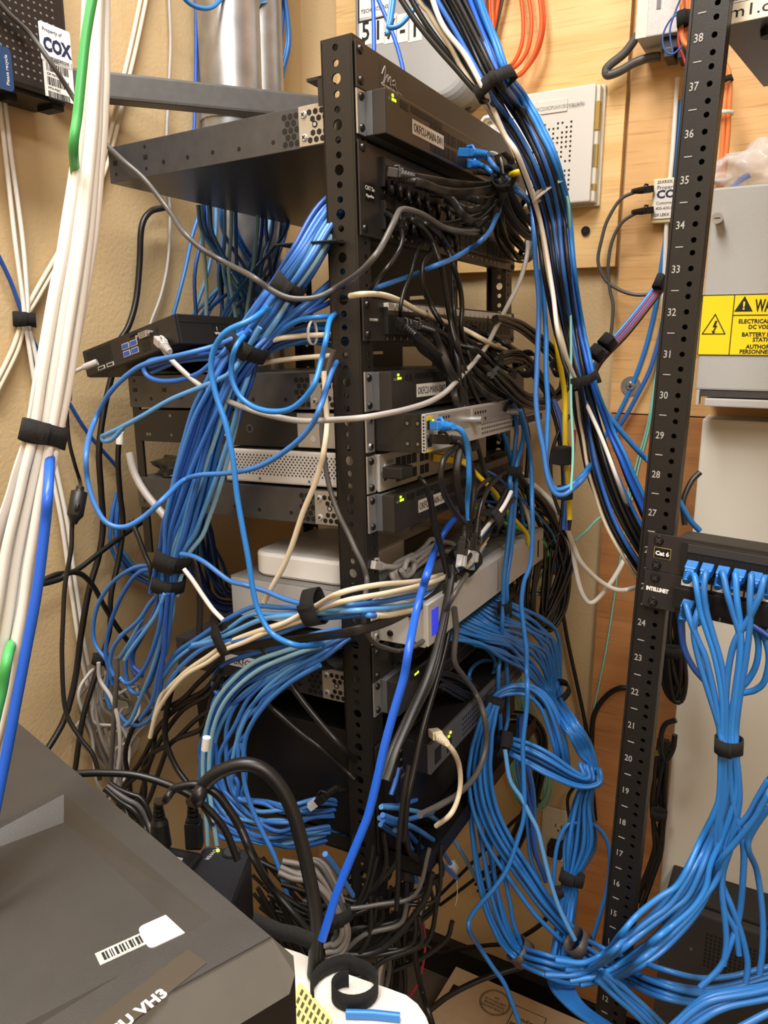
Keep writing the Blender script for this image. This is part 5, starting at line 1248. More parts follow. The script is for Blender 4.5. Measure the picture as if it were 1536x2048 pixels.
strap('small tie on the three blue cables below the router', 'f.08:1029,934 1028,956', 13, 10, 24)
strap('small tie on the two blue cables over the plug row', 'f.08:1009,1204 1009,1226', 12, 9, 22)
cable('long single blue cable dropping from the coil to the floor', 'f.09:1040,820 1052,860 1062,930 d1.08:1064,1002 1065,1065 1061,1127 1048,1165 1043,1206 1047,1252 1053,1300 1053,1346 d1.05:1055,1369 1053,1421 1046,1486 1047,1540 1049,1599 1047,1638 1034,1685 1015,1737 989,1776 956,1813 939,1839 939,1862 d1.1:958,1893 984,1932 1008,1966 1023,2003 1039,2047 1050,2080', 'p', 3.3)
# mess of wires between the third switch and the rack end
rng = random.Random(17); cols = 'knkakdykqkmkkwkndk'
for k in range(34):
    x0, y0 = rng.uniform(935, 1040), rng.uniform(930, 1040); x1, y1 = rng.uniform(1015, 1110), rng.uniform(1000, 1140)
    c = cols[k % len(cols)]; w_ = {'k': 'black', 'n': 'green', 'a': 'blue', 'd': 'deep blue', 'y': 'yellow', 'q': 'aqua', 'm': 'red', 'w': 'white'}[c]
    cable(f'{w_} wire in the tangle beyond the third switch', f'f{rng.uniform(-.01, .05):.3f}:{x0:.0f},{y0:.0f} {x0*.6+x1*.4+rng.uniform(-20, 20):.0f},{y0*.6+y1*.4-rng.uniform(0, 30):.0f} {x1:.0f},{y1:.0f} f.0:{x1+rng.uniform(-30, 15):.0f},{y1+rng.uniform(20, 80):.0f}', c, rng.choice((2.2, 3)), group='tangle beyond the third switch, '+w_, name='wire')
bundle(10, 'black cable of the tall looped hank right of the power unit', 'tall black hank', 'f.03:1112,1060,8 1085,1090,12 1072,1150,14 1065,1210,14 1072,1248,12 1095,1235,12 1118,1190,14 1132,1140,14 1136,1095,12 1122,1065,8 1108,1052,6', 'k', r=2.9, seed=6, wob=.5, flatten=.9)
bundle(6, 'black cable inside the tall looped hank', 'inner loops of the tall black hank', 'f.02:1110,1060,6 1100,1110,8 1092,1170,10 1085,1240,10 1100,1255,8 1122,1215,8 1126,1150,10 1118,1090,8', 'k', r=2.9, seed=16, wob=.5, flatten=.9)
bundle(5, 'black cable feeding down into the tall hank', 'feed of the tall black hank', 'f.07:1035,950,8 1060,980,10 1090,1010,10 1108,1040,8 1116,1062,6', 'k', r=3.1, seed=5)
cable('red cable peeking out behind the tall hank', 'f-.02:1110,1150 1116,1110 1122,1075', 'm', 3.6); cable('short red wire beyond the power unit end', 'f-.03:1022,1135 1032,1155 1040,1175', 'm', 2.4)
bundle(5, 'coloured wire behind the plug row', 'coloured wires behind the plug row', 'f-.06:1020,1200,8 1050,1185,8 1085,1180,10 1108,1190,8 1105,1205,6', 'yqyqm', r=2.6, seed=4)
for k, s_ in enumerate(('f.02:1032,960 d1.15:1056,962 1085,985 1108,1010 1128,1045 1143,1080 1158,1118 1180,1145 1208,1168 1235,1180 1262,1178 d1.05:1300,1166', 'f.02:1040,955 d1.16:1070,972 1098,1000 1125,1040 1142,1080 1150,1130 1160,1175 1172,1200 1183,1206 1198,1195 1225,1160 1245,1125 1255,1100 d1.05:1268,1075')):
    cable(('white cable sagging in a wide curve to the right rack post', 'white cable dipping in a sharp V before the right rack post')[k], s_, 'w', 3.6)
cable('pale aqua fibre crossing to the black hank', 'd1.2:1150,1082 1175,1060 1200,1035 1250,1010', 'q', 2.2)
# ------------------------------------------------------------------ plug row and its cables
n = 19
gA = [parse(s_)[0] for s_ in ('f.075:958,1282 f.08:1005,1300 1055,1338 1092,1384 d1.1:1128,1440 1160,1495 1180,1530', 'f.07:990,1245 f.08:1040,1268 1090,1310 1106,1384 d1.1:1140,1438 1172,1492 1188,1540', 'f.07:1040,1205 f.08:1085,1228 1118,1275 1122,1380 d1.1:1150,1432 1184,1490 1199,1545')]
gB = [parse(s_)[0] for s_ in ('1', )] if False else None
rng = random.Random(41)
for k in range(n):
    t_ = k/(n-1); p = (F1 @ V((.118+t_*.205, -.010, -.349))); pf = F1.to_3x3() @ V((0, -1, 0))
    q_ = t_*2; a = min(int(q_), 1); f_ = q_-a
    P = [p+pf*.03]
    for j in range(len(gA[0])): ff = min(1.15, max(-.15, f_+(rng.uniform(-.35, .35) if j > 1 else rng.uniform(-.05, .05)))); P.append(gA[a][j]*(1-ff)+gA[a+1][j]*ff+V((0, 0, -.012*rng.random())))
    # hairpin back to the left tie
    if k % 2 == 0:
        u_ = -1+2*(k//2)/9; z_ = rng.uniform(-.012, .012); P += [at(1180+u_*20, 1534+u_*6, 1.09+z_), at(1184+u_*16, 1560+u_*8, 1.08+z_), at(1150+u_*8, 1556+u_*18, 1.08+z_), at(1100, 1530+u_*22, 1.08+z_), at(1055, 1507+u_*21, 1.09+z_), at(1003, 1487+u_*13, 1.11), at(988, 1490+u_*8, 1.16)]
    else:
        u_ = (-1+2*(k//2)/8)*(1 if k % 4 == 1 else -1); z_ = rng.uniform(-.015, .015); P += [at(1178+u_*12, 1566, 1.1+z_), at(1165+u_*17, 1610, 1.1+z_), at(1160+u_*30, 1690, 1.1+z_), at(1144+u_*13, 1752, 1.1), at(1136+u_*14, 1800, 1.1), at(1124+u_*16, 1890, 1.09+z_), at(1120+u_*22, 1960, 1.06), at(1150+u_*16, 2010, 1.0), at(1215+u_*16, 2058, .95)]
    o = tube_obj('patch_cable', smooth_path(P, 6), .0031, CB['p'], None)
    tag(o, 'blue patch cable from the low plug row doubling back left at the hairpin' if k % 2 == 0 else 'blue patch cable from the low plug row going down past the outlet', 'cable', 'plug row cables, hairpin' if k % 2 == 0 else 'plug row cables, downward')
    plug(o, p, pf+V((0, 0, -.05)), (0, 0, 1), 'p', length=.022, boot=.014)
strap('black tie on the fanned blue cables right of the plug row', 'f.075:1099,1374 1109,1398', 34, 30, 17)
strap('black tie at the left end of the hairpin', 'd1.10:1016,1489 1000,1485', 24, 18, 22)
cable('lowest blue plug row cable ringing back left in a small loop', 'f.06:950,1290 f.05:975,1300 990,1325 985,1350 f.03:970,1365 950,1366 938,1355 945,1335 965,1322 985,1325 998,1338', 'p', 3)
bundle(5, 'blue cable arching over to the left tie beyond the slim gateway', 'blue arch behind the long single cable', 'd1.12:985,1400,6 1000,1385,8 1030,1376,11 1062,1380,12 1092,1405,13 1112,1450,14 1125,1500,14 d1.14:1130,1540,16', 'p', r=3.1, seed=7)
strap('dark tie on the blue cables at the end of the slim gateway', 'd1.09:992,1392 982,1424', 17, 13, 26)
bundle(7, 'blue cable going down from the tie at the slim gateway', 'blue fall below the gateway tie, right hand run', 'd1.08:988,1408,9 972,1450,16 962,1510,22 962,1560,26 975,1620,28 1003,1680,30 1045,1745,30 1085,1805,29 1125,1855,24 1155,1887,18 d1.0:1200,1918,24 1252,1945,28 d.9:1320,1972,32 1400,1988,30 1470,1980,28 1550,1960,32 1700,1920,34 1850,1880,34', 'p', r=3.2, seed=15, wob=.2, flatten=.5)
bundle(7, 'blue cable falling straight to the lower left tie', 'blue fall below the gateway tie, left hand run', 'd1.1:985,1408,9 966,1460,18 955,1540,26 962,1640,34 975,1730,36 990,1800,34 1010,1860,26 1040,1906,17 d1.04:1085,1925,22 1140,1938,26 1200,1930,30 d.95:1250,1905,34 1310,1860,36 1370,1790,38 1415,1700,34 1450,1610,24 1462,1545,15 d.82:1456,1490,12', 'p', r=3.2, seed=25, wob=.2, flatten=.5)
cable('single blue cable joining the lower right run from the left', 'd1.05:1010,1500 1020,1560 1042,1595 1060,1630 1075,1660 1085,1700 1100,1760 1120,1820 1150,1880', 'c', 3.2)
strap('grey brown tie on the right hand blue run above the floor box', 'd1.05:1143,1876 1169,1900', 26, 27, 26, m=mat('taped_brown', '4a403a', .5), tail=False)
strap('grey brown tie on the left hand blue run above the floor box', 'd1.1:1028,1894 1054,1916', 25, 27, 26, m=mat('taped_brown', '4a403a', .5), tail=False)
strap('black tie on the downward blue cables near the outlet', 'd1.09:1147,1738 1139,1772', 22, 15, 24)
cable('blue cable arching out right near the outlet', 'd1.1:1165,1640 1195,1655 1215,1685 1220,1730 1214,1780 1200,1830 1185,1880', 'p', 3); cable('blue cable ringing left near the outlet', 'd1.1:1160,1645 1135,1650 1118,1680 1110,1720 1108,1765 1115,1790', 'p', 3)
strap('tiny black tie on two blue cables left of the outlet run', 'd1.08:1112,1772 1118,1798', 9, 8, 18)
bundle(4, 'deep blue cable hanging behind the blue fall', 'deep blue cables behind the blue fall', 'd1.2:1040,1430,14 1045,1520,16 1055,1600,18 1065,1700,18 1090,1760,14', 'pddp', r=3, seed=33)
bundle(9, 'aqua strand of the fibre hank low on the painted wall', 'aqua fibre hank', 'b.03:1010,1470,8 1030,1560,16 1055,1610,16 1080,1610,14 1095,1575,14 1085,1520,14 1060,1470,12 1040,1400,8 1030,1330,6', 'q', r=1.6, seed=3, wob=.5)
lerpcables(3, 'aqua fibre strand rising from the hank', 'aqua strands rising from the hank', ['b.03:1040,1460 1045,1380 1030,1320 1048,1250', 'b.04:1090,1470 1070,1420 1050,1370 1030,1320'], 'q', r=1.4)
bundle(6, 'black cable running behind the blue fall', 'black cables behind the blue fall', 'b.06:1020,1435,14 1060,1440,12 1085,1480,12 1075,1560,14 1050,1640,14 1010,1720,12 960,1780,12', 'k', r=3, seed=13)
cable('black cable slanting down the wall to the plywood', 'b.02:1122,1205 1135,1280 1150,1350 1165,1420 1178,1490', 'k', 3.8); cable('thick black cable hooking from the plywood down to the outlet', 'b.02:1262,1378 1240,1376 1215,1390 1192,1420 1184,1460 1184,1560 1190,1640', 'k', 5)
cable('thin pale aqua fibre hanging down the lower plywood', 'b.02:1258,960 1250,1050 1235,1150 1225,1220 1212,1300 1198,1370 1186,1430 1182,1500', 'q', 1.7)
cable('black cord plugged into the wall outlet', 'b.05:1100,1700 1120,1690 1140,1660 1135,1600 1150,1570', 'k', 3.4); cable('black cord lying along the baseboard', 'b.05:840,1880 880,1905 930,1895 980,1890 1020,1885 1080,1850 1110,1810 1130,1760', 'k', 4.6)
cable('black cords rising diagonally behind the blue fall', 'b.04:880,1790 930,1740 980,1690 1030,1640 1080,1600', 'k', 3.6); cable('second black cord rising diagonally behind the blue fall', 'b.05:880,1810 940,1765 1000,1715 1060,1650', 'k', 3.6)
cable('black cord crossing the cardboard box', 'd1.28:860,2020 900,1990 960,1960 1020,1940 1070,1925', 'k', 5)
o = MB().box((-.016, -.03, -.014), (.016, 0, .014), ch=.005).build('wall_plug', M_blk2); o.matrix_world = FB @ Matrix.Translation(bl3(1116, 1690, .008)); tag(o, 'black wall plug in the lower socket of the outlet', 'plug')
# ------------------------------------------------------------------ big black and blue bundle to the right rack
BIGL = {'k': 'black cable in the big bundle sweeping down to the right rack', 's': 'bright blue cable in the big bundle sweeping down to the right rack', 'b': 'blue cable in the big bundle sweeping down to the right rack', 'i': 'ivory cable in the big bundle sweeping down to the right rack', 'r': 'royal blue cable in the big bundle sweeping down to the right rack'}
bundle(29, BIGL, {c: 'big bundle to the right rack, '+c for c in BIGL}, 'd.74:880,-40,52 905,0,46 950,90,38 989,170,31 d.80:1020,215,34 1050,265,36 1085,340,38 d.86:1110,430,38 1124,540,36 d.92:1140,640,33 1152,700,30 1168,765,25 d.97:1188,850,34 1215,940,44 1246,1020,46 1282,1090,42 d1.0:1330,1160,40', 'krskbkskkrkbkskikkbskkrkbkskk', r=2.6, seed=18, flatten=.55, wob=.22)
cable('ivory cable on the left side of the big bundle', 'd.73:855,-30 885,50 930,110 968,180 d.76:985,215 1010,270 1040,320 d.85:1080,440 1105,580 1120,680 d.93:1165,790 1205,880 1235,960 d.98:1262,1030 1290,1080', 'w', 2.6)
cable('black cable on the far left of the big bundle crossing the enclosure', 'd.74:790,-20 830,40 870,90 910,135 945,175 975,205', 'k', 2.9); cable('second black cable crossing the enclosure toward the big bundle', 'd.75:812,-20 850,45 895,105 935,150 968,190', 'k', 2.9)
strap('black tape strap round the big bundle in front of the gateway', 'd.735:980,152 998,186', 40, 24, 26)
strap('black tape strap round the big bundle beside the washer', 'd.93:1163,752 1173,780', 29, 18, 20)
ribbon('black tape tail of the lower big bundle strap', [at(x, y, .90) for x, y in ((1140, 768), (1160, 764), (1180, 758), (1192, 748))], V((0, 0, .012)), .0015, M_velcro, 'strap_tail', 'strip')
for k, s_ in enumerate(('d1.1:745,-20 748,60 748,130', 'd1.1:748,-20 770,30 790,80 803,125 812,170', 'd.95:790,-20 782,40 778,55 800,50 825,22 845,-10', 'd1.0:785,-20 775,60 772,68')):
    cable(('blue cable dropping straight in front of the grey enclosure', 'blue cable curving down over the grey enclosure to the rack top', 'sky blue cable turning up in a V before the enclosure', 'sky blue cable crossing the number stickers')[k], s_, 'rrsc'[k], 3)
for k in range(2): strap(('white zip tie on the big bundle', 'lower white zip tie on the big bundle')[k], f'd.82:{1090+k*2},{373+k*8} {1094+k*2},{379+k*8}', 32, 18, 6, name='zip_tie', m=M_white, tail=False)
cable('thin aqua fibre running along the big bundle', 'd.84:1128,380 1138,420 d.9:1140,560 1142,680 1142,800 1146,900 1142,980', 'q', 1.6)
bundle(4, 'dark cable falling behind the yellow cable', 'dark cables behind the yellow cable', 'd1.12:1105,800,10 1118,850,12 1128,930,14 1132,1010,14 1128,1060,12', 'kdkd', r=2.8, seed=2)
cable('black loop beside the yellow cable', 'd1.12:1140,830 1115,870 1102,920 1105,980 1120,1030', 'k', 2.6); cable('red wire beside the yellow cable', 'd1.1:1150,860 1145,920 1138,970', 'm', 2.2)
# multicolour cross bundle from the right rack post to the big bundle
for k, (c, w_) in enumerate((('s', 'blue'), ('m', 'red'), ('b', 'deeper blue'), ('m', 'lower red'), ('k', 'black'))):
    cable(f'{w_} wire of the thin cross bundle between plywood bolt and post', f'd1.05:{1320+k*2},{560+k*4} {1290+k},{600+k*5} {1250+k},{650+k*5} {1215+k},{690+k*4} {1195+k},{718+k*3} {1180+k},{752+k*2}', c, 2.8)
for k in range(2): strap(('upper black tie on the thin cross bundle', 'lower black tie on the thin cross bundle')[k], f'd1.03:{1222-k*22},{676+k*22} {1208-k*22},{692+k*22}', 15, 11, 22)
strap('black tip wrap of the thin cross bundle at the post', 'd1.04:1323,556 1316,572', 9, 8, 26)
# orange loops on the plywood
OR = 'orange fibre loops on the plywood'
for k, s_ in enumerate(('b.05:1040,-20 1046,30 1045,80 1032,118 1012,135 995,122 985,80 978,-20', 'b.06:1055,-20 1063,40 1058,90 1040,125 1015,140 998,128 988,90 984,-20', 'b.05:1082,-20 1088,40 1080,90 1062,125 1040,148 1018,160 1000,140 988,95', 'b.06:1078,-20 1083,50 1072,100 1050,140 1028,155 1008,150 992,120 975,40', 'b.05:1000,-20 990,40 984,80 992,110')):
    cable(('innermost', 'second', 'outermost', 'third', 'straight')[k]+' orange fibre loop on the pale plywood', s_, 'o', 3.4)
cable('dark grey rod like cord running down left of the orange loops', 'b.04:1008,-20 985,80 962,160 935,222', 'G', 4)
# clip and sticker behind the blank panel end
o = MB().tube([(-.014, 0, 0), (-.006, 0, .009), (.006, 0, .009), (.012, 0, 0), (.018, 0, -.012)], .004, 8).box((.006, -.003, -.02), (.028, .003, -.004), ch=.001).build('white_clip', M_white); o.matrix_world = Matrix.Translation(pt('b', .06, 976, 246)) @ FB.to_3x3().to_4x4(); tag(o, 'white plastic clip peeking over the blank panel', 'clip')
# ------------------------------------------------------------------ cables round the right rack post
cable('thick grey cord looping from the metal fibre box to its connectors', 'b.05:1276,70 1250,105 1222,128 1212,140 1216,150 1240,142 1270,125 1300,115 1320,113', 'G', 7, name='power_cable')
cable('white cable running up left of the right rack post', 'b.03:1355,155 1352,200 1346,290 1340,360 1334,430 1330,520 1326,620 1322,720 1318,800 d1.0:1305,950 1300,1010', 'w', 3.6)
cable('blue cable half hidden by the right rack post', 'b.02:1362,200 1356,280 1350,340 1340,390 1332,470 1322,540 1312,610 1290,700 1260,780 1225,850 1190,900', 's', 4)
cable('second blue cable slanting out from behind the right rack post', 'b.03:1330,620 1318,680 1300,740 1275,790 1250,835 1225,870', 'b', 4)
cable('blue cable from the big bundle to the patch panel top', 'd.98:1180,770 1205,815 1240,860 1275,900 1300,925 d.93:1330,960 1360,1005 1380,1040 1400,1062', 's', 3.4)
for k in range(2): cable(('aqua fibre pair behind the post, left strand', 'aqua fibre pair behind the post, right strand')[k], f'b.02:{1322+k*3},640 {1312+k*3},740 {1295+k*4},850 {1272+k*6},930 {1258+k*6},1000', 'q', 1.8)
for k, s_ in enumerate(('b.05:1290,380 1268,385 1240,400 1215,440 1203,480 1196,520 1205,550 1225,572 1262,588 1300,588 1345,570', 'b.05:1290,422 1265,430 1240,450 1222,490 1216,540 1220,580 1226,610 1224,650 1220,680')):
    o, P = cable(('upper black cable looping out of the junction box', 'lower black cable hanging from the junction box')[k], s_, 'G', 3)
    plug(o, pt('b', .045, 1300, (379, 421)[k]), P[0]-pt('b', .045, 1300, (379, 421)[k]), (0, 0, 1), 'k', length=.014, boot=.02)
for k in range(2):
    cable(('left orange fibre running down behind the right rack post', 'right orange fibre running down behind the right rack post')[k], f'b.11:{1375+k*8},-20 {1372+k*6},40 {1370+k*8},80 {1384+k*8},105 {1420+k*6},115 {1444+k*8},130 {1452+k*8},165 {1448+k*10},220 {1446+k*10},270 {1442+k*8},330 {1434+k*8},382', 'O', 3.6)
cable('loose orange fibre looping past the metal fibre box', 'b.12:1362,-20 1364,30 1362,60 1368,85 1378,92', 'O', 3.6)
strap('black hook tape on the orange fibres by the metal fibre box', 'b.125:1368,26 1369,48', 13, 10, 26); strap('black tie on the orange fibres right of the post', 'b.115:1448,156 1452,168', 12, 9, 12)
for k, y_ in enumerate((225, 362)): strap(('upper clear zip tie on the orange fibres', 'lower clear zip tie on the orange fibres')[k], f'b.115:{1450-k*10},{y_-3} {1449-k*10},{y_+5}', 14, 9, 8, name='zip_tie', m=M_offw, tail=False)
for k, s_ in enumerate(('b.13:1368,-20 1352,20 1340,60 1345,105', 'b.13:1375,25 1345,35 1326,70 1330,100 1345,108 1362,95')): cable(('thin blue wire hanging before the metal fibre box', 'thin blue wire looping round the connectors')[k], s_, 'd', 1.4)
cable('dark red wire by the connectors behind the post', 'b.12:1358,40 1357,85 1366,112 1372,130', 'm', 2)
cable('blue cable behind the plastic bag', 'b.10:1440,400 1462,378 1482,360 1500,350', 'r', 4)
# plastic bag on the battery cabinet
bm = bmesh.new(); bmesh.ops.create_icosphere(bm, subdivisions=4, radius=1)
rng = random.Random(5); from mathutils import noise as mnoise
for v in bm.verts:
    p = v.co.copy(); k = 1+.38*mnoise.noise(p*1.9)+.16*mnoise.noise(p*5+V((3, 1, 2)))+.06*mnoise.noise(p*13)
    v.co = V((p.x*.066*k, p.y*.045*k, max(-.026, p.z*.036*k+(.012 if p.x > .3 else 0))))
me = bpy.data.meshes.new('plastic_bag'); bm.to_mesh(me); bm.free()
for p in me.polygons: p.use_smooth = True
me.materials.append(mat('bag_film', 'f0f2f4', .15, alpha=.42, bump=.8, bscale=60)); o = bpy.data.objects.new('plastic_bag', me); C.objects.link(o)
pb = bl3(1530, 352, .12); pb.z = bl3(1414, 377, .17).z+.027; o.matrix_world = FB @ Matrix.Translation(pb); tag(o, 'crumpled clear plastic bag on top of the battery cabinet', 'bag')
# ------------------------------------------------------------------ black cables behind the right rack post
bundle(9, 'black cable of the hank behind the right rack post', 'black hank behind the right post', 'b.22:1352,1190,10 1340,1230,12 1335,1300,14 1340,1370,16 1355,1400,12 1362,1360,10 1355,1290,10 1350,1220,10', 'k', r=4, seed=3, wob=.5)
strap('black tie on the hank behind the right rack post', 'b.25:1344,1296 1343,1310', 16, 12, 20)
cable('black cable curling under the hank behind the post', 'b.2:1352,1440 1330,1450 1322,1480 1330,1520 1345,1500 1350,1470', 'k', 4.5)
o, P = cable('black coax stub with a brass tip behind the post', 'b.2:1350,1488 1335,1500 1318,1505', 'k', 4); MB().cyl(P[-1], P[-1]+(P[-1]-P[-3]).normalized()*.018, .0045, n=12).build('brass_tip', mat('brass', 'b59a4a', .3, .9), o, M=Matrix.Translation(-o.location))
bundle(6, 'black cable snaking down between the post and the pale cabinet', 'black cables beside the pale cabinet', 'b.12:1330,1480,8 1318,1560,10 1312,1640,14 1315,1700,12 1300,1760,10 1280,1810,8', 'k', r=4, seed=4, wob=.5)
strap('black tie on the cables between the post and the pale cabinet', 'b.14:1318,1620 1316,1636', 14, 10, 18)
cable('black cable bowing out beside the lower cabinet edge', 'd1.1:1400,945 1385,960 1372,985 1366,1010 1370,1050', 'k', 4)
# ------------------------------------------------------------------ blue patch cables of the right rack
RB = 'blue patch cables of the right rack'
tops = ['f']
RC = [
 ('first', 0, 0, '1388,1150 1394,1180 1402,1225 1416,1269 1431,1318 1444,1391 1446,1465'), ('second', 0, 1, '1412,1145 1408,1175 1413,1222 1426,1269 1443,1330 1452,1400 1453,1465'),
 ('third', 0, 2, '1445,1145 1454,1185 1468,1232 1479,1269 1479,1318 1470,1385 1460,1465'), ('fourth', 0, 3, '1471,1148 1474,1198 1480,1244 1482,1293 1478,1342 1471,1400 1466,1465'),
 ('fifth', 0, 4, '1503,1150 1500,1198 1500,1246 1492,1318 1482,1379 1475,1430 1472,1465'), ('sixth', 0, 5, '1530,1155 1519,1193 1495,1242 1470,1283 1458,1332 1452,1391 1450,1465'),
 ('lower end', 1, 0, '1371,1208 1380,1240 1397,1283 1412,1318 1429,1391 1437,1440 1440,1465'), ('lower hidden', 1, 1, '1400,1215 1392,1235 1388,1270 1398,1320 1416,1380 1432,1430 1442,1465')]
TAILS = ['1442,1508 1439,1590 1425,1636 1400,1682 1376,1736 1353,1772 1317,1796 1275,1830 1242,1868 1215,1900 1170,1925 1110,1920', '1450,1510 1450,1591 1436,1646 1409,1698 1384,1742 1342,1807 1298,1841 1253,1876 1220,1907 1180,1935 1130,1940',
 '1462,1508 1458,1565 1442,1638 1420,1693 1400,1743 1375,1793 1339,1823 1289,1862 1237,1904 1190,1935 1150,1950 1090,1950', '1470,1508 1474,1577 1459,1636 1442,1682 1420,1732 1411,1776 1386,1815 1345,1851 1303,1884 1253,1920 1200,1950 1140,1962',
 '1473,1510 1479,1597 1467,1660 1453,1709 1436,1754 1414,1787 1375,1837 1317,1892 1273,1926 1220,1955 1160,1970', '1452,1510 1445,1600 1440,1690 1443,1760 1464,1815 1483,1868 1495,1924 1492,1965',
 '1446,1508 1440,1600 1432,1680 1439,1752 1447,1813 1453,1882 1447,1930', '1458,1510 1466,1600 1486,1685 1486,1757 1478,1835 1460,1890 1440,1935 1400,1975']
for k, (w_, pn, kk, s_) in enumerate(RC):
    p = rport(pn, kk); pw_ = F2 @ p; dn_ = (F2.to_3x3() @ V((0, -.8, -.75))).normalized()
    P = [pw_+dn_*.022]+parse('g.045:'+s_.split()[0]+' g.055:'+' '.join(s_.split()[1:]))[0]+parse('g.06:'+' '.join(TAILS[k].split()[:4])+' d.84:'+' '.join(TAILS[k].split()[4:9])+(' d.93:'+' '.join(TAILS[k].split()[9:]) if len(TAILS[k].split()) > 9 else ''))[0]
    o = tube_obj('patch_cable', smooth_path(P, 6), .0034, CB['s' if k in (0, 3) else 'p'])
    tag(o, f'{w_} blue patch cable plugged into the right rack' if pn == 0 else f'{w_} blue patch cable in the lower panel of the right rack', 'cable', None)
    d0 = (F2.to_3x3() @ V((0, -.85, -.5))).normalized(); plug(o, pw_+d0*.002, d0, F2.to_3x3() @ V((0, -.5, .85)), 'p', length=.014, boot=.014, k=1.0, latch=False)
strap('ridged black tie round the blue patch cables of the right rack', 'g.057:1457,1478 1456,1502', 24, 22, 30)
for k, s_ in enumerate(('g.0:1507,1249 1517,1289 1512,1330 1495,1362 1478,1378', 'g.0:1514,1252 1531,1281 1538,1318 1529,1362 1510,1380 1485,1386', 'g.0:1362,1200 1361,1222 1363,1264 1370,1301 1387,1335 1410,1362', 'g.01:1540,1275 1522,1262 1505,1250')):
    cable(('inner blue loop right of the strapped patch cables', 'outer blue loop right of the strapped patch cables', 'deep blue loop left of the strapped patch cables', 'dark blue cable under the lower patch panel')[k], s_, 'ssdd'[k], 3.6)
for k, s_ in enumerate(('g.06:1800,1250 1650,1400 1550,1545 1536,1562 1514,1599 1497,1630 1470,1663 1459,1702 d.84:1445,1752 1448,1815 1470,1860 1478,1910', 'g.07:1800,1290 1650,1440 1552,1580 1536,1591 1511,1635 1475,1680 1442,1719 d.86:1420,1760 1390,1800 1340,1850', 'g.06:1800,1330 1650,1480 1555,1600 1530,1625 1500,1672 1497,1700 d.84:1514,1743 1525,1827 1525,1896 1519,1949')):
    cable(('upper blue cable coming in from the right edge', 'middle blue cable coming in from the right edge', 'blue cable from the right edge dropping to the lower bundle')[k], s_, 'p', 3.4)
bundle(6, 'blue cable crossing the bottom right corner', 'blue cables in the bottom right corner', 'd.92:1200,1950,10 1248,1995,14 1310,2050,18 1350,2090,20', 'p', r=3.5, seed=4)
bundle(5, 'blue cable rising to the bottom right edge', 'blue cables at the bottom right edge', 'd.8:1330,2075,14 1392,2024,14 1442,1995,16 1550,1975,18 1750,1930,20', 'p', r=3.6, seed=14)
cable('single blue cable at the very bottom right corner', 'd.75:1450,2070 1490,2050 1550,2020 1700,1960', 'p', 3.6)

# ------------------------------------------------------------------ small bits
o, P = cable('grey lead plugged into the left end of the small computer', 'd1.02:172,733 160,738 149,745 142,765 d1.04:140,800', 'g', 2.6)
MB().tube([P[0]+(P[0]-P[4]).normalized()*.016, P[0], P[3]], [.0048, .0048, .0035], 8, flat=None).build('plug', CB['g'], o, M=Matrix.Translation(-o.location))
for k, (x_, y_, d_, lab) in enumerate(((239, 876, 1.02, 'pale marker sleeve on the black cable left of the third switch'), (411, 1487, .90, 'worn white marker band on the outer blue coil'), (632, 436, .86, 'white flag tag on a blue cable of the main bundle'), (655, 447, .86, 'half hidden white flag tag beside the rack post'))):
    p = at(x_, y_, d_); o = (MB().cyl((0, 0, -.008), (.001, 0, .008), .0048, n=12) if k < 2 else MB().box((-.006, 0, -.010), (.006, .0006, .010))).build('cable_marker', M_paper)
    o.matrix_world = Matrix.Translation(p) @ Matrix.Rotation((.05, .1, .5, .4)[k], 4, 'Y'); tag(o, lab, 'cable marker')
o, P = cable('black cable with a spare clear plug lying on the big blue coil', 's.03:660,1584 650,1586 s.01:685,1580 s-.03:710,1584', 'k', 2.8)
plug(o, pt('s', .034, 640, 1600), P[0]-pt('s', .034, 632, 1604), (0, 0, 1), 'k', length=.018, boot=.02, clear=True)
bm = bmesh.new(); bmesh.ops.create_icosphere(bm, subdivisions=4, radius=1)
for v in bm.verts:
    p = v.co.copy(); k = 1+.45*mnoise.noise(p*2.1)+.2*mnoise.noise(p*5); v.co = V((p.x*.05*k, p.y*.035*k, max(-.006, p.z*.018*k)))
me = bpy.data.meshes.new('crumpled_bag'); bm.to_mesh(me); bm.free(); me.materials.append(mat('black_film', '141414', .3))
for p in me.polygons: p.use_smooth = True
o = bpy.data.objects.new('crumpled_bag', me); C.objects.link(o); o.matrix_world = F1 @ Matrix.Translation((.07, .34, -.1432+.0068)) @ Matrix.Rotation(1.4, 4, 'Z'); tag(o, 'crumpled black bag lying on the rear of the third switch', 'bag')
# ------------------------------------------------------------------ white table in the foreground
TZ = .86
def flz(x, y, z): d = ray(x, y); return CAM+d*((z-CAMZ)/d.z)
outl = [flz(x, y, TZ) for x, y in ((560, 1893), (600, 1906), (700, 1950), (780, 1978), (812, 1990), (835, 2008), (850, 2030), (862, 2060), (870, 2110), (860, 2300), (300, 2300), (300, 1960), (500, 1930), (545, 1890))]
o0 = outl[0].copy(); o0.z = 0
t = thing('white_table', Matrix.Translation(o0), (0, 0, 0), 'white speckled table top with a rounded corner at the bottom', 'table')
spk = mat('speckled_laminate', 'ece7dd', .45, noise=.0)
nt = spk.node_tree; tc = nt.nodes.new('ShaderNodeTexCoord'); vo = nt.nodes.new('ShaderNodeTexVoronoi'); vo.inputs['Scale'].default_value = 420
rp = nt.nodes.new('ShaderNodeValToRGB'); rp.color_ramp.elements[0].position = .10; rp.color_ramp.elements[1].position = .16
rp.color_ramp.elements[0].color = (.32, .29, .25, 1); rp.color_ramp.elements[1].color = (*lin('ece7dd'), 1)
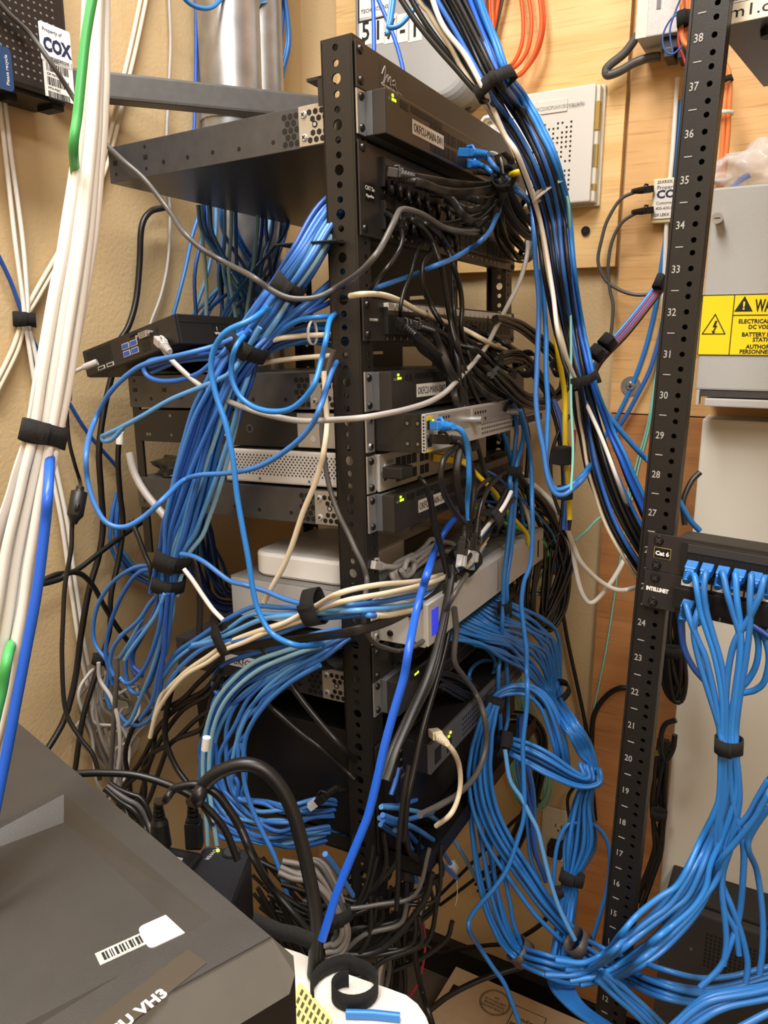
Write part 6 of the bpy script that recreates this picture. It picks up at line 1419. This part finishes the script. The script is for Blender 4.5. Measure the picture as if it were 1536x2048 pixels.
nt.links.new(tc.outputs['Object'], vo.inputs['Vector']); nt.links.new(vo.outputs['Distance'], rp.inputs['Fac']); nt.links.new(rp.outputs['Color'], nt.nodes['Principled BSDF'].inputs['Base Color'])
MB().prism([(p.x-o0.x, p.y-o0.y) for p in outl], (0, 0, TZ-.028), (1, 0, 0), (0, 1, 0), (0, 0, 1), .028).build('table_top', spk, t)
lc = (outl[9]+outl[11])/2; MB().cyl((lc.x-o0.x, lc.y-o0.y, 0), (lc.x-o0.x, lc.y-o0.y, TZ-.028), .03, n=20).cyl((lc.x-o0.x, lc.y-o0.y, 0), (lc.x-o0.x, lc.y-o0.y, .02), .2, n=28).build('table_leg', M_dgrey, t)
# ------------------------------------------------------------------ dark case in the lower left corner
CZ = 1.115
A, B = flz(52, 1458, CZ), flz(590, 1908, CZ)
X = (A-B); L = X.length; X.normalize(); Yc = V((-X.y, X.x, 0))     # along the far right edge, y to the right/back
if Yc.dot(flz(800, 1500, CZ)-B) > 0: Yc = -Yc                      # now y points into the case (towards lower left)
Fc = frame(B, X, Yc, X.cross(Yc)) if X.cross(Yc).z > 0 else frame(B, X, Yc, V((0, 0, 1)))
inv = Fc.inverted()
def cl(x, y, z=CZ): return inv @ flz(x, y, z)
t = thing('computer_case', Fc, (0, 0, -.25), 'dark computer case with a recessed panel and a VH3 sticker in the lower left foreground', 'computer')
M_case = mat('case_charcoal', '3a3734', .48, noise=.08, nscale=35, bump=.12, bscale=900)
h = .25
# outline of the top in case coordinates
CX_ = .07; far = cl(52, 1458); c0 = cl(542, 1873); c1 = cl(222, 2048); D_ = (c1-c0)*2.6; D_.z = 0; c0.z = 0
top = [c0, V((far.x+CX_, far.y, 0)), V((far.x+CX_, .55, 0)), c0+D_]
r0, r1, r2 = cl(128, 1588), cl(425, 1836), cl(70, 2055)
i0, i1, i2 = cl(125, 1622), cl(376, 1850), cl(60, 2010)
l_out = [r1, r0, r0+(r2-r1)*1.25, r1+(r2-r1)*1.25]
dr = -.010; l_in = [i1, i0, i0+(i2-i1)*1.25, i1+(i2-i1)*1.25]
up = lambda p, z: V((p.x, p.y, z))
q = MB(); T3 = [up(p, h) for p in top]; O3 = [up(p, h) for p in l_out]; I3 = [up(p, h+dr) for p in l_in]
for i in range(4):
    j = (i+1) % 4
    q.add([T3[i], T3[j], O3[j], O3[i]], [(0, 1, 2, 3)]); q.add([O3[i], O3[j], I3[j], I3[i]], [(0, 1, 2, 3)])
    if i != 3: q.add([T3[i], T3[j], up(T3[j], 0), up(T3[i], 0)], [(0, 1, 2, 3)])
q.add(I3, [(0, 1, 2, 3)])
q.build('case_shell', M_case, t, recalc=True)
# sloped front bezel
zB, zC, zD = h-.008, h-.018, h-.027
pB_, pC_, pD_ = up(cl(587, 1912, CZ-.008), zB), up(cl(590, 1948, CZ-.018), zC), up(cl(579, 1988, CZ-.027), zD)
n0 = up(c0, h); D3 = up(D_, 0)
q = MB(); q.add([n0, pB_, pC_, pD_, pD_+D3, n0+D3], [(0, 1, 2), (0, 2, 3), (0, 3, 4, 5)])
for a_, b_ in ((n0, pB_), (pB_, pC_), (pC_, pD_), (pD_, pD_+D3)): q.add([a_, b_, up(b_, 0), up(a_, 0)], [(0, 1, 2, 3)], 1)
g = n0+V((0, 0, .0003)); wv = V((-.0009, .0003, 0)); q.add([g, g+D3, g+D3+wv, g+wv], [(0, 1, 2, 3)], 2)
q.build('front_bezel', [mat('tilt_lit_charcoal', '5a5853', .5, noise=.06, nscale=40), M_blk, M_dark], t)  # facet colour lightened to paint in the light its tilt catches
def spin_for(pa, pb): d = cl(*pb)-cl(*pa); return math.atan2(d.y, d.x)
sp_ = spin_for((200, 1940), (350, 1845))
# asset sticker with barcode and white tab
def sk(x, y): return cl(x, y, CZ-.010)
p0, p1 = sk(195, 1920), sk(300, 1872); d = (p1-p0).normalized(); nn = V((-d.y, d.x, 0)); 
if nn.dot(sk(300, 1850)-p0) < 0: nn = -nn
zt = h-.010; q = MB(); W_ = .011
def quad(q, p, a, b, w, m=0, z=zt+.0004): q.prism([(a, -w/2), (b, -w/2), (b, w/2), (a, w/2)], (p.x, p.y, z-.0003), (d.x, d.y, 0), (nn.x, nn.y, 0), (0, 0, 1), .0004, m)
LL = (p1-p0).length
quad(q, p0, 0, LL*1.02, W_*1.0)
st = q.build('asset_sticker', mat('worn_sticker', 'b9b7b2', .6, noise=.3, nscale=300), t)
q = MB(); x_ = LL*.1; rng = random.Random(6)
while x_ < LL*.86: w_ = rng.choice((.0006, .001, .0015)); quad(q, p0, x_, x_+w_, W_*.6, 0, zt+.0008); x_ += w_+rng.choice((.0007, .0013))
q.build('barcode', M_ink, st)
c_ = sk(330, 1858); q = MB()
q.prism([(a, b) for a, b in rrect(-.014, -.011, .014, .011, .004)], (c_.x, c_.y, zt), (d.x, d.y, 0), (nn.x, nn.y, 0), (0, 0, 1), .0006); q.build('white_tab', mat('sticker_grey_white', 'd8d8d6', .6), t)
q = MB(); c_ = sk(277, 1768); q.prism([(.004*math.cos(a)*(1+.4*math.sin(3*a)), .0025*math.sin(a)*(1+.3*math.cos(2*a))) for a in [i*.63 for i in range(10)]], (c_.x, c_.y, zt), (1, 0, 0), (0, 1, 0), (0, 0, 1), .001); q.build('paint_speck', M_offw, t)
# clear tape label with the name
pA, pB = cl(205, 2060), cl(385, 1920); d = (pB-pA).normalized(); nn = V((-d.y, d.x, 0))
if nn.dot(cl(300, 1900)-pA) < 0: nn = -nn
st = MB().prism([(-.05, -.0085), ((pB-pA).length*1.06, -.0085), ((pB-pA).length*1.06, .0085), (-.05, .0085)], (pA.x, pA.y, h), (d.x, d.y, 0), (nn.x, nn.y, 0), (0, 0, 1), .0004).build('tape_label', mat('tape_brown', '4b443b', .25), t)
TM = Matrix(((d.x, nn.x, 0), (d.y, nn.y, 0), (0, 0, 1)))
if TM.determinant() < 0: print('mirror!')
pv = cl(345, 1990)
text(st, 'OKFCU VH3', .0096, (cl(338, 1989).x, cl(338, 1989).y, h+.0006), TM, M_wink, align='RIGHT', bold=.0004, lspace=1.05)
# ------------------------------------------------------------------ beige stack at the table edge beside the case
pa = flz(600, 1985, TZ)
t = thing('yellow_pad', Matrix.Translation(pa), (0, 0, 0.0005), 'pale yellow vented plastic pad under the edge of the dark case', 'pad')
d1 = (flz(665, 2060, TZ)-pa); d2 = flz(560, 2075, TZ)-pa
q = MB(); O_ = V((0, 0, 0)); q.prism([(0, 0), (1, 0), (1, 1), (0, 1)], (0, 0, 0), d1, d2, (0, 0, 1), .012)
q.build('pad_body', mat('pale_yellow', 'e6d992', .55), t)
q = MB()
for i in range(7):
    for j in range(3): q.prism([(.12+i*.13, .08+j*.18), (.18+i*.13, .08+j*.18), (.18+i*.13, .20+j*.18), (.12+i*.13, .20+j*.18)], (0, 0, .0121), d1, d2, (0, 0, 1), .0004)
q.build('vent_slots', mat('slot_olive', '5a5432', .8), t)
# ------------------------------------------------------------------ curled hook tape and blue jacket piece on the table
P = []; W = V((0, 0, .018))
for i in range(34):
    s_ = i/33; a = 3.6-s_*8.2; r_ = (.036-.024*s_) if s_ > .25 else .036-.006*s_; c_ = flz(700, 1993, TZ); P.append(V((c_.x+r_*math.cos(a)*1.05, c_.y+r_*math.sin(a)*.9, TZ+.0105)))
ribbon('curled strip of black hook tape lying on the white table', P, W, .0016, M_velcro, 'hook_tape', 'strip')
pa, pb = flz(692, 2036, TZ), flz(800, 2043, TZ); q = MB()
o = MB().tube([pa+V((0, 0, .004)), (pa+pb)/2+V((0, .001, .0042)), pb+V((0, 0, .004))], .0045, 10, flat=(.0055, .0032)).build('cable_jacket', CB['s'], None, origin=True); tag(o, 'short blue piece of cable jacket lying on the white table', 'cable scrap')
# ------------------------------------------------------------------ battery block and power bricks behind the case
BZ = .90
def bz(x, y, z=BZ): return flz(x, y, z)
P0, P1, P2 = bz(412, 1692), bz(500, 1695), bz(512, 1720)
a, b = bz(405, 1690), bz(505, 1695); X = (b-a); X.z = 0; X.normalize(); Yb = V((-X.y, X.x, 0))
Fb = frame(V((a.x, a.y, BZ)), X, Yb, V((0, 0, 1)))
t = thing('battery_backup', Fb, (0, -.16, -.20), 'black battery backup block with a round power button and green light', 'ups')
w = (b-a).length
MB().box((0, 0, 0), (w, .16, .20), ch=.008).build('block_body', mat('ups_black', '26262a', .45), t)
MB().prism(rrect(.012, .012, w*.5, .075, .006), (0, 0, .20), (1, 0, 0), (0, 1, 0), (0, 0, 1), .0012).build('raised_panel', M_blk2, t)
pb_ = Fb.inverted() @ bz(463, 1706); q = MB().cyl((pb_.x, pb_.y+.16, .1995), (pb_.x, pb_.y+.16, .2015), .0105, n=24).cyl((pb_.x, pb_.y+.16, .2015), (pb_.x, pb_.y+.16, .2022), .0085, n=24, m=1); q.build('power_button', [M_dark, mat('button_grey', '3a3a3d', .4)], t)
pl = Fb.inverted() @ bz(436, 1702); MB().cyl((pl.x, pl.y+.16, .1998), (pl.x, pl.y+.16, .201), .002, n=10).build('status_light', M_led, t)
text(t, 'POWER', .0065, (pl.x-.004, pl.y+.16+.006, .2003), TOPF, M_wink, spin=-PI/2-.3)
# MOVED stand so the block rests on the floor shelf
t = thing('battery_stand', Fb, (-.02, -.2, -BZ), 'low dark stool holding the battery backup behind the case', 'stand')
MB().box((-.16, 0, BZ-.225), (w+.05, .24, BZ-.201), ch=.003).build('stand_top', M_blk, t)
for x_ in (-.14, w+.02):
    for y_ in (.02, .2): MB().box((x_, y_, 0), (x_+.025, y_+.025, BZ-.225)).build('leg', M_blk, t)
a2, b2 = bz(328, 1688, .905), bz(408, 1704, .905); X = (b2-a2); X.z = 0; X.normalize(); Yb = V((-X.y, X.x, 0))
Fp = frame(V((a2.x, a2.y, .905)), X, Yb, V((0, 0, 1)))
t = thing('power_brick', Fp, (0, -.075, -.205), 'black power brick with a white spec label behind the case', 'power brick')
w = (b2-a2).length; MB().box((0, 0, 0), (w, .075, .205), ch=.006).build('brick_body', M_blk2, t)
st = MB().box((.004, .012, .2045), (w-.006, .062, .2058), ch=.0003).build('spec_label', mat('label_black', '1c1c1c', .3), t)
for k, s_ in enumerate(('AC ADAPTER', 'INPUT 100-240V', 'OUTPUT 19V', 'LPS', 'MADE IN CHINA')): text(st, s_, .0055, (.006, .054-.0095*k, .206), TOPF, M_wink, xs=.9)
# two plugs standing up in the bricks, with their cords
def upplug(name, label, x, y, z, hgt, wd, spec, r, rnd):
    base = flz(x, y, z); t = thing(name, Matrix.Translation(base), (0, 0, 0), label, 'plug')
    q = MB()
    if rnd: q.cyl((0, 0, 0), (0, 0, hgt*.5), wd*.62, wd*.5, n=20).cyl((0, 0, hgt*.5), (0, 0, hgt*.62), wd*.5, wd*.3, n=20)
    else: q.box((-wd*.5, -wd*.4, 0), (wd*.5, wd*.4, hgt*.55), ch=.004).box((-wd*.4, -wd*.34, hgt*.55), (wd*.4, wd*.34, hgt*.62), ch=.002)
    q.build('plug_body', M_blk2, t)
    q = MB()
    for k in range(4): q.cyl((0, 0, hgt*(.60+.09*k)), (0, 0, hgt*(.655+.09*k)), wd*(.36-.035*k), n=14)
    q.cyl((0, 0, hgt*.6), (0, 0, hgt), wd*.2, n=12); q.build('strain_relief', M_blk2, t)
    P = [base+V((0, 0, hgt*.95))]+parse(spec)[0]; o = MB().tube(smooth_path(P, 6), r, 10).build('cord', CB['k'], t, M=Matrix.Translation(-base), recalc=False)
upplug('round_power_plug', 'round black plug standing in the power brick', 322, 1690, .905, .058, .0195, 'd.76:330,1600 345,1580 362,1573 395,1570 430,1585 455,1615 480,1655 505,1710 d.85:540,1770 590,1830 640,1890', .0042, True)
upplug('square_power_plug', 'square black plug with the thick arching cord', 390, 1694, .905, .062, .0195, 'd.75:394,1600 406,1573 437,1545 484,1529 526,1539 562,1576 586,1625 599,1670 609,1709 617,1745 628,1800 634,1850 632,1900 628,1950', .0072, False)
cable('black cord running over the case edge to the plugs', 'd.80:140,1550 165,1547 210,1546 270,1550 330,1567 380,1590 420,1622 450,1660 475,1720', 'k', 4, name='power_cable')
bundle(8, 'black cord in the heap behind the case and plugs', 'black cords behind the case', 'd.95:215,1570,12 250,1600,18 275,1620,22 300,1660,22 d.92:320,1700,18', 'kkG', r=3.2, seed=5, name='power_cable')
# grey strapped hank and the black heap under the rack
bundle(8, 'grey cable of the strapped hank under the rack post', 'grey hank under the rack post', 'd.92:560,1735,14 590,1745,18 620,1752,20 650,1775,20 672,1810,17 684,1840,15 688,1870,18 676,1895,22 655,1905,20', 'tGtG', r=3.4, seed=4, name='power_cable')
bundle(5, 'grey cable arching down into the strapped hank', 'grey arch above the strapped hank', 'd.92:612,1725,8 632,1728,10 655,1750,12 675,1790,12 684,1835,12', 'tG', r=3.4, seed=14, name='power_cable')
strap('black strap round the grey hank under the rack post', 'd.91:672,1818 679,1846', 25, 18, 26)
HL = 'heap of black cords under the left rack'
rng = random.Random(77)
for k in range(44):
    x0, y0 = rng.uniform(505, 640), rng.uniform(1700, 1880); x1, y1 = rng.uniform(690, 890), rng.uniform(1740, 1900); dpt = rng.uniform(.93, 1.12)
    c = rng.choice('kkkkkkkkkkG'); cable('black cord in the heap under the left rack' if c == 'k' else 'dark grey cord in the heap under the left rack', f'd{dpt:.2f}:{x0:.0f},{y0:.0f} {x0*.66+x1*.34:.0f},{max(y0, y1)+rng.uniform(10, 70):.0f} {x0*.33+x1*.67:.0f},{max(y0, y1)+rng.uniform(0, 60):.0f} {x1:.0f},{y1:.0f} {x1+rng.uniform(-5, 30):.0f},{y1-rng.uniform(30, 120):.0f}', c, rng.uniform(2.4, 4.2), group=HL+(' black' if c == 'k' else ' grey'), n=5, name='power_cable')
bundle(9, 'grey cord hanging straight down behind the white table', 'grey cords behind the white table', 'd1.05:790,1830,16 778,1880,16 765,1930,18 755,1990,20 748,2060,22', 'tGtgk', r=3.2, seed=44, name='power_cable')
bundle(6, 'black cord hanging down right of the grey cords', 'black cords behind the white table', 'd1.08:800,1830,14 798,1900,16 795,1960,18 785,2040,20', 'k', r=3.2, seed=45, name='power_cable')
cable('long black cord falling in front of the heap to the table corner', 'd.95:810,1600 815,1690 f.05:835,1720 855,1750 856,1780 845,1815 835,1850 828,1890 835,1940 845,1985 d.98:856,2020 868,2060', 'k', 3.8, name='power_cable')
cable('thin black cord hanging down beside the rack foot', 'f.06:818,1530 806,1600 798,1680 796,1760 793,1820', 'k', 3, name='power_cable')
o, P = cable('black cord with a ferrite barrel below the rack foot', 'd1.0:822,1700 816,1740 d1.0:808,1785 795,1830 775,1870 740,1900 700,1908', 'k', 4, name='power_cable')
MB().cyl(P[3], P[8], .0125, n=18).build('ferrite_barrel', M_blk2, o, M=Matrix.Translation(-o.location))
cable('thin red wire rising from behind the table', 'd1.1:815,2000 838,1960 850,1900 846,1840 835,1790', 'm', 1.8)
ribbon('flat black and white tape lying over the case corner', [at(x, y, .66) for x, y in ((505, 1838), (530, 1850), (560, 1862), (590, 1868), (625, 1882))], V((.004, .004, .012)), .002, M_velcro, 'lacing_strip', 'strip')
# cords crossing the front of the rack
bundle(4, 'flat black cord slanting across the lower switch front', 'black cords slanting over the lowest switch', 'f.07:905,1130,6 895,1180,8 880,1260,9 858,1350,10 822,1430,9 790,1500,8 770,1560,8', 'K', r=3, seed=4, flat=(4.2, 1.6), name='power_cable')
cable('second black cord slanting over the lower switch front', 'f.06:910,1140 905,1220 890,1300 868,1380 845,1460 828,1540 815,1600 808,1680', 'k', 3.6, name='power_cable'); cable('two wire black lead rising to the third switch', 'f.07:862,990 868,1030 880,1080 892,1125 902,1170', 'k', 2.6, name='power_cable')
cable('grey edged black cord curving round the slim gateway', 'f.07:908,1215 912,1260 908,1320 925,1350 950,1385 f.09:968,1430 972,1490 955,1545 920,1585 880,1610 840,1630', 'G', 4, name='power_cable')
bundle(6, 'black twin lead in the hank above the slim gateway', 'black hank above the slim gateway', 'f.05:870,1350,6 900,1356,10 935,1370,12 962,1392,9 955,1402,8 920,1385,9 885,1370,8', 'k', r=2.4, seed=8, wob=.4, name='power_cable')
o, P = cable('beige cable plugged into the slim gateway', 'f.10:893,1486 f.105:908,1505 f.10:918,1530 921,1565 915,1600 900,1630 f.08:872,1652', 'i', 3.2)
plug(o, pt('f', .068, 868, 1466), P[0]-pt('f', .068, 868, 1466), (0, 0, 1), 'i', length=.026, boot=.03, latch=False)
cable('short cut blue cable standing up by the rack post', 'f.02:782,1590 790,1565 797,1535', 'b', 3.2)
# loose plugs held by the strap in front of the third switch
for k, (x_, y_) in enumerate(((926, 1062), (950, 1056))):
    o, P = cable(('left black cable ending in a clear plug before the third switch', 'right black cable ending in a clear plug before the third switch')[k], f'f.09:{x_+4},{y_-2} {x_+8},{y_-30} {x_+18},{y_-60} f.08:{x_+30},{y_-85} {x_+52},{y_-105}', 'k', 3)
    d0 = (P[0]-P[5]).normalized(); plug(o, P[0]+d0*.026, -d0, (F1.to_3x3() @ V((0, -1, 0))), 'k', length=.02, boot=.02, clear=True)
bundle(6, 'black cable leading from the loose plug strap up to the tangle', 'cables into the loose plug strap', 'f.085:915,1135,8 945,1095,9 970,1058,10 1000,1020,12 1020,990,14', 'kkawk', r=3, seed=9)
# coiled pale cable on the power unit
for k, s_ in enumerate(('f.0:745,1130 770,1133 800,1130 f-.02:845,1098 862,1078 873,1090 f.0:850,1110 815,1140 795,1160 784,1150 f-.01:792,1128 825,1110', 'f.0:800,1160 790,1140 810,1125 840,1108 f-.02:880,1085 905,1088 908,1102 f.0:880,1105 840,1128 815,1150', 'f.01:808,1140 815,1120 828,1122 826,1142 812,1152 803,1140')):
    o, P = cable(('pale grey cable folded into a hank on the power unit', 'longest fold of the pale grey hank on the power unit', 'pale grey cable knotted round the hank on the power unit')[k], s_, 'g', 3.7)
    if k == 0: plug(o, P[0], P[4]-P[0], (0, 0, 1), 'g', length=.02, boot=.016)
cable('pale grey cable looping from the white modem box', 'f-.10:822,1058 842,1050 870,1050 f-.08:888,1062 900,1085 908,1105 895,1115', 'g', 3)

o = REST.build('cable_tangle', [CB[c] for c in REST_M], None, origin=True, recalc=False)
tag(o, 'dense shaded tangle of mostly blue cables behind the rack gear', 'cable tangle', None, 'stuff')
